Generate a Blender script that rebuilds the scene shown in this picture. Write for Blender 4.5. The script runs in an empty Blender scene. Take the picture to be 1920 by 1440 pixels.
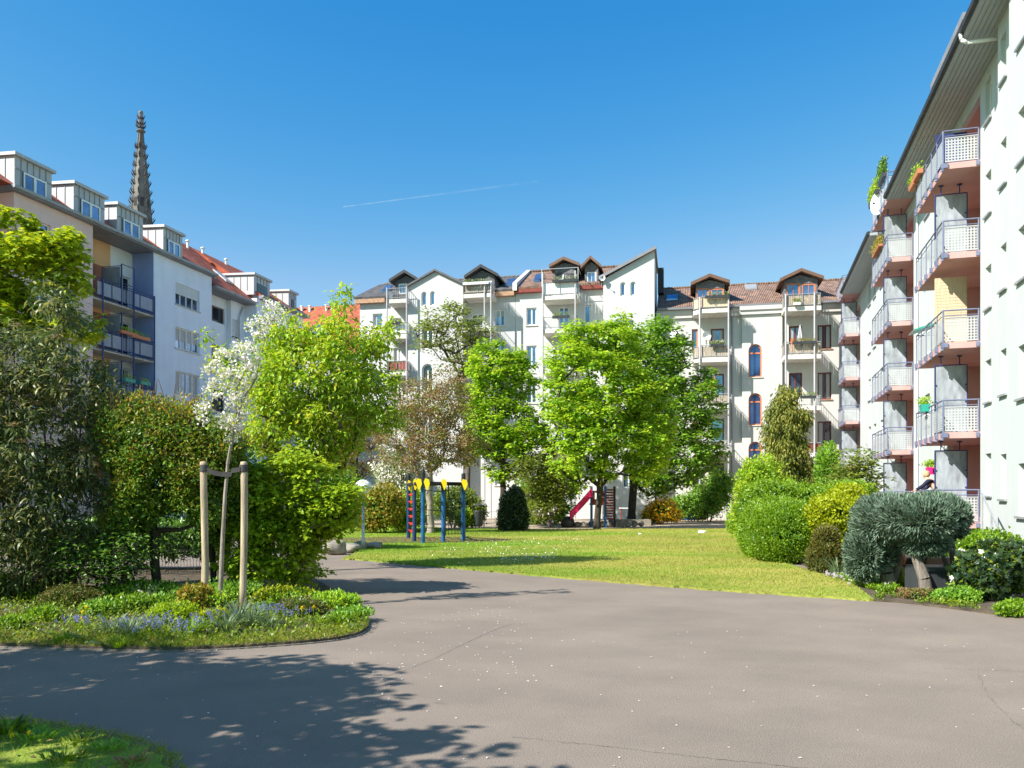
import bpy, math, random
import numpy as np
from mathutils import Vector, noise as mnoise
from mathutils.geometry import tessellate_polygon
SC = bpy.context.scene
COL = SC.collection
F, HY, EYE = 1500.0, 930.0, 1.6       # focal length and horizon of the 1920x1440 photograph, eye height
# ---------------------------------------------------------------- camera, sky, sun, exposure
cam = bpy.data.cameras.new('camera')
camo = bpy.data.objects.new('camera', cam)
COL.objects.link(camo)
camo.location = (0, 0, EYE)
camo.rotation_euler = (math.radians(90), 0, 0)
cam.sensor_width = 36
cam.lens = 36 * F / 1920
cam.shift_y = (HY - 720) / 1920
cam.clip_end = 6000
cam.clip_start = 0.05
SC.camera = camo
SUN_EL, SUN_AZ = 41.0, (0.86, 0.51)    # elevation; ground direction the light travels in
w = bpy.data.worlds.new('World')
SC.world = w
w.use_nodes = True
wt = w.node_tree
sky = wt.nodes.new('ShaderNodeTexSky')
sky.sky_type = 'NISHITA'
sky.sun_disc = False
sky.sun_elevation = math.radians(SUN_EL)
sky.sun_rotation = math.atan2(-SUN_AZ[0], -SUN_AZ[1])
sky.air_density = 1.0
sky.dust_density = 0.3
sky.ozone_density = 3.0
hs = wt.nodes.new('ShaderNodeHueSaturation')
hs.inputs['Saturation'].default_value = 1.12
hs.inputs['Hue'].default_value = 0.488
wt.links.new(sky.outputs[0], hs.inputs['Color'])
sep = wt.nodes.new('ShaderNodeSeparateColor'); com = wt.nodes.new('ShaderNodeCombineColor')   # deepen the blue towards the zenith
wt.links.new(hs.outputs[0], sep.inputs[0])
SKYG = 0.1844
def chan(i, gain, power):
    a = wt.nodes.new('ShaderNodeMath'); a.operation = 'MULTIPLY'; a.inputs[1].default_value = SKYG
    b = wt.nodes.new('ShaderNodeMath'); b.operation = 'POWER'; b.inputs[1].default_value = power
    c = wt.nodes.new('ShaderNodeMath'); c.operation = 'MULTIPLY'; c.inputs[1].default_value = gain / SKYG
    wt.links.new(sep.outputs[i], a.inputs[0]); wt.links.new(a.outputs[0], b.inputs[0]); wt.links.new(b.outputs[0], c.inputs[0]); return c
cr_, cg_, cb_ = chan(0, 14.5, 2.85), chan(1, 1.11, 1.14), chan(2, .92, .50)
mn = wt.nodes.new('ShaderNodeMath'); mn.operation = 'MINIMUM'
cap = wt.nodes.new('ShaderNodeMath'); cap.operation = 'MULTIPLY'; cap.inputs[1].default_value = .52; wt.links.new(cg_.outputs[0], cap.inputs[0])
wt.links.new(cr_.outputs[0], mn.inputs[0]); wt.links.new(cap.outputs[0], mn.inputs[1])
for i, q in enumerate((mn, cg_, cb_)): wt.links.new(q.outputs[0], com.inputs[i])
wt.links.new(com.outputs[0], wt.nodes['Background'].inputs[0])
wt.nodes['Background'].inputs[1].default_value = 0.095
sl = bpy.data.lights.new('sun', 'SUN')
sl.energy = 4.9
sl.angle = math.radians(0.5)
sl.color = (1.0, 0.955, 0.88)
slo = bpy.data.objects.new('sun', sl)
COL.objects.link(slo)
ce = math.cos(math.radians(SUN_EL))
slo.rotation_euler = Vector((SUN_AZ[0] * ce, SUN_AZ[1] * ce, -math.sin(math.radians(SUN_EL)))).to_track_quat('-Z', 'Y').to_euler()
slo.location = (-20, -20, 40)
SC.view_settings.view_transform = 'Standard'
SC.view_settings.look = 'None'
SC.view_settings.exposure = 1.0
SC.view_settings.gamma = 1
SC.cycles.max_bounces = 7
SC.cycles.transparent_max_bounces = 8
SC.cycles.caustics_reflective = False
SC.cycles.caustics_refractive = False
# ---------------------------------------------------------------- helpers
def W(px, py, Y):
    return Vector(((px - 960) * Y / F, Y, EYE + (HY - py) * Y / F))
def G(px, py, z=0.0):
    Y = F * (EYE - z) / (py - HY)
    return ((px - 960) * Y / F, Y)
def tag(o, label, cat, group=None, kind=None):
    if label: o['label'] = label
    if cat: o['category'] = cat
    if group: o['group'] = group
    if kind: o['kind'] = kind
    return o
def empty(name, loc, rz=0.0, label=None, cat=None, group=None):
    o = bpy.data.objects.new(name, None)
    COL.objects.link(o)
    o.location = loc
    o.rotation_euler = (0, 0, rz)
    o.empty_display_size = 0.2
    return tag(o, label, cat, group)
def copy_tree(o, parent=None):
    c = o.copy()
    COL.objects.link(c)
    if parent: c.parent = parent
    for ch in list(o.children): copy_tree(ch, c)
    return c
class MB:
    """collects polygons; build() links them as ONE mesh object"""
    def __init__(s): s.v = []; s.f = []; s.m = []
    def poly(s, pts, m=0):
        n = len(s.v); s.v += [tuple(p) for p in pts]
        s.f.append(tuple(range(n, n + len(pts)))); s.m.append(m); return s
    def box(s, x0, x1, y0, y1, z0, z1, m=0):
        n = len(s.v)
        s.v += [(x0,y0,z0),(x1,y0,z0),(x1,y1,z0),(x0,y1,z0),(x0,y0,z1),(x1,y0,z1),(x1,y1,z1),(x0,y1,z1)]
        for q in ((0,3,2,1),(4,5,6,7),(0,1,5,4),(1,2,6,5),(2,3,7,6),(3,0,4,7)):
            s.f.append(tuple(n + i for i in q)); s.m.append(m)
        return s
    def tube(s, a, b, r0, r1=None, k=8, m=0, caps=True):
        a = Vector(a); b = Vector(b); r1 = r0 if r1 is None else r1
        d = (b - a).normalized(); u = d.orthogonal().normalized(); v = d.cross(u)
        n = len(s.v)
        for c, r in ((a, r0), (b, r1)):
            for i in range(k):
                t = 2 * math.pi * i / k
                s.v.append(tuple(c + (u * math.cos(t) + v * math.sin(t)) * r))
        for i in range(k):
            j = (i + 1) % k
            s.f.append((n+i, n+j, n+k+j, n+k+i)); s.m.append(m)
        if caps:
            s.f.append(tuple(n + i for i in range(k))[::-1]); s.m.append(m)
            s.f.append(tuple(n + k + i for i in range(k))); s.m.append(m)
        return s
    def path(s, pts, r, k=8, m=0):
        for a, b in zip(pts[:-1], pts[1:]): s.tube(a, b, r, r, k, m)
        return s
    def lathe(s, prof, c=(0,0,0), k=16, m=0):
        n = len(s.v); L = len(prof)
        for r, z in prof:
            for i in range(k):
                t = 2 * math.pi * i / k
                s.v.append((c[0] + r*math.cos(t), c[1] + r*math.sin(t), c[2] + z))
        for l in range(L - 1):
            for i in range(k):
                j = (i + 1) % k
                s.f.append((n+l*k+i, n+l*k+j, n+(l+1)*k+j, n+(l+1)*k+i)); s.m.append(m)
        s.f.append(tuple(n + i for i in range(k))[::-1]); s.m.append(m)
        s.f.append(tuple(n + (L-1)*k + i for i in range(k))); s.m.append(m)
        return s
    def prism(s, prof, axis, a, b, m=0):
        """profile extruded along axis: 'x' takes (y,z) points, 'y' takes (x,z), 'z' takes (x,y)"""
        def P(p, t):
            return (t, p[0], p[1]) if axis == 'x' else (p[0], t, p[1]) if axis == 'y' else (p[0], p[1], t)
        n = len(s.v); k = len(prof)
        s.v += [P(p, a) for p in prof] + [P(p, b) for p in prof]
        for i in range(k):
            j = (i + 1) % k
            s.f.append((n+i, n+j, n+k+j, n+k+i)); s.m.append(m)
        s.f.append(tuple(n + i for i in range(k))[::-1]); s.m.append(m)
        s.f.append(tuple(n + k + i for i in range(k))); s.m.append(m)
        return s
    def wall(s, outline, holes, y, rev=0.2, m=0, mr=0):
        """wall polygon (x,z) at depth y with holes and their reveals"""
        loops = [[Vector((p[0], p[1], 0)) for p in lp] for lp in [outline] + holes]
        tris = tessellate_polygon(loops)
        flat = [p for lp in loops for p in lp]
        n = len(s.v); s.v += [(p.x, y, p.y) for p in flat]
        for t in tris:
            a, b, c = (flat[i] for i in t)
            cr = (b.x-a.x)*(c.y-a.y) - (b.y-a.y)*(c.x-a.x)
            if abs(cr) < 1e-9: continue
            t = tuple(n + i for i in t)
            s.f.append(t if cr > 0 else t[::-1]); s.m.append(m)
        for h in holes:
            for i in range(len(h)):
                a, b = h[i], h[(i + 1) % len(h)]
                s.poly([(a[0],y,a[1]),(b[0],y,b[1]),(b[0],y+rev,b[1]),(a[0],y+rev,a[1])], mr)
        return s
    def grid(s, P, U, V, nu, nv, hole=0.55, m=0):
        """perforated sheet: P + u*U + v*V with nu x nv square holes"""
        P, U, V = Vector(P), Vector(U), Vector(V)
        def line(n):
            g = [0.0]
            for i in range(n):
                g += [(i + 0.5 - hole/2) / n, (i + 0.5 + hole/2) / n]
            return g + [1.0]
        gu, gv = line(nu), line(nv)
        b = len(s.v)
        s.v += [tuple(P + U*u + V*v) for v in gv for u in gu]
        k = len(gu)
        for j in range(len(gv) - 1):
            for i in range(k - 1):
                if i % 2 == 1 and j % 2 == 1: continue
                s.f.append((b+j*k+i, b+j*k+i+1, b+(j+1)*k+i+1, b+(j+1)*k+i)); s.m.append(m)
        return s
    def build(s, name, mats, parent=None, loc=(0,0,0), smooth=False, rz=0.0):
        me = bpy.data.meshes.new(name)
        me.from_pydata(s.v, [], s.f)
        for mt in (mats if isinstance(mats, (list, tuple)) else [mats]): me.materials.append(mt)
        me.polygons.foreach_set('material_index', s.m)
        if smooth: me.polygons.foreach_set('use_smooth', [True] * len(s.f))
        me.update()
        o = bpy.data.objects.new(name, me)
        COL.objects.link(o)
        o.location = loc; o.rotation_euler = (0, 0, rz)
        if parent: o.parent = parent
        return o
def nmesh(name, co, faces, mat, parent=None, smooth=False, loc=(0,0,0)):
    """fast mesh from arrays; faces: list of int arrays (n,k)"""
    me = bpy.data.meshes.new(name)
    co = np.asarray(co, dtype=np.float32)
    me.vertices.add(len(co)); me.vertices.foreach_set('co', co.ravel())
    idx = np.concatenate([f.ravel() for f in faces]).astype(np.int32)
    tot = np.concatenate([np.full(len(f), f.shape[1], dtype=np.int32) for f in faces])
    st = np.concatenate([[0], np.cumsum(tot)[:-1]]).astype(np.int32)
    me.loops.add(len(idx)); me.loops.foreach_set('vertex_index', idx)
    me.polygons.add(len(tot)); me.polygons.foreach_set('loop_start', st); me.polygons.foreach_set('loop_total', tot)
    if smooth: me.polygons.foreach_set('use_smooth', np.ones(len(tot), dtype=bool))
    for mt in (mat if isinstance(mat, (list, tuple)) else [mat]): me.materials.append(mt)
    me.update(calc_edges=True)
    o = bpy.data.objects.new(name, me)
    COL.objects.link(o); o.location = loc
    if parent: o.parent = parent
    return o
def unit(a): return a / np.maximum(np.linalg.norm(a, axis=1, keepdims=True), 1e-9)
TPL = {
 'diamond': ([(0,0,0),(.45,-.5,.10),(1,0,-.06),(.45,.5,.10)], [(0,1,2),(0,2,3)]),
 'ovate': ([(0,0,0),(.28,-.46,.08),(.3,0,0),(.28,.46,.08),(.66,-.36,.04),(.68,0,-.05),(.66,.36,.04),(1,0,-.2)],
           [(0,1,2),(0,2,3),(1,4,5,2),(2,5,6,3),(4,7,5),(5,7,6)]),
 'strap': ([(0,0,0),(.3,-.5,.05),(.3,.5,.05),(.65,-.42,-.06),(.65,.42,-.06),(1,0,-.32)], [(0,1,2),(1,3,4,2),(3,5,4)]),
 'maple': ([(0,0,0),(.05,-.5,.02),(.3,-.28,.0),(.5,-.62,-.05),(.6,-.22,-.02),(1,0,-.2),(.6,.22,-.02),(.5,.62,-.05),(.3,.28,0),(.05,.5,.02)],
           [(0,1,2),(0,2,4),(2,3,4),(0,4,6),(4,5,6),(0,6,8),(6,7,8),(0,8,9)]),
 'blade': ([(0,-.5,0),(0,.5,0),(1,0,.25)], [(0,1,2)]),
 'needle': ([(0,-.5,0),(0,.5,0),(.6,.4,.06),(.6,-.4,.06),(1,0,.0)], [(0,1,2,3),(3,2,4)]),
 'arch': ([(0,-.5,0),(0,.5,0),(.45,.45,.0),(.45,-.45,.0),(.85,.25,-.22),(.85,-.25,-.22),(1,0,-.45)], [(0,1,2,3),(3,2,4,5),(5,4,6)]),
}
def leaves(name, P, A, N, L, Wd, tpl, mat, parent=None):
    P = np.asarray(P, float); A = unit(np.asarray(A, float)); N = np.asarray(N, float)
    T = unit(np.cross(A, N)); N = unit(np.cross(T, A))
    n = len(P); L = np.broadcast_to(np.asarray(L, float), (n,))[:, None]; Wd = np.broadcast_to(np.asarray(Wd, float), (n,))[:, None]
    tv, tf = TPL[tpl]
    V = np.stack([P + A*(L*u) + T*(Wd*v) + N*(L*q) for u, v, q in tv], axis=1)
    k = len(tv); base = (np.arange(n) * k)[:, None]
    fs = []
    for sz in (3, 4):
        q = [f for f in tf if len(f) == sz]
        if q: fs.append((base[:, None, :] + np.array(q)[None]).reshape(-1, sz))
    return nmesh(name, V.reshape(-1, 3), fs, mat, parent)
def tubes(name, p0, p1, r0, r1, mat, parent=None, k=6):
    p0, p1 = np.asarray(p0, float), np.asarray(p1, float)
    d = unit(p1 - p0)
    ref = np.where(np.abs(d[:, 2:3]) < .8, np.array([[0, 0, 1.]]), np.array([[1., 0, 0]]))
    u = unit(np.cross(d, ref)); v = np.cross(d, u)
    rings = []
    for c, r in ((p0, r0), (p1, r1)):
        r = np.broadcast_to(np.asarray(r, float), (len(p0),))[:, None]
        for i in range(k):
            t = 2 * math.pi * i / k
            rings.append(c + (u * math.cos(t) + v * math.sin(t)) * r)
    V = np.stack(rings, axis=1); n = len(p0)
    base = (np.arange(n) * 2 * k)[:, None, None]
    q = np.array([(i, (i+1) % k, k + (i+1) % k, k + i) for i in range(k)])[None]
    f = (base + q).reshape(-1, 4)
    return nmesh(name, V.reshape(-1, 3), [f], mat, parent, smooth=True)
# ---------------------------------------------------------------- materials
def node(nt, t, **kw):
    n = nt.nodes.new(t)
    for a, b in kw.items(): setattr(n, a, b)
    return n
def mat(name, col, rough=0.7, var=0.12, scale=3.0, bump=0.0, bscale=None, metal=0.0, spec=0.4, detail=6, dirt=0.0, stretch=None):
    m = bpy.data.materials.new(name); m.use_nodes = True
    nt = m.node_tree; b = nt.nodes['Principled BSDF']
    b.inputs['Roughness'].default_value = rough; b.inputs['Metallic'].default_value = metal
    b.inputs['Specular IOR Level'].default_value = spec
    tc = node(nt, 'ShaderNodeTexCoord'); mp = node(nt, 'ShaderNodeMapping')
    nt.links.new(tc.outputs['Object'], mp.inputs[0])
    if stretch: mp.inputs['Scale'].default_value = stretch
    nz = node(nt, 'ShaderNodeTexNoise'); nz.inputs['Scale'].default_value = scale; nz.inputs['Detail'].default_value = detail
    nt.links.new(mp.outputs[0], nz.inputs['Vector'])
    cr = node(nt, 'ShaderNodeValToRGB')
    c0 = [max(0, c * (1 - var * 1.6)) for c in col]; c1 = [min(1, c * (1 + var)) for c in col]
    cr.color_ramp.elements[0].position = 0.3; cr.color_ramp.elements[1].position = 0.7
    cr.color_ramp.elements[0].color = (*c0, 1); cr.color_ramp.elements[1].color = (*c1, 1)
    nt.links.new(nz.outputs['Fac'], cr.inputs[0])
    out = cr.outputs[0]
    if dirt:
        n2 = node(nt, 'ShaderNodeTexNoise'); n2.inputs['Scale'].default_value = 0.9; n2.inputs['Detail'].default_value = 8
        mp2 = node(nt, 'ShaderNodeMapping'); mp2.inputs['Scale'].default_value = (2.2, 2.2, 0.25)
        nt.links.new(tc.outputs['Object'], mp2.inputs[0]); nt.links.new(mp2.outputs[0], n2.inputs['Vector'])
        r2 = node(nt, 'ShaderNodeValToRGB'); r2.color_ramp.elements[0].position = .35; r2.color_ramp.elements[1].position = .62
        r2.color_ramp.elements[0].color = (1-dirt, 1-dirt, 1-dirt*1.1, 1); r2.color_ramp.elements[1].color = (1, 1, 1, 1)
        nt.links.new(n2.outputs['Fac'], r2.inputs[0])
        mx = node(nt, 'ShaderNodeMixRGB', blend_type='MULTIPLY'); mx.inputs[0].default_value = 1
        nt.links.new(out, mx.inputs[1]); nt.links.new(r2.outputs[0], mx.inputs[2]); out = mx.outputs[0]
    nt.links.new(out, b.inputs['Base Color'])
    if bump:
        n3 = node(nt, 'ShaderNodeTexNoise'); n3.inputs['Scale'].default_value = bscale or scale * 4; n3.inputs['Detail'].default_value = 5
        nt.links.new(mp.outputs[0], n3.inputs['Vector'])
        bp = node(nt, 'ShaderNodeBump'); bp.inputs['Strength'].default_value = bump; bp.inputs['Distance'].default_value = 0.02
        nt.links.new(n3.outputs['Fac'], bp.inputs['Height']); nt.links.new(bp.outputs[0], b.inputs['Normal'])
    return m
GAIN = {'maple_leaves': 1.95, 'deep_maple_leaves': 2.35, 'young_maple_leaves': 1.5, 'bright_tree_leaves': 1.8, 'lime_shrub_leaves': 1.5, 'dark_hedge_leaves': 3.3,
 'reddish_shoot_leaves': 1.5, 'sparse_tree_leaves': 1.45, 'brownish_spring_leaves': 1.25, 'clipped_hedge_leaves': 1.15, 'golden_shrub_leaves': 1.2, 'golden_cypress_sprays': 1.3,
 'leathery_leaves': 1.75, 'grass_blades': 1.3, 'lush_grass_blades': 1.35, 'blue_juniper_needles': 1.35, 'olive_yew_leaves': 1.3}
def leafmat(name, cols, trans, tf=0.45, rough=0.45, spec=0.4):
    """leaf: colour varies from leaf to leaf; part of the light passes through"""
    g_ = GAIN.get(name, 1.0); cols = [(c[0]*g_*1.06, c[1]*g_, c[2]*g_) for c in cols]
    m = bpy.data.materials.new(name); m.use_nodes = True
    nt = m.node_tree; b = nt.nodes['Principled BSDF']; o = nt.nodes['Material Output']
    b.inputs['Roughness'].default_value = rough; b.inputs['Specular IOR Level'].default_value = spec
    g = node(nt, 'ShaderNodeNewGeometry'); tc = node(nt, 'ShaderNodeTexCoord'); nz = node(nt, 'ShaderNodeTexNoise'); nz.inputs['Scale'].default_value = 1.1; nz.inputs['Detail'].default_value = 3
    nt.links.new(tc.outputs['Object'], nz.inputs['Vector'])      # noise shifts the leaf colour into lighter and darker clumps
    m1 = node(nt, 'ShaderNodeMapRange'); m1.inputs['From Min'].default_value = .35; m1.inputs['From Max'].default_value = .65; m1.inputs['To Min'].default_value = -.22; m1.inputs['To Max'].default_value = .22
    nt.links.new(nz.outputs['Fac'], m1.inputs['Value']); fac = node(nt, 'ShaderNodeMath', operation='ADD'); fac.use_clamp = True
    nt.links.new(g.outputs['Random Per Island'], fac.inputs[0]); nt.links.new(m1.outputs[0], fac.inputs[1])
    def ramp(cs):
        r = node(nt, 'ShaderNodeValToRGB'); e = r.color_ramp.elements
        while len(e) < len(cs): e.new(0.5)
        for i, c in enumerate(cs): e[i].position = i / max(1, len(cs) - 1); e[i].color = (*c, 1)
        nt.links.new(fac.outputs[0], r.inputs[0]); return r
    r = ramp(cols); nt.links.new(r.outputs[0], b.inputs['Base Color'])
    if tf > 0:
        t = node(nt, 'ShaderNodeBsdfTranslucent')
        r2 = ramp([tuple(min(1, c * k) for c, k in zip(cc, trans)) for cc in cols]); nt.links.new(r2.outputs[0], t.inputs[0])
        mx = node(nt, 'ShaderNodeMixShader'); mx.inputs[0].default_value = tf
        nt.links.new(b.outputs[0], mx.inputs[1]); nt.links.new(t.outputs[0], mx.inputs[2]); nt.links.new(mx.outputs[0], o.inputs[0])
    return m
def tilemat(name, col, sx, sz, axis='X', depth=0.03, var=0.25):
    """roof tiles: waves along the facade, courses down the slope (object coordinates)"""
    m = mat(name, col, 0.75, var, 2.5)
    nt = m.node_tree; b = nt.nodes['Principled BSDF']
    tc = node(nt, 'ShaderNodeTexCoord')
    w1 = node(nt, 'ShaderNodeTexWave', wave_type='BANDS', bands_direction='X', wave_profile='SIN'); w1.inputs['Scale'].default_value = sx
    w2 = node(nt, 'ShaderNodeTexWave', wave_type='BANDS', bands_direction='Z', wave_profile='SAW'); w2.inputs['Scale'].default_value = sz
    for q in (w1, w2): nt.links.new(tc.outputs['Object'], q.inputs[0])
    ad = node(nt, 'ShaderNodeMath', operation='ADD'); nt.links.new(w1.outputs['Fac'], ad.inputs[0]); nt.links.new(w2.outputs['Fac'], ad.inputs[1])
    bp = node(nt, 'ShaderNodeBump'); bp.inputs['Strength'].default_value = 1.0; bp.inputs['Distance'].default_value = depth
    nt.links.new(ad.outputs[0], bp.inputs['Height']); nt.links.new(bp.outputs[0], b.inputs['Normal'])
    # per-tile colour
    vo = node(nt, 'ShaderNodeTexWhiteNoise', noise_dimensions='3D')
    sn = node(nt, 'ShaderNodeVectorMath', operation='SNAP'); sn.inputs[1].default_value = (0.31, 50, 0.23)
    nt.links.new(tc.outputs['Object'], sn.inputs[0]); nt.links.new(sn.outputs[0], vo.inputs['Vector'])
    mr = node(nt, 'ShaderNodeMapRange'); mr.inputs['To Min'].default_value = 0.78; mr.inputs['To Max'].default_value = 1.15
    nt.links.new(vo.outputs['Value'], mr.inputs['Value'])
    src = b.inputs['Base Color'].links[0].from_socket
    mx = node(nt, 'ShaderNodeMixRGB', blend_type='MULTIPLY'); mx.inputs[0].default_value = 1
    nt.links.new(src, mx.inputs[1]); nt.links.new(mr.outputs[0], mx.inputs[2]); nt.links.new(mx.outputs[0], b.inputs['Base Color'])
    return m
def glass(name, col=(0.05, 0.09, 0.16), metal=0.5):
    m = mat(name, col, 0.06, 0.3, 0.8, spec=1.0, metal=metal)
    return m
M = {}
M['white'] = mat('white_render', (.56, .555, .545), .85, .03, 1.2, .15, 40, dirt=.05)
M['cream'] = mat('cream_render', (.555, .54, .515), .85, .03, 1.2, .15, 40, dirt=.05)
M['mint'] = mat('pale_mint_render', (.52, .55, .545), .85, .03, 1.2, .15, 40, dirt=.05)
M['pink'] = mat('pink_render', (.56, .33, .31), .8, .05, 1.5, .1, 30, dirt=.08)
M['peach'] = mat('peach_render', (.78, .55, .50), .85, .03, 1.2, .1, 40, dirt=.06)
M['orange'] = mat('orange_render', (.72, .42, .22), .85, .04, 1.2, .1, 40)
M['brick'] = mat('reddish_render', (.36, .14, .08), .85, .06, 2, .1, 40)
M['blue'] = mat('pale_blue_render', (.76, .79, .90), .85, .03, 1.2, .1, 40, dirt=.06)
M['blue2'] = mat('shaded_blue_render', (.24, .33, .60), .85, .03, 1.2, .1, 40, dirt=.06)
M['blue3'] = mat('deep_blue_render', (.13, .17, .42), .85, .03, 1.2, .1, 40)
M['lilac'] = mat('lilac_white_render', (.78, .80, .86), .85, .03, 1.2, .1, 40, dirt=.06)
M['zinc'] = mat('zinc_sheet', (.45, .44, .455), .55, .05, 1.5, metal=.15)
M['zincd'] = mat('weathered_zinc', (.30, .31, .33), .55, .1, 2, metal=.2)
M['fascia'] = mat('grey_fascia', (.22, .22, .24), .6, .08, 2)
M['soffit'] = mat('pale_soffit_boards', (.36, .40, .43), .6, .05, 2)
M['dark'] = mat('dark_trim', (.035, .035, .04), .6, .2, 4)
M['slate'] = mat('slate_cladding', (.10, .10, .11), .6, .3, 9, .4, 20)
M['slateroof'] = tilemat('grey_slate_tiles', (.10, .095, .095), 3.0, 3.0, depth=.02)
M['redtile'] = tilemat('red_roof_tiles', (.46, .11, .055), 3.2, 2.6)
M['terra'] = tilemat('weathered_terracotta_tiles', (.27, .165, .12), 2.6, 1.2, depth=.05, var=.3)
M['woodf'] = mat('timber_fascia', (.42, .25, .15), .7, .2, 6)
M['wframe'] = mat('white_window_frame', (.78, .78, .77), .4, .03, 3)
M['oframe'] = mat('orange_window_frame', (.58, .19, .09), .5, .08, 3)
M['rframe'] = mat('dark_red_window_frame', (.14, .035, .035), .5, .1, 3)
M['bframe'] = mat('brown_window_frame', (.16, .09, .06), .5, .1, 3)
M['glass'] = glass('window_glass', (.16, .26, .42), .75)
M['glassd'] = glass('dark_window_glass', (.04, .05, .07), .4)
M['glassb'] = glass('deep_blue_reflecting_glass', (.06, .11, .26), .7)
M['slatel'] = mat('grey_slate_shingles', (.15, .145, .16), .7, .3, 9, .4, 20)
M['shutter'] = mat('roller_shutter', (.62, .63, .62), .5, .04, 3)
M['steelb'] = mat('blue_painted_steel', (.035, .05, .17), .45, .1, 5, metal=.1)
M['railb'] = mat('grey_blue_railing_steel', (.17, .19, .29), .45, .1, 5, metal=.1)
M['steelg'] = mat('galvanised_steel', (.42, .43, .45), .4, .1, 8, metal=.4)
M['perf'] = mat('white_perforated_sheet', (.43, .44, .45), .4, .03, 4)
M['lslat'] = mat('bluish_grey_slats', (.36, .38, .46), .5, .05, 4)
M['curtain'] = mat('curtain_behind_glass', (.34, .35, .36), .3, .12, 9, stretch=(9, 9, .3), spec=.6)
M['frost'] = mat('frosted_privacy_glass', (.34, .37, .41), .3, .22, 3, .3, 12, spec=.5, stretch=(2, 2, .7))
M['frostg'] = mat('greenish_privacy_glass', (.20, .27, .31), .2, .1, 3, .1, 12, spec=.8)
M['slab'] = mat('pale_concrete_slab', (.66, .63, .57), .85, .08, 3, dirt=.12)
M['reed'] = mat('reed_screening', (.42, .35, .27), .85, .35, 9, .3, 40, stretch=(5, 5, .5))
M['beigesheet'] = mat('beige_corrugated_sheet', (.62, .50, .34), .7, .12, 6, stretch=(6, 6, .5))
M['bark'] = mat('grey_brown_bark', (.13, .105, .08), .9, .35, 6, .6, 30, stretch=(3, 3, .6))
M['barkd'] = mat('dark_bark', (.055, .042, .032), .9, .35, 6, .6, 30, stretch=(3, 3, .6))
M['barkp'] = mat('pale_bark', (.30, .25, .20), .9, .25, 6, .5, 30, stretch=(3, 3, .6))
M['stake'] = mat('weathered_stake_wood', (.46, .36, .24), .8, .28, 5, .5, 25, stretch=(6, 6, .35))
M['strap'] = mat('rubber_belt', (.05, .045, .045), .7, .2, 8)
M['black'] = mat('black_metal', (.02, .02, .022), .5, .2, 6)
M['pblue'] = mat('playground_blue_paint', (.012, .10, .27), .45, .35, 4)
M['pyel'] = mat('yellow_plate', (.80, .55, .01), .4, .06, 4)
M['pred'] = mat('red_holds', (.62, .05, .02), .5, .1, 4)
M['magenta'] = mat('magenta_slide', (.60, .008, .10), .45, .06, 3)
M['redwood'] = mat('red_brown_boards', (.22, .045, .03), .7, .2, 5)
M['terracotta'] = mat('terracotta', (.50, .19, .09), .8, .15, 6)
M['stone'] = mat('pale_stone', (.27, .24, .20), .9, .3, 3, .7, 9)
M['spire'] = mat('weathered_sandstone', (.19, .175, .16), .9, .35, .25, .4, 1.5, detail=10)
M['spired'] = mat('blackened_sandstone', (.06, .055, .06), .9, .35, .5)
M['kerb'] = mat('concrete_kerb', (.20, .175, .15), .9, .15, 8, .4, 60)
M['skin'] = mat('skin', (.62, .36, .26), .5, .04, 5)
M['navy'] = mat('navy_cloth', (.012, .014, .045), .8, .2, 8)
M['hair'] = mat('fair_hair', (.55, .38, .20), .6, .2, 20)
M['pinkpot'] = mat('pink_pot', (.75, .02, .22), .4, .05, 5)
M['whitep'] = mat('white_plastic', (.80, .80, .80), .3, .03, 3)
M['tealpot'] = mat('teal_pot', (.03, .35, .27), .4, .05, 5)
M['greyp'] = mat('dark_grey_plastic', (.045, .05, .055), .5, .1, 5)
M['orangep'] = mat('orange_cloth', (.80, .13, .03), .7, .1, 8)
M['sand'] = mat('sandy_ground', (.36, .29, .22), .95, .2, 2, .5, 40)
M['mulch'] = mat('bark_mulch', (.15, .09, .06), .95, .4, 14, .8, 60)
M['soil'] = mat('garden_soil', (.10, .075, .05), .95, .35, 5, .8, 50)
# leaves
M['l_maple'] = leafmat('maple_leaves', [(.070,.165,.012), (.125,.24,.016), (.18,.285,.020), (.25,.33,.03)], (1.6, 1.35, .9), .42)
M['l_maple2'] = leafmat('deep_maple_leaves', [(.05,.12,.014), (.085,.17,.016), (.13,.22,.02)], (1.5, 1.3, .9), .38)
M['l_near'] = leafmat('young_maple_leaves', [(.12,.21,.010), (.20,.30,.014), (.30,.38,.016), (.12,.22,.02)], (1.6, 1.3, .9), .45)
M['l_cherry'] = leafmat('bright_tree_leaves', [(.085,.17,.012), (.14,.25,.014), (.19,.30,.018), (.26,.30,.03)], (1.6, 1.3, .9), .42)
M['l_lime'] = leafmat('lime_shrub_leaves', [(.13,.23,.010), (.20,.31,.014), (.28,.38,.02)], (1.5, 1.25, .9), .45)
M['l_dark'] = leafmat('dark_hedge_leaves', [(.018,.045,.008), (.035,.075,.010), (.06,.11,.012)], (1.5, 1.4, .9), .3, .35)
M['l_tip'] = leafmat('reddish_shoot_leaves', [(.10,.16,.015), (.20,.20,.02), (.26,.17,.035), (.14,.19,.02)], (1.5, 1.2, .9), .35)
M['l_hedtop'] = leafmat('fresh_hedge_leaves', [(.09,.20,.014), (.14,.26,.018), (.22,.30,.025), (.26,.22,.04)], (1.5, 1.3, .9), .4)
M['l_vib'] = leafmat('leathery_leaves', [(.022,.038,.012), (.042,.066,.020), (.078,.10,.030), (.15,.14,.05)], (1.5, 1.6, 1.0), .3, .42, .35)
M['l_vibd'] = leafmat('dead_brown_leaves', [(.34,.13,.015), (.22,.09,.015)], (1.4, 1.2, 1.0), .4)
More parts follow.
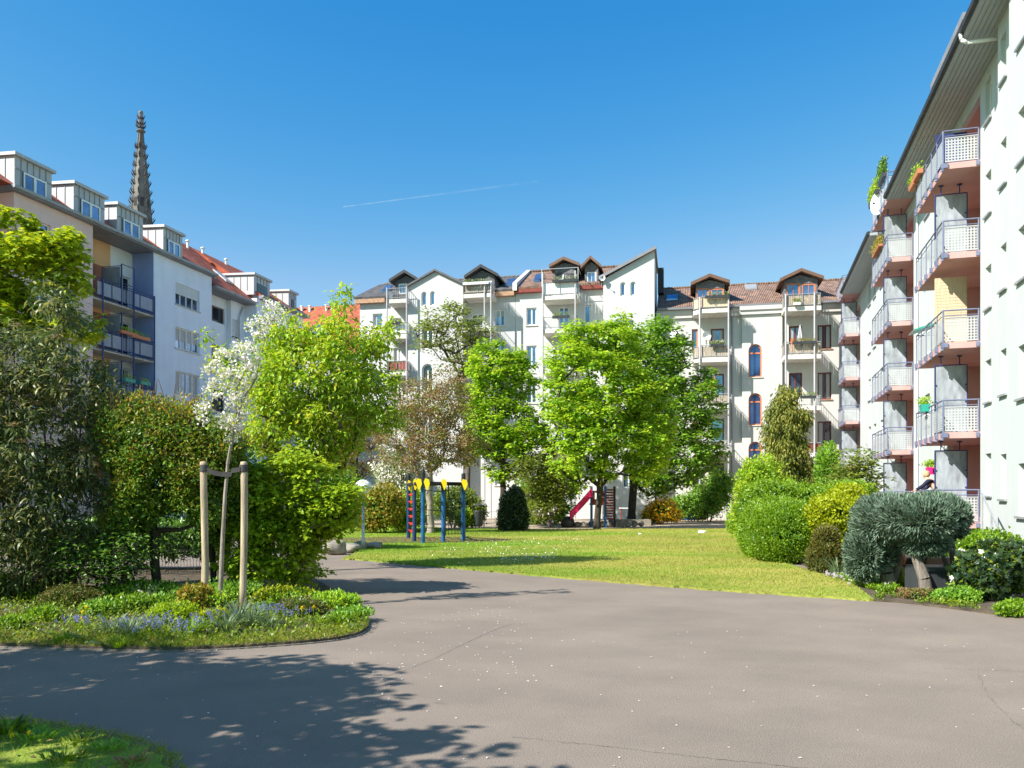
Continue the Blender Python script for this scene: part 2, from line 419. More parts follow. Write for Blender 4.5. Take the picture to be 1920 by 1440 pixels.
M['f_vib'] = leafmat('cream_flower_heads', [(.26,.21,.09), (.18,.13,.05), (.34,.28,.13)], (1, 1, 1), .2, .8)
M['l_small'] = leafmat('sparse_tree_leaves', [(.12,.17,.03), (.17,.23,.04), (.10,.16,.025)], (1.5, 1.3, .9), .42)
M['l_brown'] = leafmat('brownish_spring_leaves', [(.22,.13,.06), (.30,.17,.09), (.16,.17,.04), (.20,.20,.05)], (1.4, 1.2, 1.0), .35)
M['f_white'] = leafmat('white_blossom', [(.80,.80,.74), (.86,.86,.82), (.72,.74,.60)], (1, 1, 1), .35, .6, .2)
M['l_con'] = leafmat('golden_cypress_sprays', [(.055,.09,.018), (.10,.135,.02), (.15,.17,.025), (.23,.22,.035)], (1.3, 1.2, .9), .25, .6)
M['l_jun'] = leafmat('blue_juniper_needles', [(.065,.115,.07), (.10,.16,.105), (.14,.205,.145), (.19,.26,.20)], (1.1, 1.2, 1.0), .2, .6)
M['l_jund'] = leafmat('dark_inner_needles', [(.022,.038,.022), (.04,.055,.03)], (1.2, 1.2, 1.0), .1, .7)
M['l_hedge'] = leafmat('clipped_hedge_leaves', [(.11,.22,.012), (.16,.29,.014), (.22,.36,.018)], (1.4, 1.3, .9), .4, .35, .5)
M['l_gold'] = leafmat('golden_shrub_leaves', [(.26,.33,.008), (.34,.40,.010), (.20,.28,.010)], (1.3, 1.15, .9), .42)
M['l_yew'] = leafmat('olive_yew_leaves', [(.05,.07,.012), (.10,.10,.018), (.14,.12,.02)], (1.3, 1.2, .9), .2, .5)
M['l_ivy'] = leafmat('ivy_leaves', [(.012,.035,.012), (.025,.055,.018), (.04,.08,.02)], (1.2, 1.4, .9), .15, .3, .6)
M['l_ivyy'] = leafmat('young_ivy_leaves', [(.16,.24,.02), (.22,.30,.03)], (1.3, 1.2, .9), .35, .35)
M['l_orange'] = leafmat('orange_azalea_flowers', [(.80,.36,.01), (.85,.55,.02), (.14,.22,.02), (.85,.48,.01)], (1.1, 1.1, 1), .4, .6)
M['grassb'] = leafmat('grass_blades', [(.13,.20,.020), (.18,.26,.024), (.24,.30,.04), (.30,.29,.08)], (1.4, 1.3, .9), .35, .6, .2)
M['grassg'] = leafmat('lush_grass_blades', [(.13,.23,.012), (.19,.30,.014), (.25,.36,.02)], (1.4, 1.3, .9), .4, .6, .2)
M['grassr'] = leafmat('rim_grass_blades', [(.16,.26,.014), (.25,.33,.02), (.34,.36,.04), (.40,.36,.12)], (1.3, 1.2, .9), .35, .6, .2)
M['l_bed'] = leafmat('bed_cover_leaves', [(.07,.13,.012), (.15,.25,.018), (.27,.36,.025)], (1.4, 1.3, .9), .35)
M['l_blue'] = leafmat('grey_green_strap_leaves', [(.10,.17,.08), (.15,.23,.11), (.20,.28,.15)], (1.2, 1.2, .9), .3, .5)
M['f_blue'] = leafmat('violet_blue_flowers', [(.16,.17,.48), (.25,.26,.62), (.12,.12,.40)], (1, 1, 1), .3, .6)
M['f_yellow'] = leafmat('yellow_flowers', [(.80,.60,.01), (.85,.70,.02)], (1, 1, 1), .3, .6)
M['f_lilac'] = leafmat('pale_lilac_flowers', [(.62,.55,.70), (.75,.70,.80)], (1, 1, 1), .3, .6)
M['petal'] = leafmat('fallen_petals', [(.80,.76,.72), (.88,.86,.82)], (1, 1, 1), .1, .7)
M['juntrunk'] = mat('juniper_bark', (.22, .185, .155), .9, .3, 5, .8, 25, stretch=(8, 8, .5))
M['pblued'] = mat('playground_dark_blue_paint', (.012, .035, .11), .45, .15, 4)
M['l_twig'] = leafmat('brown_twig_tips', [(.16,.09,.05), (.10,.07,.04)], (1, 1, 1), .1, .8)
def asphalt_mat():
    m = mat('sunbleached_asphalt', (.262, .214, .174), .9, .05, .35, .5, 90, spec=.25)
    nt = m.node_tree; b = nt.nodes['Principled BSDF']; src = b.inputs['Base Color'].links[0].from_socket
    tc = node(nt, 'ShaderNodeTexCoord')
    n = node(nt, 'ShaderNodeTexNoise'); n.inputs['Scale'].default_value = 140; n.inputs['Detail'].default_value = 2
    r = node(nt, 'ShaderNodeValToRGB'); r.color_ramp.elements[0].position = .35; r.color_ramp.elements[1].position = .66
    r.color_ramp.elements[0].color = (.66, .66, .66, 1); r.color_ramp.elements[1].color = (1.06, 1.06, 1.06, 1)
    e = r.color_ramp.elements.new(.76); e.color = (1.9, 1.9, 1.85, 1)
    nt.links.new(tc.outputs['Object'], n.inputs['Vector']); nt.links.new(n.outputs['Fac'], r.inputs[0])
    mp = node(nt, 'ShaderNodeMapping'); mp.inputs['Scale'].default_value = (.6, .8, 1); mp.inputs['Rotation'].default_value = (0, 0, .55)
    nt.links.new(tc.outputs['Object'], mp.inputs[0])
    n2 = node(nt, 'ShaderNodeTexNoise'); n2.inputs['Scale'].default_value = 1.3; n2.inputs['Detail'].default_value = 7; n2.inputs['Roughness'].default_value = .6
    nt.links.new(mp.outputs[0], n2.inputs['Vector'])
    r2 = node(nt, 'ShaderNodeValToRGB'); r2.color_ramp.elements[0].position = .38; r2.color_ramp.elements[1].position = .68
    r2.color_ramp.elements[0].color = (.90, .90, .91, 1); r2.color_ramp.elements[1].color = (1.10, 1.09, 1.08, 1)
    nt.links.new(n2.outputs['Fac'], r2.inputs[0])
    a = node(nt, 'ShaderNodeMixRGB', blend_type='MULTIPLY'); a.inputs[0].default_value = 1
    c = node(nt, 'ShaderNodeMixRGB', blend_type='MULTIPLY'); c.inputs[0].default_value = 1
    nt.links.new(src, a.inputs[1]); nt.links.new(r.outputs[0], a.inputs[2])
    nt.links.new(a.outputs[0], c.inputs[1]); nt.links.new(r2.outputs[0], c.inputs[2]); nt.links.new(c.outputs[0], b.inputs['Base Color'])
    return m
M['asphalt'] = asphalt_mat()
def patchy(m, lo, hi, sc=.16, rot=-.8, st=(.6, 1.6, 1), p0=.40, p1=.60):
    nt = m.node_tree; b = nt.nodes['Principled BSDF']; src = b.inputs['Base Color'].links[0].from_socket
    tc = node(nt, 'ShaderNodeTexCoord'); n = node(nt, 'ShaderNodeTexNoise'); n.inputs['Scale'].default_value = sc; n.inputs['Detail'].default_value = 9; n.inputs['Roughness'].default_value = .65
    mp = node(nt, 'ShaderNodeMapping'); mp.inputs['Rotation'].default_value = (0, 0, rot); mp.inputs['Scale'].default_value = st
    nt.links.new(tc.outputs['Object'], mp.inputs[0]); nt.links.new(mp.outputs[0], n.inputs['Vector'])
    # the lawn is greener to the left, drier and yellower to the right
    sx = node(nt, 'ShaderNodeSeparateXYZ'); nt.links.new(tc.outputs['Object'], sx.inputs[0])
    gr = node(nt, 'ShaderNodeMapRange'); gr.inputs['From Min'].default_value = -5; gr.inputs['From Max'].default_value = 5; gr.inputs['To Min'].default_value = -.10; gr.inputs['To Max'].default_value = .07
    nt.links.new(sx.outputs[0], gr.inputs['Value']); ad = node(nt, 'ShaderNodeMath', operation='ADD'); nt.links.new(n.outputs['Fac'], ad.inputs[0]); nt.links.new(gr.outputs[0], ad.inputs[1])
    r = node(nt, 'ShaderNodeValToRGB'); r.color_ramp.elements[0].position = p0; r.color_ramp.elements[1].position = p1
    r.color_ramp.elements[0].color = (*lo, 1); r.color_ramp.elements[1].color = (*hi, 1); nt.links.new(ad.outputs[0], r.inputs[0])
    a = node(nt, 'ShaderNodeMixRGB', blend_type='MULTIPLY'); a.inputs[0].default_value = 1
    nt.links.new(src, a.inputs[1]); nt.links.new(r.outputs[0], a.inputs[2]); nt.links.new(a.outputs[0], b.inputs['Base Color'])
patchy(M['grassb'], (.55, .88, .45), (1.13, 1.0, 1.35))
def lawn_mat():
    m = mat('lawn_turf', (.31, .31, .060), .95, .18, .25, .8, 60, spec=.1)
    patchy(m, (.55, .88, .45), (1.13, 1.0, 1.35))
    return m
M['lawn'] = lawn_mat()
# ---------------------------------------------------------------- ground, lawn, asphalt
def sheet(name, pts, z, mt, label=None, skirt=0.0, kind='structure', n_label=None):
    mb = MB()
    flat = [Vector((p[0], p[1], 0)) for p in pts]
    for t in tessellate_polygon([flat]):
        a, b, c = (flat[i] for i in t)
        cr = (b.x-a.x)*(c.y-a.y) - (b.y-a.y)*(c.x-a.x)
        t = t if cr > 0 else t[::-1]
        mb.poly([(flat[i].x, flat[i].y, z) for i in t])
    if skirt:
        n = len(pts)
        for i in range(n):
            a, b = pts[i], pts[(i+1) % n]
            mb.poly([(a[0],a[1],z),(b[0],b[1],z),(b[0],b[1],z-skirt),(a[0],a[1],z-skirt)])
    o = mb.build(name, mt)
    return tag(o, label, None, None, kind)
def smooth_line(pts, n=6):
    """Catmull-Rom through ground points"""
    out = []; P = [pts[0]] + list(pts) + [pts[-1]]
    for i in range(1, len(P) - 2):
        p0, p1, p2, p3 = (np.array(P[j], float) for j in (i-1, i, i+1, i+2))
        for k in range(n):
            t = k / n
            out.append(tuple(0.5*((2*p1)+(-p0+p2)*t+(2*p0-5*p1+4*p2-p3)*t*t+(-p0+3*p1-3*p2+p3)*t**3)))
    out.append(tuple(pts[-1])); return out
sheet('ground', [(-1500,-1500),(1500,-1500),(1500,1500),(-1500,1500)], -0.03, M['sand'])
sheet('asphalt', [(-40,-30),(30,-30),(30,12),(12,16),(2,22),(-4,24),(-8,30),(-12,34),(-16,34),(-20,24),(-40,20)], 0.0, M['asphalt'])
front = smooth_line([G(*p) for p in ((642,1049),(700,1053),(800,1062),(900,1071),(1000,1080),(1200,1097),(1400,1112),(1640,1128))], 22)
_r = random.Random(8); front = [(x+_r.uniform(-.02, .02), y+_r.uniform(-.035, .035)+.03*math.sin(i*.7)) for i, (x, y) in enumerate(front)]
lawn_pts = front + [G(1600,1098), G(1560,1085), (6.4,19), (8,24), (11,31), (13,38.5), (8,38.5), (1,38), (-3,38.5), (-5,43), (-10,45), (-9.8,38), (-7.6,31), (-6.2,27), (-5.0,24.5), (-4.3,22)]
sheet('lawn', lawn_pts, 0.035, M['lawn'], skirt=.05)
isl_front = smooth_line([G(*p) for p in ((690,1168),(689,1178),(680,1187),(655,1196),(600,1205),(500,1213),(400,1219),(300,1221),(150,1218),(0,1214),(-300,1208),(-700,1200))], 12)
isl_front = [(x+_r.uniform(-.008, .008), y+_r.uniform(-.008, .008)) for x, y in isl_front]
isl_pts = isl_front + [(-14,12),(-14,17.2),(-5.2,17.4),(-3.9,15.6),(-3.0,13.4),G(684,1158)]
sheet('garden_bed', isl_pts, 0.04, M['soil'], skirt=.06)
gb_front = smooth_line([G(*p) for p in ((1640,1128),(1700,1132),(1800,1144),(1920,1160),(2050,1178),(2250,1200))], 5)
gbed = gb_front + [(13.5,12),(20,30),(21,50),(13.5,50),(13.6,40),(11.4,31),(8.4,24),(6.8,19),G(1560,1085),G(1600,1098)]
sheet('garden_soil', gbed, 0.03, M['soil'], skirt=.05)
patch_front = smooth_line([G(*p) for p in ((-300,1338),(0,1358),(120,1372),(220,1394),(290,1422),(330,1475))], 14)
patch_front = [(x+_r.uniform(-.02, .02), y+_r.uniform(-.02, .02)+.04*math.sin(i*.9)) for i, (x, y) in enumerate(patch_front)]
patch_pts = patch_front + [(-1.2,3.0),(-12,2.0),(-12,6.6)]
sheet('grass_verge', patch_pts, 0.03, M['lawn'], skirt=.05)
def kerb(name, line, w=.055, h=.014):
    mb = MB(); L = [np.array(p) for p in line]
    acc = 0
    for a, b in zip(L[:-1], L[1:]):
        d = b - a; ln = np.linalg.norm(d)
        if ln < 1e-4: continue
        d = d/ln; n = np.array([-d[1], d[0]]) * w/2
        q = [a-n, b-n, b+n, a+n]; z0, z1 = -.02, h
        mb.poly([(*q[i], z1) for i in range(4)])
        for i in range(4):
            j = (i+1) % 4; mb.poly([(*q[i], z0), (*q[j], z0), (*q[j], z1), (*q[i], z1)])
    return tag(mb.build(name, M['kerb']), None, None, None, 'structure')
kerb('kerb', isl_front); kerb('kerb', patch_front)
# cracks in the asphalt: thin dark lines just above it
def crack(px, seed, w=.012):
    r = random.Random(seed); line = smooth_line([G(*p) for p in px], 14); mb = MB()
    line = [(x + r.uniform(-.012, .012), y + r.uniform(-.012, .012)) for x, y in line]
    for (ax, ay), (bx, by) in zip(line[:-1], line[1:]):
        dx, dy = bx-ax, by-ay; l = math.hypot(dx, dy) or 1; ww = w * r.uniform(.25, .7)
        nx, ny = -dy/l*ww/2, dx/l*ww/2
        mb.poly([(ax-nx, ay-ny, .004), (bx-nx, by-ny, .004), (bx+nx, by+ny, .004), (ax+nx, ay+ny, .004)])
    o = mb.build('asphalt_crack', M['kerb']); tag(o, None, None, None, 'structure')
crack([(700,1275),(790,1245),(860,1212),(930,1180),(960,1170)], 1, .014)
crack([(960,1382),(1060,1392),(1180,1405),(1330,1422),(1470,1436),(1600,1452)], 2, .011)
crack([(1835,1265),(1850,1300),(1880,1335),(1925,1372)], 3, .010)
crack([(1770,1253),(1840,1256),(1925,1259)], 4, .010)
# earth and sand around the play area
def ell(cx, cy, rx, ry, n=28, j=.08, seed=1):
    r = random.Random(seed)
    return [(cx + rx*math.cos(t)*(1+r.uniform(-j, j)), cy + ry*math.sin(t)*(1+r.uniform(-j, j))) for t in (2*math.pi*i/n for i in range(n))]
sheet('play_area_soil', ell(-3.6, 28.6, 3.6, 1.9), 0.041, M['mulch'])
def inpoly(P, poly):
    x, y = P[:, 0], P[:, 1]; c = np.zeros(len(P), bool); n = len(poly)
    for i in range(n):
        x1, y1 = poly[i]; x2, y2 = poly[i-1]
        with np.errstate(divide='ignore', invalid='ignore'):
            k = ((y1 > y) != (y2 > y)) & (x < (x2-x1)*(y-y1)/(y2-y1+1e-12) + x1)
        c ^= k
    return c
def scatter(poly, n, rng, near=0.0):
    P = np.array(poly); lo, hi = P.min(0), P.max(0); out = []
    tot = 0
    while tot < n:
        q = rng.uniform(lo, hi, (n*2, 2))
        if near: q = q[rng.random(len(q)) < (near / np.maximum(near, q[:, 1]))**2]
        q = q[inpoly(q, poly)]; out.append(q); tot += len(q)
    return np.concatenate(out)[:n]
def blades(name, poly, n, z, h, wd, mt, seed, near=0.0, label=None, lean=.5):
    rng = np.random.default_rng(seed); q = scatter(poly, n, rng, near)
    P = np.column_stack([q, np.full(n, z)])
    a = rng.uniform(0, 2*np.pi, n)
    A = np.column_stack([np.cos(a)*lean, np.sin(a)*lean, np.ones(n)]) + rng.normal(0, .15, (n, 3))
    N = np.column_stack([rng.normal(0, 1, n), rng.normal(0, 1, n), np.full(n, .1)])
    hh = rng.uniform(.5, 1.3, n) * h
    if near: hh *= 1 + np.clip(P[:, 1]/40, 0, .5)
    wd = wd * (1 + P[:, 1]/18 if near else 1)
    o = leaves(name, P, A, N, hh, wd, 'blade', mt)
    return tag(o, label, 'grass', None, 'stuff')
def strip(line, w_in, side=1):
    L = [np.array(p) for p in line]; inner = []
    for i, p in enumerate(L):
        d = L[min(i+1, len(L)-1)] - L[max(i-1, 0)]; d = d/np.linalg.norm(d)
        inner.append(tuple(p + np.array([-d[1], d[0]])*w_in*side))
    return [tuple(p) for p in L] + inner[::-1]
blades('lawn_grass', lawn_pts, 110000, .03, .035, .007, M['grassb'], 3, 16.0, 'short mown yellowish green grass covering the lawn', .8)
# ---------------------------------------------------------------- buildings
class Frame:
    """facade frame: x along the wall (to the right seen from outside), y into the building, z up"""
    def __init__(s, o, d, name, label, cat='building'):
        d = np.array(d, float); d /= np.linalg.norm(d)
        s.o, s.d, s.n = np.array(o, float), d, np.array([-d[1], d[0]])
        s.root = empty(name, (o[0], o[1], 0), math.atan2(d[1], d[0]), label, cat)
        s.root0 = s.root
    def hit(s, px, py, yin=0.0):
        k = (px - 960) / F
        x = (k*(s.o[1]+yin*s.n[1]) - s.o[0] - yin*s.n[0]) / (s.d[0] - k*s.d[1])
        Y = s.o[1] + x*s.d[1] + yin*s.n[1]
        return x, EYE + (HY-py)*Y/F
    def X(s, px, yin=0.0): return s.hit(px, HY, yin)[0]
    def Z(s, px, py, yin=0.0): return s.hit(px, py, yin)[1]
    def world(s, x, y, z):
        p = s.o + s.d*x + s.n*y
        return Vector((p[0], p[1], z))
def rect(x0, x1, z0, z1): return [(x0, z0), (x1, z0), (x1, z1), (x0, z1)]
def arch(x0, x1, z0, z1, n=10):
    r = (x1-x0)/2; cx = (x0+x1)/2
    return [(x0, z0), (x1, z0)] + [(cx + r*math.cos(math.pi*i/n), z1-r + r*math.sin(math.pi*i/n)) for i in range(n+1)]
def window(root, x0, x1, z0, z1, y, fm, gm, bars=(1, 0), is_arch=False, fw=.07, transom=None, shutter=0.0, sill=None, name='window', rev=.17, door=False):
    """returns the opening outline; frame is a part, pane a sub-part"""
    lp = arch(x0, x1, z0, z1) if is_arch else rect(x0, x1, z0, z1)
    yy = y + rev
    mb = MB()
    inner = arch(x0+fw, x1-fw, z0+fw, z1-fw) if is_arch else rect(x0+fw, x1-fw, z0+fw, z1-fw)
    mb.wall(lp, [inner], yy-.05, .05)
    nv, nh = bars
    ztop = z1 - ((x1-x0)/2 if is_arch else 0)
    for i in range(nv):
        c = x0 + (x1-x0)*(i+1)/(nv+1); mb.box(c-fw*.5, c+fw*.5, yy-.045, yy-.002, z0+fw, (ztop if transom is None else transom) - (.0 if transom is not None else fw*.5))
    zs = [z0+(z1-z0)*(i+1)/(nh+1) for i in range(nh)] + ([transom] if transom else [])
    for c in zs: mb.box(x0+fw, x1-fw, yy-.042, yy-.001, c-fw*.55, c+fw*.55)
    f = mb.build(name + ('_frame' if name == 'window' else ''), fm, root) if False else mb.build(name, fm, root)
    p = MB(); p.wall(lp, [], yy, 0); p.build('pane', gm, f)
    hsh = (math.sin(x0*12.9898+z0*78.233)*43758.5453) % 1
    if hsh < .42 and x1-x0 > .5 and not is_arch:
        wd = (x1-x0)-2*fw; c = MB(); k = .28+.2*hsh
        if hsh < .15: c.box(x0+fw, x1-fw, yy-.012, yy-.004, z1-fw-(z1-z0)*(.25+hsh*2), z1-fw)
        else:
            c.box(x0+fw, x0+fw+wd*k, yy-.012, yy-.004, z0+fw, z1-fw)
            if hsh < .32: c.box(x1-fw-wd*k, x1-fw, yy-.012, yy-.004, z0+fw, z1-fw)
        c.build('curtain', M['curtain'], f)
    if shutter:
        sm = MB(); hgt = (z1-z0)*shutter; n = max(2, int(hgt/.09))
        for i in range(n): sm.box(x0+.005, x1-.005, yy-.10, yy-.06, z1-hgt*(i+1)/n+.006, z1-hgt*i/n-.002)
        sm.build('roller_shutter', M['shutter'], f)
    if sill:
        MB().box(x0-.08, x1+.08, y-.07, y+.10, z0-.06, z0-.003).build('sill', sill, f)
    return lp
def body(root, outline, holes, y0, depth, mt, name='wall', mr=None, rev=.17):
    mb = MB(); mb.wall(outline, holes, y0, rev, 0, 1)
    n = len(outline)
    for i in range(n):
        a, b = outline[i], outline[(i+1) % n]
        mb.poly([(b[0], y0, b[1]), (a[0], y0, a[1]), (a[0], y0+depth, a[1]), (b[0], y0+depth, b[1])])
    mb.poly([(p[0], y0+depth, p[1]) for p in outline][::-1])
    return mb.build(name, [mt, mr or mt], root)
# ======================================================= right-hand apartment house
R = Frame((14.46, 24.7), (-.282, -.9594), 'apartment_house', 'white apartment house with pink balconies and blue railings filling the right side')
rr = R.root
C1 = (R.X(1720, -1.0), 0.0)                    # balcony columns: (far, near) along the wall
C2 = (R.X(1637, -1.0), R.X(1713))
C3 = (R.X(1565, -1.0), R.X(1613))
far_end = C3[0] - 2.2
ZS = [3.40 + 2.8*i for i in range(4)]; ZTOP = 14.55
BO = .34                                         # step of the nearer bays
xb1, xb2 = R.X(1871, -BO), R.X(1892, -2*BO)
holes = []
def rwin(x0, x1, z0, z1, y=0.0, **k):
    k.setdefault('sill', M['steelg'])
    return window(rr, x0, x1, z0, z1, y, M['wframe'], M['glassd'], **k)
for i in range(5):
    z0 = .62 + 2.8*i + 1.0
    for x0 in (C1[0]-2.1, C1[0]-3.9, C2[0]-2.4, C2[0]-4.6, C2[0]-7.0, C2[0]-9.0, C3[0]-1.5):
        if x0 < far_end + .1 or any(c[0]-.1 < x0 < c[1]+.1 or c[0]-.1 < x0+.9 < c[1]+.1 for c in (C1, C2, C3)): continue
        holes.append(rwin(x0, x0+.9, z0, z0+1.25, shutter=.25 if (i+int(x0)) % 3 == 0 else 0))
    holes.append(rwin(.55, 1.15, z0, z0+1.25))
for c in (C1, C2, C3): holes.append(rect(c[0], c[1], .1, 14.0))
body(rr, rect(far_end, xb1+.05, -.1, 14.5), holes, 0, 9, M['mint'], 'wall')
# loggia recesses behind the balconies
LD = 1.25
for ci, c in enumerate((C1, C2, C3)):
    a, b = c
    m = MB()
    m.poly([(a, LD, .1), (b, LD, .1), (b, LD, 14.0), (a, LD, 14.0)])
    m.poly([(a, .17, .1), (a, LD, .1), (a, LD, 14.0), (a, .17, 14.0)]); m.poly([(b, LD, .1), (b, .17, .1), (b, .17, 14.0), (b, LD, 14.0)])
    m.poly([(a, .17, 14.0), (a, LD, 14.0), (b, LD, 14.0), (b, .17, 14.0)])
    m.box(b-.9, b-.02, LD-.35, LD-.01, .1, 13.98)
    m.build('loggia_recess', M['pink'], rr)
    n = 6 if ci else 5
    for i in range(n):
        z = (.60 if i == 0 else 3.40 + 2.8*(i-1)) if i < 5 else ZTOP
        sl_ = MB(); yo = -1.0
        sl_.box(a, b, yo, (LD-.004 if i < 5 else 1.2), z, z+.19)
        bal = sl_.build('balcony', M['pink'], rr)
        zf = z + .19
        if i < 5:
            fr = window(rr, b-2.2, b-1.25, zf+.02, zf+2.1, LD-.2, M['wframe'], M['glassd'], name='balcony_door')
        # railing: posts, top and bottom rails
        rl = MB(); zt = zf + 1.0
        xs = [a+.03 + (b-a-.06)*t/5 for t in range(6)]
        for x in xs: rl.tube((x, yo-.03, z-.02), (x, yo-.03, zt), .022, k=6)
        rl.tube((xs[0], yo-.03, zt), (xs[-1], yo-.03, zt), .026, k=6); rl.tube((xs[0], yo-.03, zf+.84), (xs[-1], yo-.03, zf+.84), .014, k=6)
        rl.tube((b-.02, yo-.03, zt), (b-.02, -.02, zt), .026, k=6); rl.tube((b-.02, yo, zf+.84), (b-.02, -.02, zf+.84), .014, k=6)
        rl.tube((b-.02, -.04, zf-.05), (b-.02, -.04, zt), .024, k=6); rl.tube((b-.02, yo-.03, zf-.05), (b-.02, yo-.03, zt+.01), .028, k=6)
        rl.tube((a+.02, yo-.03, zt), (a+.02, -.02, zt), .024, k=6)
        for x in xs: rl.box(x-.05, x+.05, yo-.09, yo-.004, z+.02, z+.17); rl.tube((x, yo-.06, z-.06), (x, yo-.02, z+.06), .045, k=6)
        rl.box(b+.004, b+.05, yo-.02, yo+.10, z+.03, z+.17); rl.box(b+.004, b+.04, -.12, -.03, z+.03, z+.17)
        rl.build('railing', M['railb'], bal)
        pn = MB(); zp0, zp1 = zf+.06, zf+.76
        for x0, x1 in zip(xs[:-1], xs[1:]):
            pn.grid((x0+.05, yo-.03, zp0), (x1-x0-.10, 0, 0), (0, 0, zp1-zp0), 5, 9, .42)
        pn.build('slatted_panel', M['perf'], bal)
        pn = MB(); pn.grid((b-.02, yo+.03, zp0), (0, .90, 0), (0, 0, zp1-zp0), 10, 8, .52)
        pn.box(b-.035, b-.005, yo+.02, yo+.95, zp0-.03, zp0-.002); pn.box(b-.035, b-.005, yo+.02, yo+.95, zp1+.002, zp1+.03)
        pn.build('perforated_panel', M['perf'], bal)
        top = 14.3 if i == 4 else z + 2.8
        if i < 5 and not (ci == 0 and i == 2) and not (ci == 0 and i == 4):
            xm = b - 1.45; h1 = zf + 2.28
            s = MB(); s.box(xm-.012, xm+.012, yo+.04, -.03, zf+.05, h1); sc = s.build('privacy_screen', M['frost'], bal)
            q = MB(); xq = xm+.03
            for yy in (yo+.02, -.03): q.tube((xq, yy, zf-.0), (xq, yy, h1+.02), .018, k=6)
            q.tube((xq, yo+.02, h1+.02), (xq, -.03, h1+.02), .018, k=6)
            for yy in (yo+.2, -.25): q.tube((xq, yy, h1+.02), (xq, yy, z+2.8-.002), .02, k=6); q.box(xq-.03, xq+.03, yy-.07, yy+.07, z+2.8-.05, z+2.8-.005)
            for t in (.25, .5, .75):
                for yy in (yo+.045, -.055): q.box(xq-.015, xq+.01, yy-.035, yy+.035, zf+2.2*t-.02, zf+2.2*t+.02)
            q.build('screen_frame', M['steelb'], bal)
        if ci == 0 and i == 2:
            xm = b - 1.45; s = MB(); r = random.Random(5)
            for k in range(46): s.box(xm-.01, xm+.01+.006*(k % 2), yo+.02, -.03, zf+.03+k*.051, zf+.03+k*.051+.047)
            s.build('reed_screen', M['beigesheet'], bal)
        if ci == 0 and i == 4:
            xm = b - 1.45; s = MB(); s.box(xm-.012, xm+.012, yo+.04, -.03, zf+.05, zf+1.5); s.build('privacy_screen', M['steelb'], bal)
# nearer bays: two steps towards the courtyard
hb1 = []; hb2 = []
for i in range(5):
    z0 = .62 + 2.8*i + .9
    hb1.append(window(rr, xb1+.25, xb1+.75, z0, z0+1.2, -BO, M['wframe'], M['glassd'], sill=M['steelg']))
    for k in range(4):
        if i < 5: hb2.append(window(rr, xb2+.7+1.9*k, xb2+1.7+1.9*k, z0-.4, z0+.85, -2*BO, M['wframe'], M['glassd'], sill=M['steelg']))
body(rr, rect(xb1, xb2, -.1, 14.43), hb1, -BO, 9, M['mint'], 'wall')
body(rr, rect(xb2, xb2+12, -.1, 14.43), hb2, -2*BO, 9, M['mint'], 'wall')
# eaves in two runs (balcony columns two and three run through to roof terraces)
def eave(x0, x1):
    e = MB(); yo = -1.12
    e.prism([(yo, 14.45), (.05, 14.45), (.05, 14.58), (yo, 14.58)], 'x', x0, x1, 0)
    n = 8
    for i in range(n): y = yo + (i+.5)*1.1/n; e.box(x0+.01, x1-.01, y-.055, y+.055, 14.43, 14.449, 0)
    o = e.build('eaves', M['soffit'], rr)
    g = MB(); g.prism([(yo-.13, 14.62), (yo-.11, 14.50), (yo-.004, 14.48), (yo-.004, 14.66), (yo-.03, 14.66)], 'x', x0-.02, x1+.02); g.build('gutter', M['dark'], o)
    r = MB(); r.prism([(yo-.05, 14.60), (4.5, 17.6), (9.0, 14.6)], 'x', x0, x1); r.build('roof', M['slateroof'], rr)
eave(C2[1]+.25, xb2+12)
eave(C3[1]+.3, C2[0]-.3)
eave(far_end, C3[0]-.2)
for c in (C2, C3):
    r = MB(); r.prism([(1.25, 14.56), (1.25, 16.4), (4.5, 17.55), (9.0, 14.56)], 'x', c[0]-.3, c[1]+.3); r.build('roof_terrace_wall', M['mint'], rr)
# roof dormer edges of the near section
xd0 = R.X(1750, -.3); xd1 = R.X(1808, -.3)
d = MB(); d.box(xd0, xd1-.2, -.1, 3.5, 15.0, 16.7, 0); o = d.build('dormer', M['whitep'], rr)
MB().box(xd0-.25, xd1, -.35, 3.6, 16.72, 16.95).build('dormer_roof', M['fascia'], o)
MB().prism([(-.55, 15.6), (-.55, 15.75), (.3, 16.05), (.3, 15.9)], 'x', xd0+2.0, xd0+3.0).build('ventilation_hood', M['whitep'], o)
# rainwater pipe bending out to the gutter
dp = MB(); xa = xb1-.12
dp.path([(xa, -.12, .2), (xa, -.12, 14.05), (xa-.02, -.2, 14.16), (xa-.12, -1.02, 14.22), (xa-.14, -1.17, 14.32), (xa-.14, -1.19, 14.5)], .05, 10)
dp.build('downpipe', M['whitep'], rr, smooth=True)
for xx in (C1[0]-.5, C2[0]-.9, C2[1]+1.1): MB().path([(xx, -.07, .2), (xx, -.07, 14.4)], .04, 8).build('downpipe', M['whitep'], rr)
# ======================================================= left-hand apartment house, three colours, all in one frame
L = Frame((-24.03, 38.6), (.2489, .9685), 'apartment_house', 'peach and blue apartment house with zinc dormers and dark blue balconies along the left side')
lr = L.root
EZ = 16.3
xA, xB, xC, xD, xE = 0.0, L.X(174), L.X(288), L.X(397), L.X(472)
xF = L.X(560)
bl = [12.5, 9.75, 7.0, 4.25, 1.5]
def lwin(h, x0, x1, z0, z1, y=0.0, sh=0, gm='glassd', **k):
    h.append(window(lr, x0, x1, z0, z1, y, M['wframe'], M[gm], shutter=sh, sill=M['steelg'], **k))
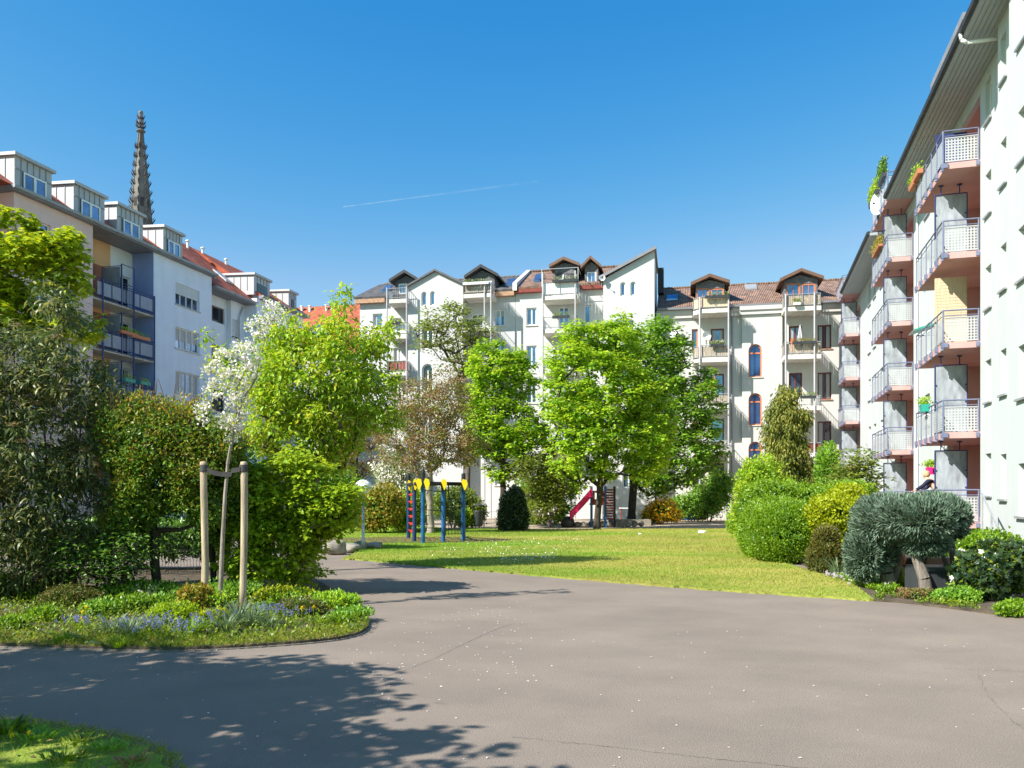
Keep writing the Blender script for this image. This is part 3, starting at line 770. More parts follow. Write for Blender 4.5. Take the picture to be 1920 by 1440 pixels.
# peach section
h = []
for i in range(5):
    z0 = 14.0 - 2.75*i
    lwin(h, L.X(60), L.X(95), z0, z0+1.35, gm='glass'); lwin(h, L.X(128), L.X(144), z0+.5, z0+1.3)
body(lr, rect(xA, xB, -.1, EZ), h, 0, 9, M['peach'], 'wall')
# recessed balcony section
h = []; YR = 1.5; xM = L.X(207, YR)
body(lr, rect(xB, xM, -.1, EZ), [], YR, 7.5, M['orange'], 'wall')
hh = []
for z in bl: hh.append(window(lr, xC-1.25, xC-.15, z+.12, z+2.25, YR, M['wframe'], M['glassd'], name='balcony_door'))
body(lr, rect(xM, xC, -.1, EZ), hh, YR, 7.5, M['lilac'], 'wall')
# deeper openings in the orange wall
for z in bl: MB().box(xB+.05, xM-.35, YR-.006, YR+.1, z+.1, z+2.35).build('recessed_panel', M['brick'], lr)
for z in bl:
    s = MB(); s.box(xB+.03, xC-.01, -.02, YR-.003, z-.14, z); sb_ = s.build('balcony', M['slab'], lr)
    rl = MB(); xs = [xB+.2+(xC-xB-.35)*t/4 for t in range(5)]
    for zz in (z+1.05, z+.93, z-.05, z+.12): rl.tube((xB+.05, -.09, zz), (xC-.03, -.09, zz), .022, k=6)
    rl.build('railing', M['steelb'], sb_)
    pn = MB()
    for x0, x1 in zip(xs[:-1], xs[1:]):
        for k in range(11): pn.box(x0+.05, x1-.05, -.085, -.07, z+.16+k*.065, z+.16+k*.065+.05)
    pn.build('slatted_panel', M['lslat'], sb_)
    xm = (xB+xC)/2 - .35
    s = MB(); s.box(xm-.01, xm+.01, .02, 1.2, z+.15, z+2.15); s.build('privacy_screen', M['frostg'], sb_)
    q = MB()
    for yy in (-.05, 1.22): q.tube((xm, yy, z), (xm, yy, z+2.25), .025, k=6)
    for zz in (z+.12, z+1.2, z+2.2): q.tube((xm, -.05, zz), (xm, 1.22, zz), .018, k=6)
    for xx in (xm, xm+1.0): q.tube((xx, -.1, z-.1), (xx, -.1, z+2.3), .03, k=6)
    for t in range(9): q.tube((xm+1.0*t/8, -.1, z+.1), (xm+1.0*t/8, -.1, z+1.0), .012, k=5)
    for zz in (z+1.2, z+2.28): q.tube((xm, -.1, zz), (xm+1.0, -.1, zz), .022, k=6)
    q.build('screen_frame', M['steelb'], sb_)
for t in (.12, .62, .98):
    xx = xB + (xC-xB)*t; MB().tube((xx, -.14, 0), (xx, -.14, bl[0]+1.1), .045, k=8).build('balcony_post', M['steelb'], lr)
# blue projecting section
h = []
for i in range(5):
    z0 = 13.65 - 2.77*i
    lwin(h, L.X(329), L.X(374), z0, z0+1.35, sh=.5 if i == 0 else .0, gm='glass', bars=(3, 0))
body(lr, rect(xC, xD, -.1, EZ), h, 0, 9, M['blue'], 'wall')
MB().box(xC-.006, xC+.0, -.001, 1.49, -.1, EZ-.03).build('side_shade_sheet', M['blue2'], lr)  # side face in darker blue: the peach section's shadow put into its colour
MB().box(L.X(340), xD-.01, -.03, -.004, -.1, 9.2).build('deep_blue_panel', M['blue3'], lr) if False else None
# stair recess with deep blue strip, then pale section
h = []; YS = .9
xS0, xS1 = xD, L.X(425, YS)
for i in range(4):
    z0 = 13.7 - 3.1*i
    h.append(window(lr, xS0+.3, xS1-.25, z0, z0+1.1 if i == 0 else z0+1.5, YS, M['bframe'], M['glassd'], bars=(1, 0)))
body(lr, rect(xS0, xS1, -.1, EZ-.8), h, YS, 8, M['lilac'], 'wall')
MB().box(xS0+.004, xS0+1.1, YS-.03, YS-.004, -.1, 10.2).build('deep_blue_panel', M['blue3'], lr)
h = []; YP = .55
for i in range(5): lwin(h, xE-1.6, xE-.7, 12.9-2.75*i, 14.2-2.75*i, YP, sh=.9)
body(lr, rect(xS1, xE, -.1, EZ-.8), h, YP, 8.3, M['lilac'], 'wall')
h = []
for i in range(5):
    for px in (485, 510, 533): lwin(h, L.X(px, -.4), L.X(px, -.4)+1.3, 13.2-2.75*i, 14.6-2.75*i, -.4)
body(lr, rect(xE, xF, -.1, EZ-.3), h, -.4, 9.5, M['blue'], 'wall')
MB().path([(xE-.4, YP-.1, EZ-1.0), (xE-.9, YP-.12, EZ-1.9), (xE-.9, YP-.12, .2)], .05, 8).build('downpipe', M['zinc'], lr)
# eaves and gutter
def leave(x0, x1, y0, yw, z):
    e = MB(); e.box(x0, x1, y0, yw, z-.02, z+.22); o = e.build('eaves', M['fascia'], lr)
    MB().prism([(y0-.13, z+.20), (y0-.11, z+.06), (y0-.004, z+.04), (y0-.004, z+.23)], 'x', x0-.05, x1+.05).build('gutter', M['zincd'], o)
leave(xA-.3, xB+.1, -.3, 1.0, EZ+.0); leave(xB+.102, xC-.002, -.28, 2.2, EZ-.01); leave(xC, xD+.1, -.3, 1.0, EZ+.0)
leave(xD+.102, xE+.2, -.28, 2.0, EZ-.78); leave(xE+.202, xF+.3, -.75, 1.0, EZ-.28)
rf = MB(); RY, RZ = 5.2, 20.2
rf.prism([(-.15, EZ+.23), (RY, RZ), (10.5, EZ+.2)], 'x', xA-12, xD+.1); rf.build('roof', M['redtile'], lr)
rf = MB(); rf.prism([(-.25, EZ-.55), (RY, RZ), (10.5, EZ-.3)], 'x', xD+.102, xE+.2); rf.build('roof', M['redtile'], lr)
rf = MB(); rf.prism([(-.7, EZ-.05), (RY-.2, RZ-.1), (10.5, EZ-.3)], 'x', xE+.202, xF+.3); rf.build('roof', M['redtile'], lr)
# side wing seen at the very left edge
body(lr, rect(xA-12, xA-.02, -.1, EZ), [], 1.6, 7, M['pink'], 'wall')
# zinc box dormers
for pf0, pf1, py in ((27, 97, 292), (138, 196, 352), (219, 268, 394), (306, 342, 434)):
    x0, x1 = L.X(pf0, .15), L.X(pf1, .15); zt = EZ + 1.95
    m = MB(); m.prism([(.15, EZ+.24), (.15, zt-.12), (3.6, zt+.05), (3.6, EZ+.24)], 'x', x0, x1)
    dm = m.build('dormer', M['zinc'], lr)
    MB().prism([(-.02, zt-.13), (-.02, zt+.03), (3.9, zt+.20), (3.9, zt+.06)], 'x', x0-.12, x1+.12).build('dormer_roof', M['zinc'], dm)
    q = MB()
    for k in range(1, 6): xx = x0+(x1-x0)*k/6; q.box(xx-.012, xx+.012, .115, .147, EZ+.26 if k in (1, 5) else EZ+1.25, zt-.14)
    for k in range(1, 6): yy = .15+.55*k; q.box(x0-.03, x0-.002, yy-.012, yy+.012, EZ+.6, zt-.1)
    q.box(x0, x1, .11, .146, EZ+1.22, EZ+1.26)
    q.build('standing_seams', M['zincd'], dm)
    xw0, xw1 = x0+(x1-x0)*.20, x0+(x1-x0)*.82
    w_ = MB(); w_.wall(rect(xw0, xw1, EZ+.33, EZ+1.2), [rect(xw0+.09, (xw0+xw1)/2-.07, EZ+.42, EZ+1.11), rect((xw0+xw1)/2+.07, xw1-.09, EZ+.42, EZ+1.11)], .06, .08); w_.build('window_frame', M['wframe'], dm)
    MB().box(xw0+.02, xw1-.02, .10, .147, EZ+.35, EZ+1.19).build('pane', M['glass'], dm)
for pf0, pf1 in ((476, 506), (541, 556)):
    x0, x1 = L.X(pf0, -.2), L.X(pf1, -.2); zt = EZ + 1.5
    dm = MB().prism([(-.2, EZ-.02), (-.2, zt-.1), (3.6, zt+.05), (3.6, EZ-.02)], 'x', x0, x1).build('dormer', M['zinc'], lr)
    MB().prism([(-.35, zt-.11), (-.35, zt+.05), (3.9, zt+.2), (3.9, zt+.06)], 'x', x0-.12, x1+.12).build('dormer_roof', M['zinc'], dm)
    q = MB()
    for k in range(1, 5): xx = x0+(x1-x0)*k/5; q.box(xx-.012, xx+.012, -.235, -.202, EZ+.95, zt-.14)
    for k in range(1, 6): yy = -.2+.55*k; q.box(x0-.03, x0-.002, yy-.012, yy+.012, EZ+.3, zt-.1)
    q.build('standing_seams', M['zincd'], dm)
    MB().box(x0+.4, x1-.4, -.24, -.203, EZ+.15, EZ+.9).build('pane', M['glassd'], dm)
# skylights and vent pipes on the red roof
def slope(y): return EZ-.55 + (y+.25)*(RZ-EZ+.55)/(RY+.25)
for px, yy in ((372, 1.5), (392, .9), (424, 1.2), (433, 2.8)):
    xx = L.X(px, yy); s = MB(); a = slope(yy); c = slope(yy+1.1)
    s.prism([(yy, a+.02), (yy+1.1, c+.02), (yy+1.1, c+.14), (yy, a+.14)], 'x', xx, xx+.8); s.build('skylight', M['zinc'], lr)
for px in (352, 424, 380): 
    xx = L.X(px, RY-.6); MB().lathe([(.09, 0), (.09, .5), (.16, .52), (.16, .6), (.05, .66)], (xx, RY-.6, slope(RY-.6)-.05), 10).build('vent_pipe', M['whitep'], lr)
# ======================================================= red-roofed house beyond the left corner
K = Frame((-22.5, 74.5), (.9787, -.2051), 'corner_house', 'house with a large plain red tiled roof closing the far left corner')
kr = K.root; kx0, kx1 = -2.0, 16.5
h = []
for i in range(4):
    for k in range(6): h.append(window(kr, kx0+1.2+2.9*k, kx0+2.3+2.9*k, 2.2+3.0*i, 3.7+3.0*i, 0, M['wframe'], M['glassd']))
body(kr, rect(kx0, kx1, -.1, 14.6), h, 0, 10, M['white'], 'wall')
MB().prism([(-.4, 14.5), (5, 20.3), (10.5, 14.5)], 'x', kx0-.2, kx1+.2).build('roof', M['redtile'], kr)
for px, yy in ((600, 1.4), (574, 1.4)):
    xx = K.X(px, yy); a = 14.5+(yy+.4)*1.075; c = a+1.3*1.075
    MB().prism([(yy, a+.03), (yy+1.3, c+.03), (yy+1.3, c+.15), (yy, a+.15)], 'x', xx, xx+1.1).build('skylight', M['glass'], kr)
for px in (581, 612, 622, 566):
    xx = K.X(px, 4.5); MB().lathe([(.11, 0), (.11, .7), (.18, .72), (.18, .8)], (xx, 4.5, 19.5), 10).build('vent_pipe', M['whitep'], kr)
# ======================================================= row of old houses at the back
BD = (.9787, -.2051); BO_ = (-11.6, 61.0)
def bbal(fr, px0, px1, pyt, pyb, yo, style, cant=0.0, posts=True, slab='slab'):
    """balcony: slab bottom at pyb, rail top at pyt (photo rows), px range at its front"""
    x0, zb = fr.hit(px0, pyb, yo); x1 = fr.X(px1, yo); zt = fr.Z(px1, pyt, yo); zs = zb+.28
    cx = cant
    pts = [(x0+cx, yo), (x1, yo), (x1, -.004), (x0, -.004)] + ([(x0, yo+cx)] if cx else [])
    m = MB(); m.prism(pts, 'z', zb, zs); b = m.build('balcony', M['slab'], fr.root)
    edge = [(x0, -.02)] + ([(x0+.03, yo+cx)] if cx else []) + [(x0+cx+.03, yo+.03), (x1-.03, yo+.03), (x1-.03, -.02)]
    rl = MB()
    for (ax, ay), (bx, by) in zip(edge[:-1], edge[1:]):
        for z in (zt, zs+.12): rl.tube((ax, ay, z), (bx, by, z), .025, k=6)
        n = max(2, int(math.hypot(bx-ax, by-ay)/(.13 if style == 'bars' else .9)))
        for i in range(n+1):
            t = i/n; r = .012 if style == 'bars' and 0 < i < n else .022
            rl.tube((ax+(bx-ax)*t, ay+(by-ay)*t, zs), (ax+(bx-ax)*t, ay+(by-ay)*t, zt), r, k=5)
    rl.build('railing', M['steelg'], b)
    if style in ('reed', 'sheet', 'panel', 'wood'):
        pn = MB(); r = random.Random(int(px0))
        for (ax, ay), (bx, by) in zip(edge[:-1], edge[1:]):
            L_ = math.hypot(bx-ax, by-ay); n = max(3, int(L_/(.07 if style == 'reed' else .11)))
            for i in range(n):
                t0, t1 = i/n, (i+.93)/n; o = .03 + (.014 if i % 2 else 0) + (r.uniform(0, .012) if style == 'reed' else 0)
                nx, ny = (by-ay)/L_*-o, (bx-ax)/L_*o
                zt2 = zt - .03 - (r.uniform(0, .05) if style == 'reed' else 0)
                pn.poly([(ax+(bx-ax)*t0+nx, ay+(by-ay)*t0+ny, zs+.06), (ax+(bx-ax)*t1+nx, ay+(by-ay)*t1+ny, zs+.06), (ax+(bx-ax)*t1+nx, ay+(by-ay)*t1+ny, zt2), (ax+(bx-ax)*t0+nx, ay+(by-ay)*t0+ny, zt2)])
        pn.build('screening', M[{'reed': 'reed', 'sheet': 'beigesheet', 'panel': 'whitep', 'wood': 'redwood'}[style]], b)
    return x0, x1, zb, zs, b
def bposts(fr, pxs, yo, ztop):
    for px in pxs:
        x = fr.X(px, yo); MB().tube((x, yo-.06, 0), (x, yo-.06, ztop), .055, k=8).build('balcony_post', M['zinc'], fr.root)
def dormer(fr, pl, pr, pap, py_ap, py_eave, py_base, wins, fm, yf=.15, depth=4.5, over=.35, cheek='slate', rm='slateroof'):
    """gabled dormer; wins: list of (px0,px1,py0,py1)"""
    x0, ze = fr.hit(pl, py_eave, yf); x1 = fr.X(pr, yf); xa, za = fr.hit(pap, py_ap, yf); zb = fr.Z(pap, py_base, yf)
    i0, i1 = x0+over, x1-over
    hs = []; t = (i0-x0)*(za-ze)/max(.1, xa-x0)
    out = [(i0, zb), (i1, zb), (i1, ze+t*.75), (xa, za-.14), (i0, ze+t*.75)]
    wl = [(fr.X(a, yf), fr.X(b, yf), fr.Z(a, d, yf), fr.Z(a, c, yf)) for a, b, c, d in wins]
    m = MB(); m.wall(out, [rect(a, b, c, d) for a, b, c, d in wl], yf, .1)
    for k in range(5):
        a, b = out[k], out[(k+1) % 5]; m.poly([(b[0], yf, b[1]), (a[0], yf, a[1]), (a[0], yf+depth, a[1]), (b[0], yf+depth, b[1])])
    dm = m.build('dormer', M[cheek], fr.root)
    r = MB()
    for sx, ex in ((x0, -1), (x1, 1)):
        r.prism([(sx, ze), (xa, za), (xa, za+.16), (sx, ze+.16)] if ex < 0 else [(xa, za), (sx, ze), (sx, ze+.16), (xa, za+.16)], 'y', yf-.42, yf+depth)
    r.build('dormer_roof', M[rm], dm)
    v = MB()
    for sx in (x0, x1): v.prism([(sx, ze-.03), (xa, za-.03), (xa, za+.19), (sx, ze+.19)] if sx < xa else [(xa, za-.03), (sx, ze-.03), (sx, ze+.19), (xa, za+.19)], 'y', yf-.47, yf-.422)
    v.build('bargeboard', M['dark'] if rm == 'slateroof' else M['bframe'], dm)
    for a, b, c, d in wl:
        f = MB(); f.wall(rect(a, b, c, d), [rect(a+.1, b-.1, c+.1, d-.1)], yf+.03, .05); f.box((a+b)/2-.001 if b-a < 1.0 else (a+b)/2-.03, (a+b)/2+.03, yf+.035, yf+.07, c+.1, d-.1); f.build('window_frame', fm, dm)
        MB().box(a, b, yf+.082, yf+.1, c, d).build('pane', M['glass'], dm)
    return dm
def roof(fr, x0, x1, ze, yr, zr, mt, y0=-.35, back=10.5, th=.14):
    return MB().prism([(y0, ze), (yr, zr), (back, ze-.5), (back, ze-.7), (yr, zr-.9), (y0, ze-th)], 'x', x0, x1).build('roof', mt, fr.root)
def bwin(fr, hs, a, b, c, d, y=0.0, fm='wframe', gm='glass', **k):
    x0, zt = fr.hit(a, c, y); x1, zb = fr.hit(b, d, y)
    zb = fr.Z((a+b)/2, d, y); zt = fr.Z((a+b)/2, c, y)
    hs.append(window(fr.root, x0, x1, zb, zt, y, M[fm], M[gm], fw=.09, **k))
# ---------------- house one: grey slate roof, white gabled stair block
A = Frame(BO_, BD, 'town_house', 'white house with dark slate roof and a low gabled front, leftmost of the back row', 'house')
xl, xr = 0.0, A.X(966); ez = A.Z(700, 562)
h = []
for c, d in ((588, 613), (640, 668), (695, 725), (750, 780), (810, 842), (870, 900)):
    bwin(A, h, 699, 717, c, d, bars=(0, 0), transom=None, gm='glass', sill=M['slab'])
for c, d in ((580, 611), (638, 672), (697, 730), (757, 790), (818, 850), (880, 910)):
    bwin(A, h, 928, 947, c, d, sill=M['slab'])
for c, d in ((596, 626), (652, 686), (708, 744), (765, 800), (822, 856)):
    bwin(A, h, 738, 752, c, d, gm='glassd'); bwin(A, h, 884, 906, c-8, d-4, gm='glassd')
body(A.root, rect(xl, xr, -.1, ez), h, 0, 10, M['white'], 'wall')
MB().box(xl-.3, A.X(724), -.34, -.01, ez-.30, ez+.02).build('timber_fascia', M['woodf'], A.root)
MB().box(A.X(926), xr-.02, -.34, -.01, ez-.30, ez+.02).build('timber_fascia', M['woodf'], A.root)
roof(A, xl-.4, xr, ez+.16, 5.0, A.Z(1000, 517, 5.0), M['slateroof'])
# gabled stair block
yb = -1.0; xg0, xg1 = A.X(765, yb), A.X(868, yb); xa, za = A.hit(816.5, 509, yb); zl = A.Z(765, 538, yb); zr = A.Z(868, 533, yb)
h = []
for a, b, c, d in ((790, 800, 547, 573), (806.5, 815.5, 546, 572)): bwin(A, h, a, b, c, d, yb, is_arch=True, bars=(0, 0))
for a, b, c, d in ((791, 812, 608, 655), (791, 812, 682, 735), (791, 812, 765, 820)): bwin(A, h, a, b, c, d, yb, is_arch=True, bars=(1, 0), gm='glassd')
bwin(A, h, 850, 858, 590, 610, yb, gm='glassd', bars=(0, 0))
body(A.root, [(xg0, -.1), (xg1, -.1), (xg1, zr), (xa, za), (xg0, zl)], h, yb, 6.5, M['white'], 'stair_block')
rg = MB(); o = .22
for s, e in (((xg0-.2, zl-.12), (xa, za)), ((xa, za), (xg1+.2, zr-.12))):
    rg.prism([s, e, (e[0], e[1]+.15), (s[0], s[1]+.15)], 'y', yb-.22, yb+6.5)
rg.build('gable_roof', M['slate'], A.root)
dormer(A, 733, 786, 761.5, 513, 531, 558, [(747, 763, 532, 552)], M['wframe'])
dormer(A, 873, 936, 904, 503, 524, 546, [(887, 903, 527, 541), (908, 922, 526, 541)], M['wframe'])
for t, b_, st in ((539, 569, 'bars'), (604, 636, 'panel'), (676, 705, 'wood'), (745, 772, 'bars'), (812, 838, 'bars')): bbal(A, 724, 763, t, b_, -1.6, st)
for t, b_, st in ((530, 559, 'reed'), (596, 622, 'bars'), (664, 690, 'bars'), (730, 756, 'bars'), (798, 824, 'reed')): bbal(A, 869, 922, t, b_, -1.7, st)
bposts(A, (726, 763), -1.6, A.Z(740, 539, -1.6)); bposts(A, (909, 921), -1.7, A.Z(915, 530, -1.7))
for a, b, yy in ((715, 728, 1.2), (948, 966, 1.0)):
    xx, x2 = A.X(a, yy), A.X(b, yy); z = ez+.16+(yy+.35)*(A.Z(1000, 517, 5.0)-ez-.16)/5.35
    MB().prism([(yy, z+.02), (yy+1.0, z+.72), (yy+1.0, z+.82), (yy, z+.12)], 'x', xx, x2).build('skylight', M['glass'], A.root)
# ---------------- house two: brown tiled roof, tall lean-to gable
o2 = A.o + A.d*(xr+.02)
B = Frame(o2, BD, 'town_house', 'white house with brown tiled roof and tall slanting gable, middle of the back row', 'house')
x1 = B.X(1131); ez = B.Z(1000, 543)
h = []
for c, d in ((577, 610), (648, 686), (718, 756), (790, 826), (858, 890)):
    bwin(B, h, 987, 1006, c, d, sill=M['slab']); bwin(B, h, 1047, 1067, c-2, d+8, name='balcony_door')
    bwin(B, h, 1095, 1107, c-5, d-3, bars=(0, 0))
body(B.root, rect(0, x1+.5, -.1, ez), h, 0, 10, M['white'], 'wall')
MB().box(.02, B.X(1017), -.34, -.01, ez-.25, ez+.02).build('timber_fascia', M['redwood'], B.root)
MB().box(B.X(1091), x1+.1, -.34, -.01, ez-.25, ez+.02).build('timber_fascia', M['redwood'], B.root)
roof(B, .02, B.X(1227, 4), ez+.16, 5.0, B.Z(1020, 509, 5.0), M['terra'])
zr_ = B.Z(1005, 509, 5.0)
MB().prism([(-.45, ez-.1), (5.0, zr_-.35), (5.0, zr_+.15), (-.45, ez+.45)], 'x', -.12, .18).build('verge_parapet', M['whitep'], B.root)
yb = -1.3; xg0, xg1 = B.X(1131, yb), B.X(1227, yb); zl, zh = B.Z(1131, 524, yb), B.Z(1227, 469, yb)
h = []
for a, b, c, d in ((1163, 1173, 529, 555), (1182, 1192, 528, 554)): bwin(B, h, a, b, c, d, yb, is_arch=True, bars=(0, 0))
for a, b, c, d in ((1167, 1190, 597, 655), (1167, 1190, 690, 745), (1167, 1190, 780, 835), (1167, 1190, 870, 915)): bwin(B, h, a, b, c, d, yb, is_arch=True, bars=(1, 0))
body(B.root, [(xg0, -.1), (xg1, -.1), (xg1, zh), (xg0, zl)], h, yb, 6.0, M['white'], 'gable_block')
MB().prism([(xg0-.3, zl-.02), (xg1+.12, zh+.05), (xg1+.12, zh+.24), (xg0-.3, zl+.17)], 'y', yb-.25, yb+6.0).build('gable_roof', M['terra'], B.root)
MB().prism([(xg0-.3, zl-.05), (xg1+.12, zh+.02), (xg1+.12, zh+.22), (xg0-.3, zl+.15)], 'y', yb-.30, yb-.252).build('bargeboard', M['fascia'], B.root)
MB().box(xg1+.12, xg1+.55, 2.8, 3.5, ez, B.Z(1235, 502, 2.8)).build('chimney', M['dark'], B.root)
dormer(B, 1031, 1088, 1058, 489, 504, 528, [(1037, 1057, 513, 526), (1059, 1080, 513, 526)], M['wframe'], cheek='slatel', rm='terra')
dormer(B, 1090, 1128, 1108, 487, 506, 537, [(1100, 1118, 510, 532)], M['wframe'], over=.25, cheek='slatel', rm='terra')
for t, b_, st in ((526, 563, 'panel'), (592, 625, 'bars'), (670, 700, 'bars'), (742, 772, 'bars'), (814, 842, 'bars')): bbal(B, 1016, 1084, t, b_, -1.6, st)
bposts(B, (1018, 1079), -1.6, B.Z(1040, 510, -1.6))
q = MB(); xq0, xq1 = B.X(1016, -1.6), B.X(1084, -1.6); zq = B.Z(1040, 504, -1.6)
q.tube((xq0, -1.6, zq), (xq1, -1.6, zq), .03, k=6)
for xx in (xq0, xq1): q.tube((xx, -1.6, zq), (xx, -.1, zq-.1), .03, k=6); q.tube((xx, -1.6, zq), (xx, -1.6, zq-1.2), .03, k=6)
q.build('awning_frame', M['steelg'], B.root)
yy = 1.0; z = ez+.16+(yy+.35)*(zr_-ez-.16)/5.35
MB().prism([(yy, z+.02), (yy+1.1, z+.8), (yy+1.1, z+.9), (yy, z+.12)], 'x', B.X(1000, yy), B.X(1013, yy)).build('skylight', M['glass'], B.root)
MB().lathe([(.30, 0), (.28, .03), (.1, .10), (.02, .12)], (0, 0, 0), 16)
# ---------------- house three: cream, terracotta roof, orange framed dormers
o3 = B.o + B.d*(xg1 + .12)
Cc = Frame(o3, BD, 'town_house', 'cream house with terracotta roof and two orange framed dormers, rightmost of the back row', 'house')
xe = Cc.X(1592, 0) + 3.0; ez = Cc.Z(1400, 577); zr3 = Cc.Z(1440, 532, 5.2)
h = []
for c, d in ((645, 707), (737, 797), (828, 885)): bwin(Cc, h, 1403.5, 1428.5, c, d, -.25, 'oframe', gm='glassb', is_arch=True, bars=(0, 0), transom=Cc.Z(1416, c+(d-c)*.27, -.25), sill=M['slab'])
hs = []
for c, d in ((617, 661), (705, 745), (792, 835)): bwin(Cc, hs, 1297, 1308.5, c, d, 0, 'oframe', bars=(0, 0))
for c, d in ((616, 662), (701, 748), (786, 832), (868, 905)): bwin(Cc, hs, 1333, 1357.5, c, d, 0, 'rframe', transom=None, bars=(0, 1))
for c, d in ((611, 655), (699, 745), (785, 830)): bwin(Cc, hs, 1479, 1504, c, d, 0, 'rframe', bars=(1, 0), gm='glass')
for c, d in ((609, 654), (698, 749), (790, 837)): bwin(Cc, hs, 1533, 1559, c, d, 0, 'rframe', bars=(1, 0), gm='glassd', sill=M['woodf'])
bwin(Cc, hs, 1300, 1322, 880, 930, 0, 'bframe', gm='glassd'); bwin(Cc, hs, 1340, 1362, 905, 940, 0, 'bframe', gm='glassd')
body(Cc.root, rect(.02, xe, -.1, ez), hs, 0, 10, M['cream'], 'wall')
xs0, xs1 = Cc.X(1391), Cc.X(1466)
body(Cc.root, rect(xs0, xs1, -.1, ez-.004), h, -.25, .24, M['cream'], 'stair_front')
for x0, x1, yo in ((.03, Cc.X(1298), 0), (Cc.X(1370), xs0-.2, 0), (xs0-.18, xs1+.18, -.25), (xs1+.2, Cc.X(1470), 0), (Cc.X(1541), xe, 0)):
    if x1 > x0: MB().prism([(yo-.003, ez-.55), (yo-.003, ez+.004), (yo-.26, ez+.004), (yo-.26, ez-.26), (yo-.16, ez-.30), (yo-.16, ez-.55)], 'x', x0, x1).build('cornice', M['cream'], Cc.root)
MB().prism([(-.50, ez+.14), (-.48, ez+.0), (-.36, ez-.02), (-.36, ez+.16)], 'x', .02, xe).build('gutter', M['fascia'], Cc.root)
roof(Cc, .02, xe, ez+.18, 5.2, zr3, M['terra'])
dormer(Cc, 1295, 1368, 1330.5, 521, 537, 575, [(1305, 1329, 541, 560), (1332, 1357, 541, 560)], M['oframe'], cheek='slatel', rm='terra')
dormer(Cc, 1461, 1543, 1501, 511, 530, 572, [(1474, 1500, 532, 562), (1503, 1529, 532, 562)], M['oframe'], cheek='slatel', rm='terra')
for t, b_, st in ((554, 588, 'sheet'), (646, 680, 'reed'), (738, 768, 'reed'), (826, 852, 'bars')): bbal(Cc, 1300, 1368, t, b_, -1.7, st, .55)
for t, b_, st in ((549, 584, 'reed'), (640, 674, 'reed'), (741, 770, 'bars'), (830, 858, 'wood')): bbal(Cc, 1470, 1540, t, b_, -1.7, st, .0)
bposts(Cc, (1312, 1366), -1.7, Cc.Z(1340, 556, -1.7)); bposts(Cc, (1473, 1527), -1.7, Cc.Z(1500, 550, -1.7))
for px in (1372, 1467): MB().path([(Cc.X(px), -.1, .2), (Cc.X(px), -.1, ez-.3), (Cc.X(px), -.42, ez)], .05, 8).build('downpipe', M['fascia'], Cc.root)
yy = 3.6; z = ez+.18+(yy+.35)*(zr3-ez-.18)/5.55
MB().prism([(yy, z+.02), (yy+.9, z+.52), (yy+.9, z+.64), (yy, z+.14)], 'x', Cc.X(1398, yy), Cc.X(1420, yy)).build('skylight', M['zincd'], Cc.root)
yy = 1.6; z = ez+.18+(yy+.35)*(zr3-ez-.18)/5.55
MB().prism([(yy, z+.02), (yy+.9, z+.52), (yy+.9, z+.64), (yy, z+.14)], 'x', Cc.X(1250, yy), Cc.X(1271, yy)).build('skylight', M['glass'], Cc.root)
# snow-white storm: ridge tiles
for fr, x0, x1, yr, zr in ((A, xl, xr, 5.0, A.Z(1000, 517, 5.0)), (B, .1, 9.0, 5.0, zr_), (Cc, .1, xe, 5.2, zr3)):
    m = MB(); n = int((x1-x0)/.36)
    for i in range(n): a = x0+(x1-x0)*i/n; m.tube((a, yr, zr+.0), (a+(x1-x0)/n*1.06, yr, zr+.02), .11, .13, 8)
    m.build('ridge_tiles', M['slate'] if fr is A else M['terra'], fr.root)
# ======================================================= church spire far behind the left house
SY = 150.0; sx = (264-960)*SY/F
sp = empty('church_spire', (sx, SY, 0), .2, 'slender gothic stone church spire with crockets, half dark with soot, rising behind the left house', 'spire')
def zz(py): return EYE + (HY-py)*SY/F
prof = [(4.6, 0), (4.6, 30), (3.2, 38), (2.1, zz(430)), (1.4, zz(350)), (.70, zz(278)), (.54, zz(262)), (.44, zz(250))]
m = MB().lathe([(r, z) for r, z in prof], k=8); m.build('spire_body', M['spire'], sp)
for i in range(8):
    t = 2*math.pi*i/8; rb = MB()
    for (r0, z0), (r1, z1) in zip(prof[2:-1], prof[3:]): rb.tube((r0*math.cos(t), r0*math.sin(t), z0), (r1*math.cos(t), r1*math.sin(t), z1), .11, .09, 5)
    zc = 36.0
    while zc < zz(262):
        r = np.interp(zc, [p[1] for p in prof], [p[0] for p in prof]); c, s = math.cos(t), math.sin(t); s_ = .42+.35*(r/3)
        rb.tube((r*c, r*s, zc-.5), ((r+.55*s_)*c, (r+.55*s_)*s, zc), .12, .10, 5, 1); rb.tube(((r+.5*s_)*c, (r+.5*s_)*s, zc), ((r+.95*s_)*c, (r+.95*s_)*s, zc+.45), .17, .04, 5, 1)
        rb.tube(((r+.2*s_)*c, (r+.2*s_)*s, zc+.3), ((r+.75*s_)*c, (r+.75*s_)*s, zc+.75), .08, .02, 5, 1)
        zc += 1.72
    rb.build('crocketed_rib', [M['spire'], M['spired']], sp)
m = MB(); m.lathe([(.42, zz(250)), (.85, zz(247)), (.85, zz(245.5)), (.42, zz(243)), (.36, zz(236)), (.5, zz(232)), (.4, zz(228)), (.34, zz(219)), (.30, zz(215)), (.42, zz(212)), (.38, zz(209)), (.08, zz(207))], k=10)
m.build('finial', M['spire'], sp)
m = MB()
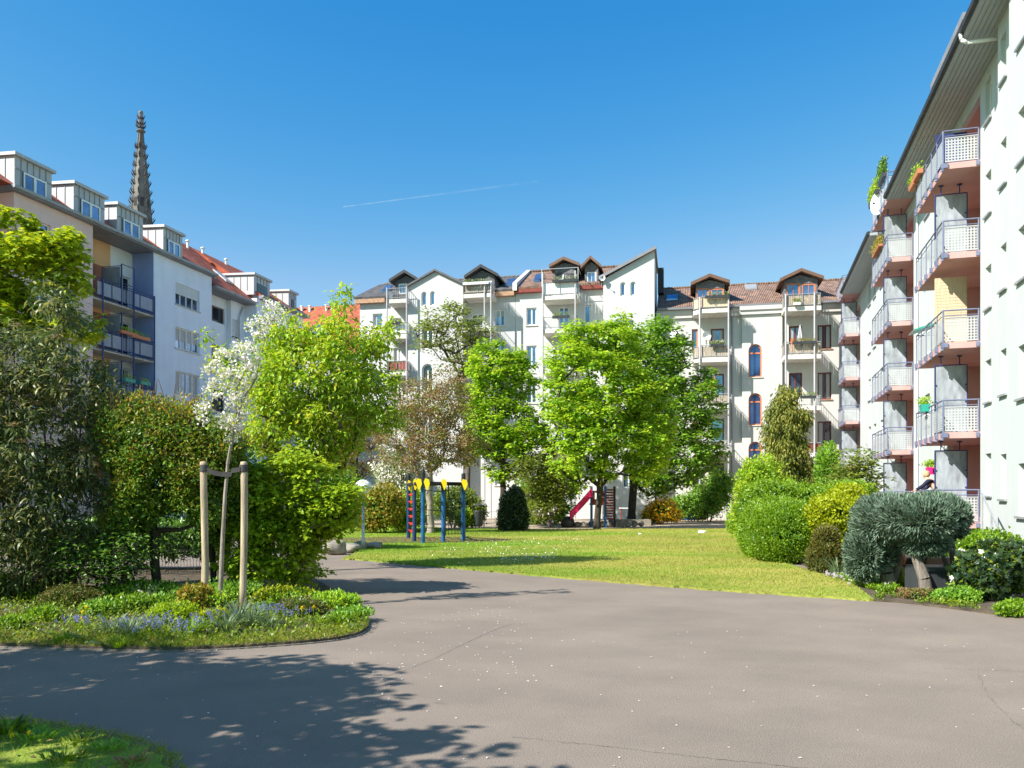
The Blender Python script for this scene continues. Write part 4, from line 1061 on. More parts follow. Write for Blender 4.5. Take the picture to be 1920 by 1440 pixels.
for zc, rr_ in ((zz(238), .75), (zz(231), .7), (zz(221), .55)):
    for i in range(8):
        t = 2*math.pi*i/8; c, s = math.cos(t), math.sin(t)
        m.tube((.3*c, .3*s, zc-.3), (rr_*c, rr_*s, zc+.1), .17, .12, 5); m.tube((rr_*c, rr_*s, zc+.05), ((rr_+.22)*c, (rr_+.22)*s, zc+.5), .12, .03, 5)
m.build('finial_leaves', M['spired'], sp)
for i in range(8):
    t = 2*math.pi*(i+.5)/8
    for zc in (39, 44.5, 50, 55.5): 
        r = np.interp(zc, [p[1] for p in prof], [p[0] for p in prof])*.925; c, s = math.cos(t), math.sin(t); u = (-s, c); w_ = .32
        MB().poly([((r+.03)*c-u[0]*w_, (r+.03)*s-u[1]*w_, zc), ((r+.03)*c+u[0]*w_, (r+.03)*s+u[1]*w_, zc), ((r-.12)*c+u[0]*w_, (r-.12)*s+u[1]*w_, zc+1.7), ((r-.12)*c-u[0]*w_, (r-.12)*s-u[1]*w_, zc+1.7)]).build('slit_window', M['spired'], sp)
# thin condensation trail high in the sky
def trailmat():
    m = bpy.data.materials.new('contrail_ice'); m.use_nodes = True; nt = m.node_tree; b = nt.nodes['Principled BSDF']; o = nt.nodes['Material Output']
    b.inputs['Base Color'].default_value = (.9, .9, .9, 1); b.inputs['Roughness'].default_value = 1
    tr = node(nt, 'ShaderNodeBsdfTransparent'); mx = node(nt, 'ShaderNodeMixShader'); tc = node(nt, 'ShaderNodeTexCoord'); n = node(nt, 'ShaderNodeTexNoise'); n.inputs['Scale'].default_value = .02
    nt.links.new(tc.outputs['Object'], n.inputs['Vector']); r = node(nt, 'ShaderNodeMapRange'); r.inputs['From Min'].default_value = .3; r.inputs['From Max'].default_value = .75; r.inputs['To Min'].default_value = .03; r.inputs['To Max'].default_value = .22
    sx_ = node(nt, 'ShaderNodeSeparateXYZ'); nt.links.new(tc.outputs['Generated'], sx_.inputs[0]); inv = node(nt, 'ShaderNodeMapRange'); inv.inputs['To Min'].default_value = 1.0; inv.inputs['To Max'].default_value = .12
    nt.links.new(sx_.outputs[0], inv.inputs['Value']); mu = node(nt, 'ShaderNodeMath', operation='MULTIPLY'); nt.links.new(n.outputs['Fac'], r.inputs['Value']); nt.links.new(r.outputs[0], mu.inputs[0]); nt.links.new(inv.outputs[0], mu.inputs[1])
    nt.links.new(mu.outputs[0], mx.inputs[0]); nt.links.new(tr.outputs[0], mx.inputs[1]); nt.links.new(b.outputs[0], mx.inputs[2]); nt.links.new(mx.outputs[0], o.inputs[0]); return m
t = MB(); a, b = W(643, 388, 3000), W(1010, 340, 3000)
for i in range(24): t.tube(a+(b-a)*i/24, a+(b-a)*(i+1)/24, 1.3+.10*i, 1.3+.10*(i+1), 8, caps=False)
tag(t.build('contrail', trailmat()), None, None, None, 'structure')
# ---------------------------------------------------------------- plants
def sample_centres(ells, n, rng, sp=0.6, shell=.5):
    """cluster centres spread through a union of ellipsoids, kept apart so that gaps remain"""
    E = np.array(ells, float); vol = E[:, 3]*E[:, 4]*E[:, 5]; pr = vol/vol.sum()
    tot = vol.sum()*4.19; dmin = sp*(tot/n)**(1/3)
    out = np.zeros((0, 3)); tries = 0; ph = rng.uniform(0, 6, 3)
    while len(out) < n and tries < 60:
        tries += 1
        k = rng.choice(len(E), n, p=pr); d = unit(rng.normal(0, 1, (n, 3))); r = rng.random(n)**shell
        r = r*(1 + .17*np.sin(4.3*d[:, 0]+2.1*k+ph[0])*np.sin(5.1*d[:, 2]+k+ph[1]) + .13*np.sin(7.7*d[:, 1]+ph[2])) ; r = np.where(rng.random(n) < .07, r*1.16, r)
        c = E[k, :3] + d*r[:, None]*E[k, 3:]
        for p in c:
            if len(out) >= n: break
            if len(out) == 0 or np.min(np.sum((out-p)**2, 1)) > dmin*dmin: out = np.vstack([out, p])
    return out
def grow(base, fork, C, r0, rng, lean=0.0, step=.45, up=.25, rmin=.006):
    """limbs from a trunk to every leaf cluster; radii follow the number of tips carried"""
    base = np.array(base, float); fork = np.array(fork, float)
    n = 6; T = [base + (fork-base)*t + np.array([rng.normal(0, .012), rng.normal(0, .012), 0])*np.linalg.norm(fork-base)*(0 < t < 1) for t in np.linspace(0, 1, n)]
    top = C[np.argmax(C[:, 2])]
    lead = [fork + (top-fork)*t*.8 + rng.normal(0, .04, 3)*np.linalg.norm(top-fork)*.5 for t in (.25, .5, .75, 1)]
    nodes = T + lead; par = [-1] + list(range(len(nodes)-1))
    N = np.array(nodes); nn = list(nodes)
    order = np.argsort(np.linalg.norm(C - fork, axis=1)); tips = []
    for ci in order:
        c = C[ci]; A = np.array(nn)
        d = np.linalg.norm(A - c, axis=1); dz = A[:, 2] - c[2]
        h = np.linalg.norm((A-c)[:, :2], axis=1)
        cost = d + np.maximum(0, dz + up*h)*1.6
        cost[:n-2] += 50
        j = int(np.argmin(cost)); a = A[j]; L = d[j]; k = max(1, int(L/step)); prev = j
        for q in range(1, k+1):
            t = q/k; p = a + (c-a)*t; p[2] -= math.sin(t*math.pi)*L*.08
            if q < k: p = p + rng.normal(0, .05*L/k + .01, 3)
            nn.append(p); par.append(prev); prev = len(nn)-1
        tips.append(prev)
    cnt = np.zeros(len(nn))
    for t in tips: cnt[t] += 1
    for i in range(len(nn)-1, 0, -1): cnt[par[i]] += cnt[i]
    cnt = np.maximum(cnt, 1); R = np.maximum(rmin, r0*(cnt/cnt[0])**.52)
    A = np.array(nn); par = np.array(par); i = np.arange(1, len(nn))
    flare = R.copy(); flare[0] *= 1.35
    keep = np.linalg.norm(A[i]-A[par[i]], axis=1) > 1e-4; i = i[keep]
    return A[par[i]], A[i], np.minimum(flare[par[i]], R[i]*1.6+.01), R[i]
def foliage(name, C, per, cr, L, Wr, tpl, mt, rng, parent=None, flat=.7, droop=.2, mode='spread', centre=None, sizevar=.35):
    n = len(C)*per
    k = np.repeat(np.arange(len(C)), per)
    scale = rng.uniform(.65, 1.25, len(C))[k]
    off = rng.normal(0, .45, (n, 3)); nr = np.linalg.norm(off, axis=1, keepdims=True); off = off/np.maximum(nr, 1e-6)*np.minimum(nr, 1.05)
    if mode == 'spread': off[:, 2] = np.where(rng.random(n) < .6, np.abs(off[:, 2]), off[:, 2])
    off[:, 2] *= flat
    P = C[k] + off*cr*scale[:, None]
    out = unit(off + rng.normal(0, .35, (n, 3)))
    if mode == 'spread':
        A = out.copy(); A[:, 2] = A[:, 2]*.4 - droop; N = np.column_stack([rng.normal(0, .45, n), rng.normal(0, .45, n), np.ones(n)])
    elif mode == 'up':
        A = out + np.array([0, 0, .5]); N = rng.normal(0, 1, (n, 3))
    elif mode == 'droop':
        A = out*.5 + np.array([0, 0, -.9]); N = rng.normal(0, 1, (n, 3)) + np.array([0, -.3, .2])
    elif mode == 'hang':
        A = out*1.0 + np.array([0, 0, -.32]) + rng.normal(0, .45, (n, 3)); N = np.column_stack([rng.normal(0, .5, n), rng.normal(0, .5, n), np.ones(n)]) + out*.4
    else:
        A = rng.normal(0, 1, (n, 3)); N = rng.normal(0, 1, (n, 3))
    if mode == 'spread': N = N*.6 + out*.75
    l = L*(1 + rng.uniform(-sizevar, sizevar, n))
    return leaves(name, P, A, N, l, l*Wr, tpl, mt, parent)
def px_ells(Y, lst):
    out = []
    for e in lst:
        px, py, rx, rz = e[:4]; dy = e[4] if len(e) > 4 else 0.0; ry = e[5] if len(e) > 5 else None
        y = Y + dy; s = y/F; c = W(px, py, y)
        out.append((c.x, c.y, max(c.z, .1), rx*s, ry if ry else rx*s, rz*s))
    return out
def tree(name, label, cat, Y, bx, ells, n, per, cr, L, Wr, lm, bark, r0, seed, forkf=.3, fx=None, tpl='diamond', mode='spread', group=None,
         flat=.7, droop=.2, up=.25, sp=.6, shell=.5, extra=None, crown='crown', step=.45, rmin=.006, trunkname='trunk', floor=.12, sizevar=.35):
    rng = np.random.default_rng(seed)
    C = crown_pts(ells, Y, n, rng, inner=shell, sp=sp) if len(ells[0]) == 2 else sample_centres(px_ells(Y, ells), n, rng, sp, shell); C = C[C[:, 2] > floor]
    base = np.array([(bx-960)*Y/F, Y, 0.0])
    top = C[:, 2].max(); fk = np.array([C[:, 0].mean()*.5+base[0]*.5 if fx is None else (fx-960)*Y/F, Y, top*forkf])
    root = empty(name, tuple(base), 0, label, cat, group)
    C = C - base
    p0, p1, a, b = grow((0, 0, -.05), fk - base, C, r0, rng, up=up, step=step, rmin=rmin)
    tubes(trunkname, p0, p1, a, b, bark, root)
    foliage(crown, C, per, cr, L, Wr, tpl, lm, rng, root, flat, droop, mode, sizevar=sizevar)
    if extra: extra(root, C, rng)
    return root
def flowers(name, frac, per, cr, L, mt, Wr=.9):
    def f(root, C, rng):
        k = rng.choice(len(C), max(1, int(len(C)*frac)), replace=False)
        foliage(name, C[k] + rng.normal(0, cr*.4, (len(k), 3)), per, cr, L, Wr, 'diamond', mt, rng, root, .9, 0, 'any')
    return f
def shell_pts(E, n, rng, depth=.25, zmin=.0, noise=.06):
    """points in the outer layer of a union of ellipsoids (clipped shrubs)"""
    E = np.array(E, float); area = (E[:, 3]*E[:, 5]*2+E[:, 3]*E[:, 4]); pr = area/area.sum(); P = []; D = []
    tot = 0
    while tot < n:
        k = rng.choice(len(E), n, p=pr); d = unit(rng.normal(0, 1, (n, 3)))
        sgn = np.sign(d)*np.abs(d)**.8; d2 = unit(sgn)
        r = 1 - depth*rng.random(n)**1.6 + noise*np.sin(7*d[:, 0]+3*k)*np.sin(9*d[:, 2]+k) + rng.normal(0, noise*.5, n)
        p = E[k, :3] + d2*r[:, None]*E[k, 3:]
        nrm = unit(d2/E[k, 3:])
        ok = p[:, 2] > zmin
        for j, e in enumerate(E):
            q = ((p - e[:3])/e[3:]); inside = np.sum(q*q, 1) < (1-depth)**2
            ok &= ~(inside & (k != j))
        P.append(p[ok]); D.append(nrm[ok]); tot += ok.sum()
    return np.concatenate(P)[:n], np.concatenate(D)[:n]
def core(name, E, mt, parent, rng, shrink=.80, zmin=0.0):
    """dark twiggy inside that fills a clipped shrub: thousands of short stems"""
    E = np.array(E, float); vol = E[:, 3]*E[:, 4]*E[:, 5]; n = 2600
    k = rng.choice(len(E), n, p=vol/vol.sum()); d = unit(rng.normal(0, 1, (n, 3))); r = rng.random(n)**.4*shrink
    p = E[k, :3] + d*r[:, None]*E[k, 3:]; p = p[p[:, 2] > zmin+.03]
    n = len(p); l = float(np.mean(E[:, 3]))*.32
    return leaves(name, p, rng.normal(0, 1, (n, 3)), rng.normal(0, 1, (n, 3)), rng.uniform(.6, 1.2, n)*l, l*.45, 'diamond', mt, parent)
def shrub(name, label, cat, Y, bx, ells, n, L, Wr, lm, seed, tpl='diamond', group=None, outw=.8, coremat=None, stems=4, bark=None, depth=.25,
          noise=.06, zmin=.02, upv=.3, part='foliage', extra=None, jitter=.5):
    rng = np.random.default_rng(seed); E = px_ells(Y, ells)
    base = np.array([(bx-960)*Y/F, Y, 0.0]); root = empty(name, tuple(base), 0, label, cat, group)
    E = [(e[0]-base[0], e[1]-base[1], e[2], e[3], e[4], e[5]) for e in E]
    P, D = shell_pts(E, n, rng, depth, zmin, noise)
    sh_ = rng.random(n) < .05; P[sh_] += D[sh_]*rng.uniform(.02, .16, (sh_.sum(), 1))*np.mean(np.array(E)[:, 3])*1.6
    A = D*outw + rng.normal(0, jitter, (n, 3)) + np.array([0, 0, upv]); N = D + rng.normal(0, .5, (n, 3))
    l = L*rng.uniform(.65, 1.3, n)
    leaves(part, P, A, N, l, l*Wr, tpl, lm, root)
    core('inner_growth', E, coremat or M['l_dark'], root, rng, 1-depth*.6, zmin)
    if stems:
        a = rng.uniform(0, 6.28, stems); e = E[0]
        p0 = np.column_stack([np.cos(a)*.08, np.sin(a)*.08, np.full(stems, -.03)])
        p1 = np.column_stack([e[0]+np.cos(a)*e[3]*.5, e[1]+np.sin(a)*e[4]*.4, np.full(stems, max(.15, e[2]))])
        tubes('stem', p0, p1, .03, .012, bark or M['barkd'], root)
    if extra: extra(root, E, rng)
    return root
def crown_pts(poly, Y, n, rng, thick=.8, sp=.62, inner=.35, gap=.42):
    """cluster centres through a crown with the outline given as (px,py) at distance Y; depth follows how far a point lies from the outline"""
    Q = np.array(poly, float); lo, hi = Q.min(0), Q.max(0)
    def edge(p):
        d = np.full(len(p), 1e9)
        for i in range(len(Q)):
            a, b = Q[i-1], Q[i]; ab = b-a; t = np.clip(((p-a)@ab)/(ab@ab+1e-9), 0, 1); d = np.minimum(d, np.linalg.norm(p-(a+t[:, None]*ab), axis=1))
        return d
    c = rng.uniform(lo, hi, (6000, 2)); c = c[inpoly(c, [tuple(q) for q in Q])]; D = edge(c); R = D.max()
    half = np.sqrt(np.maximum(0, D*(2*R-D)))*thick
    u = rng.uniform(-1, 1, len(c)); u = np.sign(u)*np.abs(u)**inner
    y = Y + u*half*Y/F
    P = np.column_stack([(c[:, 0]-960)*Y/F, y, EYE+(HY-c[:, 1])*Y/F])
    fr_ = 2.6/(R*Y/F); o_ = rng.uniform(0, 50, 3)
    nv = np.array([mnoise.noise(Vector(tuple(q*fr_+o_))) for q in P]); ok = nv > np.quantile(nv, gap); P = P[ok]; half = half[ok]; D = D[ok]
    w_ = half + R*.15; P = P[rng.permutation(len(P))] if False else P[np.argsort(-rng.random(len(P))**(1/w_))]
    vol = (np.sum(half)/len(half)*2*Y/F)*(len(P)/6000*np.prod(hi-lo))*(Y/F)**2; dm = sp*(vol/n)**(1/3); out = np.zeros((0, 3))
    for q in P:
        if len(out) >= n: break
        if len(out) == 0 or np.min(np.sum((out-q)**2, 1)) > dm*dm: out = np.vstack([out, q])
    return out
G_TREE = 'trees around the lawn'
# --- middle distance trees
tree('maple_tree', 'broad bright green maple in front of the tall gable, just beside the slide', 'tree', 38.5, 1119,
     [(1018,735),(1035,700),(1030,665),(1050,640),(1060,618),(1082,604),(1095,622),(1112,612),(1125,586),(1140,612),(1155,605),(1163,587),(1180,610),(1200,640),(1205,690),(1235,720),(1262,770),(1255,830),(1240,880),(1200,905),(1165,880),(1150,905),(1110,895),(1080,915),(1050,890),(1030,850),(1045,810),(1018,780)],
     340, 120, .44, .155, .95, M['l_maple'], M['barkd'], .17, 11, .26, None, 'diamond', 'spread', G_TREE, .8, .3, .25, .8, .45)
tree('maple_tree', 'darker maple standing behind on the right, in front of the cream house', 'tree', 46, 1183,
     [(1165,650),(1190,625),(1205,605),(1224,596),(1240,612),(1250,592),(1265,612),(1282,624),(1290,650),(1290,690),(1310,700),(1330,690),(1335,715),(1370,748),(1350,770),(1340,800),(1358,850),(1340,880),(1310,900),(1300,925),(1260,915),(1230,935),(1200,920),(1180,880),(1190,800),(1180,700)],
     280, 110, .50, .175, .95, M['l_maple2'], M['barkd'], .24, 12, .30, 1190, 'diamond', 'spread', G_TREE, .8, .3, .25, .8, .45)
tree('maple_tree', 'narrow light green maple behind the climbing frame and left of the dark cone-shaped shrub', 'tree', 42, 941,
     [(876,690),(885,660),(905,644),(922,655),(938,642),(955,665),(968,650),(985,656),(1000,680),(1003,720),(985,740),(1010,770),(1030,800),(1035,850),(1015,880),(985,890),(950,905),(920,895),(900,860),(870,830),(880,790),(868,760),(878,730)],
     200, 120, .44, .16, .95, M['l_maple'], M['barkd'], .18, 13, .34, None, 'diamond', 'spread', G_TREE, .8, .3, .25, .8, .45)
tree('sparse_tree', 'airy young green tree whose thin upswept branches show against the white gable', 'tree', 49, 880,
     [(775,600),(805,584),(842,570),(878,573),(905,600),(932,615),(932,645),(905,660),(885,700),(870,735),(845,700),(815,660),(785,665),(770,635)],
     150, 34, .50, .19, .6, M['l_small'], M['bark'], .17, 14, .32, 875, 'diamond', 'spread', G_TREE, .7, .1, .05, .55, .6)
tree('flowering_tree', 'brownish pink budding tree with a pale straight trunk behind the climbing frame', 'tree', 34, 806,
     [(745,735),(780,705),(825,688),(865,705),(885,740),(875,790),(905,820),(925,850),(900,880),(850,875),(800,890),(750,880),(710,860),(698,820),(730,800),(710,765)],
     330, 46, .42, .10, .5, M['l_brown'], M['barkp'], .15, 15, .30, 806, 'diamond', 'any', G_TREE, .7, .1, .1, .5, .6,
     flowers('small_leaves', .4, 22, .4, .13, M['l_small'], .5), step=.35)
tree('sparse_tree', 'grey-brown twiggy tree with few leaves behind the lantern, left of the white blossom bush', 'tree', 44, 668,
     [(630,800),(650,770),(690,750),(720,770),(735,810),(715,850),(700,890),(660,900),(625,880),(615,840)], 150, 46, .45, .13, .5, M['l_brown'], M['bark'], .11, 18, .3, 668, 'diamond', 'any', G_TREE, .7, .1, .1, .6, .6, step=.35)
tree('lilac_bush', 'loose bush with pale lilac flower heads behind the dark cone-shaped shrub', 'bush', 41, 1035,
     [(1025,900,38,40),(1052,900,30,30),(1000,880,35,32),(1018,945,38,30)], 150, 60, .5, .15, .6, M['l_small'], M['bark'], .09, 16, .22,
     extra=flowers('blossom', .16, 26, .26, .10, M['f_lilac']), sp=.5)
tree('white_blossom_bush', 'rounded bush covered with white blossom left of the climbing frame', 'bush', 37, 745,
     [(735,885,36,34),(760,930,40,32),(720,930,30,34),(775,885,22,20)], 120, 40, .40, .13, .55, M['l_small'], M['bark'], .07, 17, .2,
     extra=flowers('blossom', .85, 46, .38, .105, M['f_white']), sp=.5)
for lab, Y, bx, e, n, col, seed in (
    ('olive green shrub between the white globe lamp and the climbing frame', 34, 720, [(715,950,42,42),(690,962,30,34)], 5200, 'l_tip', 21),
    ('yellow-green shrub seen through the posts of the climbing frame', 36, 770, [(770,952,40,38),(745,965,28,28)], 5200, 'l_cherry', 22),
    ('low green shrub behind the swing of the climbing frame', 40, 850, [(852,945,44,34),(880,960,34,24)], 5200, 'l_small', 23),
    ('small yellow-green bush beside the litter bin', 39, 872, [(872,972,20,16)], 1800, 'l_cherry', 24),
    ('wide leafy shrub filling the gap behind the slide', 46, 1065, [(1030,955,46,34),(1062,900,34,44),(1010,920,44,50),(985,960,36,34)], 6500, 'l_maple2', 25),
    ('shaded green shrub at the foot of the cream house, right of the orange flowers', 51, 1330, [(1325,940,40,36),(1290,950,40,24),(1350,915,30,40)], 5200, 'l_maple2', 26),
    ('dark leafy shrub at the left of the lawn behind the boulders', 40, 650, [(640,930,46,50),(600,900,44,60)], 6000, 'l_maple2', 27)):
    shrub('shrub', lab, 'shrub', Y, bx, e, n, .13, .6, M[col], seed, group='shrubs behind the lawn', noise=.12, depth=.4, jitter=.8)
shrub('yew_shrub', 'dark cone-shaped evergreen shrub standing alone at the back of the lawn', 'shrub', 36.5, 962,
      [(962,975,30,34),(962,950,24,30),(966,930,13,18)], 7000, .11, .45, M['l_ivy'], 31, noise=.1, upv=.5, coremat=M['l_jund'])
shrub('azalea_bush', 'bright orange and yellow flowering bush in front of the cream house', 'bush', 46, 1240,
      [(1240,958,30,22),(1222,968,22,16),(1258,966,20,14)], 2600, .13, .7, M['l_orange'], 32, noise=.15, depth=.5, jitter=.9)
# --- conifers and shrubs on the right
rngc = np.random.default_rng(41)
tree('cypress_tree', 'golden olive weeping cypress rising above the shrubs on the right', 'tree', 31, 1488,
     [(1466,730),(1474,700),(1483,710),(1490,735),(1505,755),(1512,790),(1500,820),(1515,850),(1530,885),(1542,910),(1530,935),(1480,955),(1430,930),(1425,890),(1440,860),(1432,810),(1445,770),(1455,745)],
     300, 90, .26, .13, .32, M['l_con'], M['barkd'], .14, 42, .35, 1482, 'strap', 'droop', None, 1.25, .3, .0, .6, .6, floor=.4)
tree('small_tree', 'thin young tree with few pale leaves in front of the pink balconies', 'tree', 25, 1608,
     [(1605,870,30,38),(1585,905,34,26),(1630,900,24,32),(1600,925,40,18)], 110, 26, .30, .125, .65, M['l_small'], M['bark'], .045, 43, .35, 1602, 'diamond', 'spread', None, .7, .1, .0)
shrub('tall_shrub', 'tall loose yellow-green shrub left of the golden cypress', 'shrub', 27, 1425,
      [(1425,905,42,50),(1408,935,30,46),(1450,940,50,52),(1400,975,36,36)], 17000, .10, .6, M['l_cherry'], 44, noise=.14, depth=.45, jitter=.9)
shrub('tall_shrub', 'dark conifer-like shrub squeezed between the cypress and the thin young tree', 'shrub', 29, 1555,
      [(1552,890,22,60),(1560,940,30,40)], 5000, .13, .4, M['l_maple2'], 45, noise=.1, depth=.4)
shrub('clipped_hedge', 'large rounded clipped hedge at the edge of the lawn', 'hedge', 19.3, 1470,
      [(1462,1000,62,60,0,1.0),(1425,1000,36,56,1.2,1.0),(1492,985,50,46,.5,.9),(1455,975,54,44,1.4,1.2)], 38000, .050, .62, M['l_hedge'], 46, noise=.03, depth=.16, jitter=.45)
shrub('tall_shrub', 'soft light green shrub growing behind the clipped hedge', 'shrub', 23, 1400,
      [(1410,965,32,40,0,.7),(1440,930,48,32,0,.9),(1500,935,48,30,0,.9)], 13000, .07, .6, M['l_hedge'], 47, noise=.1, depth=.35, jitter=.8)
shrub('golden_shrub', 'vivid yellow-green shrub between the clipped hedge and the blue junipers', 'shrub', 18.6, 1560,
      [(1560,962,44,36),(1590,935,34,26,.8),(1535,975,28,32),(1585,1000,34,34)], 12500, .075, .62, M['l_gold'], 48, noise=.12, depth=.35, jitter=.8)
shrub('golden_shrub', 'round yellow-green shrub top showing just behind the blue junipers', 'shrub', 21.5, 1600,
      [(1592,925,44,24),(1560,930,30,20)], 6500, .07, .62, M['l_hedge'], 49, noise=.12, depth=.35, jitter=.8)
shrub('yew_shrub', 'small brownish olive cone-shaped shrub beside the clipped hedge', 'shrub', 16.6, 1547,
      [(1547,1046,32,38),(1548,1012,22,26)], 9000, .06, .35, M['l_yew'], 50, tpl='needle', noise=.06, depth=.25, upv=.6, coremat=M['l_jund'])
# blue junipers on bare stems: three clipped cushions
def juniper(label, Y, bx, trunk, cush, n, seed):
    rng = np.random.default_rng(seed); E = px_ells(Y, cush)
    base = np.array([(bx-960)*Y/F, Y, 0.03]); root = empty('juniper', tuple(base), 0, label, 'juniper', 'blue junipers along the asphalt')
    E = [(e[0]-base[0], e[1]-base[1], e[2]-.03, e[3], e[4], e[5]) for e in E]
    P, D = shell_pts(E, n, rng, .30, .03, .07)
    A = D + np.array([0, 0, .55])*(D[:, 2:3] > -.3) + rng.normal(0, .28, (n, 3)); N = rng.normal(0, 1, (n, 3))
    l = rng.uniform(.05, .11, n)
    leaves('needle_sprays', P, A, N, l, l*.20, 'needle', M['l_jun'], root)
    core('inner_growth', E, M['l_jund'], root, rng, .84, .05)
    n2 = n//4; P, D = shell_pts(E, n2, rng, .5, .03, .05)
    leaves('shade_dark_needles', P, D+rng.normal(0, .6, (n2, 3)), rng.normal(0, 1, (n2, 3)), .10, .03, 'needle', M['l_jund'], root)  # darker copy of the needle colour, stands in for shade inside the cushion
    a0, a1, r0, r1 = [], [], [], []
    for pts, r in trunk:
        q = [np.array([(x-960)*Y/F, Y+dy, EYE+(HY-y)*Y/F]) - base for x, y, dy in pts]
        q[0][2] = -.04
        for i in range(len(q)-1):
            a0.append(q[i]); a1.append(q[i+1]); k = len(q)-1; r0.append(r*(1-.45*i/k)); r1.append(r*(1-.45*(i+1)/k))
    tubes('trunk', a0, a1, r0, r1, M['juntrunk'], root, 10)
    return root
juniper('blue-green juniper cushion reaching down to the ground, leftmost of the three', 13.6, 1668,
        [([(1668,1104,0),(1662,1075,0),(1658,1040,.1),(1650,990,.1)], .13), ([(1668,1104,0),(1690,1060,.1),(1700,1000,.2)], .07)],
        [(1652,975,46,46,0,.55),(1700,980,42,42,.2,.5),(1618,1040,28,46,.1,.4),(1645,1000,40,48,.5,.6),(1640,1040,30,30,.2,.35)], 30000, 51)
juniper('blue-green juniper cushion on a pale twisted stem, middle one of the three', 12.9, 1736,
        [([(1738,1118,0),(1733,1085,0),(1722,1040,.1),(1712,990,.2)], .11), ([(1733,1085,0),(1738,1040,.2),(1745,1000,.2)], .05)],
        [(1725,975,54,39,0,.5),(1690,970,46,39,.2,.5),(1735,1010,40,30,.1,.4)], 24000, 52)
juniper('blue-green flat-topped juniper on a thin dark stem, rightmost of the three', 13.2, 1795,
        [([(1797,1110,0),(1792,1070,0),(1784,1020,0),(1778,985,.1)], .075), ([(1792,1070,0),(1770,1030,.1),(1756,1000,.1)], .04), ([(1784,1020,0),(1795,1000,.1)], .03)],
        [(1767,967,38,32,0,.5),(1746,957,42,30,.2,.5),(1780,983,24,24,0,.35)], 20000, 53)
def ivy_extra(root, E, rng):
    P, D = shell_pts(E, 1500, rng, .15, .02, .08); P = P[(P[:, 2] > .15)]; D = D[:len(P)]
    k = len(P); leaves('young_leaves', P, D+rng.normal(0, .6, (k, 3)), D+rng.normal(0, .4, (k, 3)), .085, .075, 'maple', M['l_ivyy'], root)
shrub('ivy_bush', 'dark glossy ivy bush with a few yellow-green leaves at the right edge of the asphalt', 'bush', 12.2, 1850,
      [(1835,1085,46,48),(1880,1052,52,36,.3),(1905,1075,40,36,.2),(1815,1110,26,32),(1850,1120,34,26)], 6500, .085, .95, M['l_ivy'], 54, tpl='maple', noise=.12, depth=.35, jitter=.6, outw=.6,
      bark=M['barkp'], extra=ivy_extra, stems=6)
shrub('garden_shrub', 'light green leafy shrub behind the ivy bush against the white wall', 'shrub', 15.5, 1860,
      [(1850,1022,52,28),(1890,1035,40,28),(1800,1050,40,34)], 8000, .06, .7, M['l_hedge'], 55, noise=.12, depth=.4, jitter=.8)
shrub('garden_shrub', 'small sunlit green shrub glimpsed between the juniper stems', 'shrub', 15.8, 1772,
      [(1765,1050,26,34),(1745,1060,22,26)], 3500, .06, .7, M['l_hedge'], 56, noise=.12, depth=.4, jitter=.8)
shrub('ground_shrub', 'low bright leafy plant at the foot of the rightmost juniper', 'shrub', 11.9, 1798,
      [(1800,1122,34,18),(1770,1128,20,12)], 2200, .05, .55, M['l_maple2'], 57, noise=.1, depth=.5, jitter=.9, stems=0)
shrub('ground_shrub', 'low yellow-green plant in the bottom corner right of the ivy bush', 'shrub', 10.6, 1905,
      [(1912,1140,30,14),(1885,1146,18,10)], 1500, .05, .6, M['l_hedge'], 58, noise=.1, depth=.5, jitter=.9, stems=0)
shrub('ground_shrub', 'reddish low plant beside the middle juniper stem', 'shrub', 12.3, 1712,
      [(1708,1124,24,9),(1735,1130,20,8)], 1500, .04, .4, M['l_brown'], 59, noise=.1, depth=.6, jitter=.9, stems=0)
# --- left foreground
tree('cherry_tree', 'large bright green tree right of the white blossoming sapling', 'tree', 17, 585,
     [(385,632),(402,640),(430,680),(455,690),(478,672),(500,655),(505,620),(525,600),(535,575),(552,600),(565,580),(580,605),(600,600),(608,566),(625,575),(638,560),(648,534),(662,545),(656,575),(670,600),(690,630),(720,620),(740,598),(742,625),(722,650),(700,680),(735,695),(758,702),(745,725),(715,740),(735,765),(755,772),(735,795),(690,800),(665,830),(650,880),(600,880),(540,870),(500,850),(460,850),(455,800),(480,780),(460,750),(470,720),(425,700)],
     470, 46, .26, .105, .52, M['l_cherry'], M['bark'], .10, 61, .30, 585, 'ovate', 'hang', None, .8, .3, .12, .7, .55, step=.3)
tree('lime_shrub', 'dense lime green shrub whose branches spread to the ground behind the right stake', 'shrub', 13.2, 560,
     [(430,900),(470,868),(510,858),(550,848),(590,866),(625,882),(650,898),(674,905),(690,950),(682,985),(640,1000),(610,1020),(585,1050),(602,1082),(565,1095),(540,1125),(500,1125),(470,1110),(440,1120),(415,1080),(405,1000),(410,950)],
     350, 60, .20, .085, .78, M['l_lime'], M['bark'], .05, 62, .2, 540, 'ovate', 'spread', None, .7, .25, .1, .5, .55, step=.25)
tree('maple_tree', 'young yellow-green maple reaching in at the left edge above the leathery shrub', 'tree', 20.0, 30,
     [(-120,460),(-60,435),(0,430),(20,402),(45,400),(62,425),(60,445),(95,440),(112,422),(132,440),(150,458),(168,475),(152,495),(130,500),(150,530),(170,535),(150,555),(110,550),(60,540),(60,580),(110,590),(150,588),(192,610),(182,640),(130,640),(60,620),(-40,650),(-120,580)],
     150, 70, .33, .16, 1.0, M['l_near'], M['bark'], .10, 63, .45, 0, 'maple', 'spread', None, .8, .3, .15, .8, .5, step=.3)
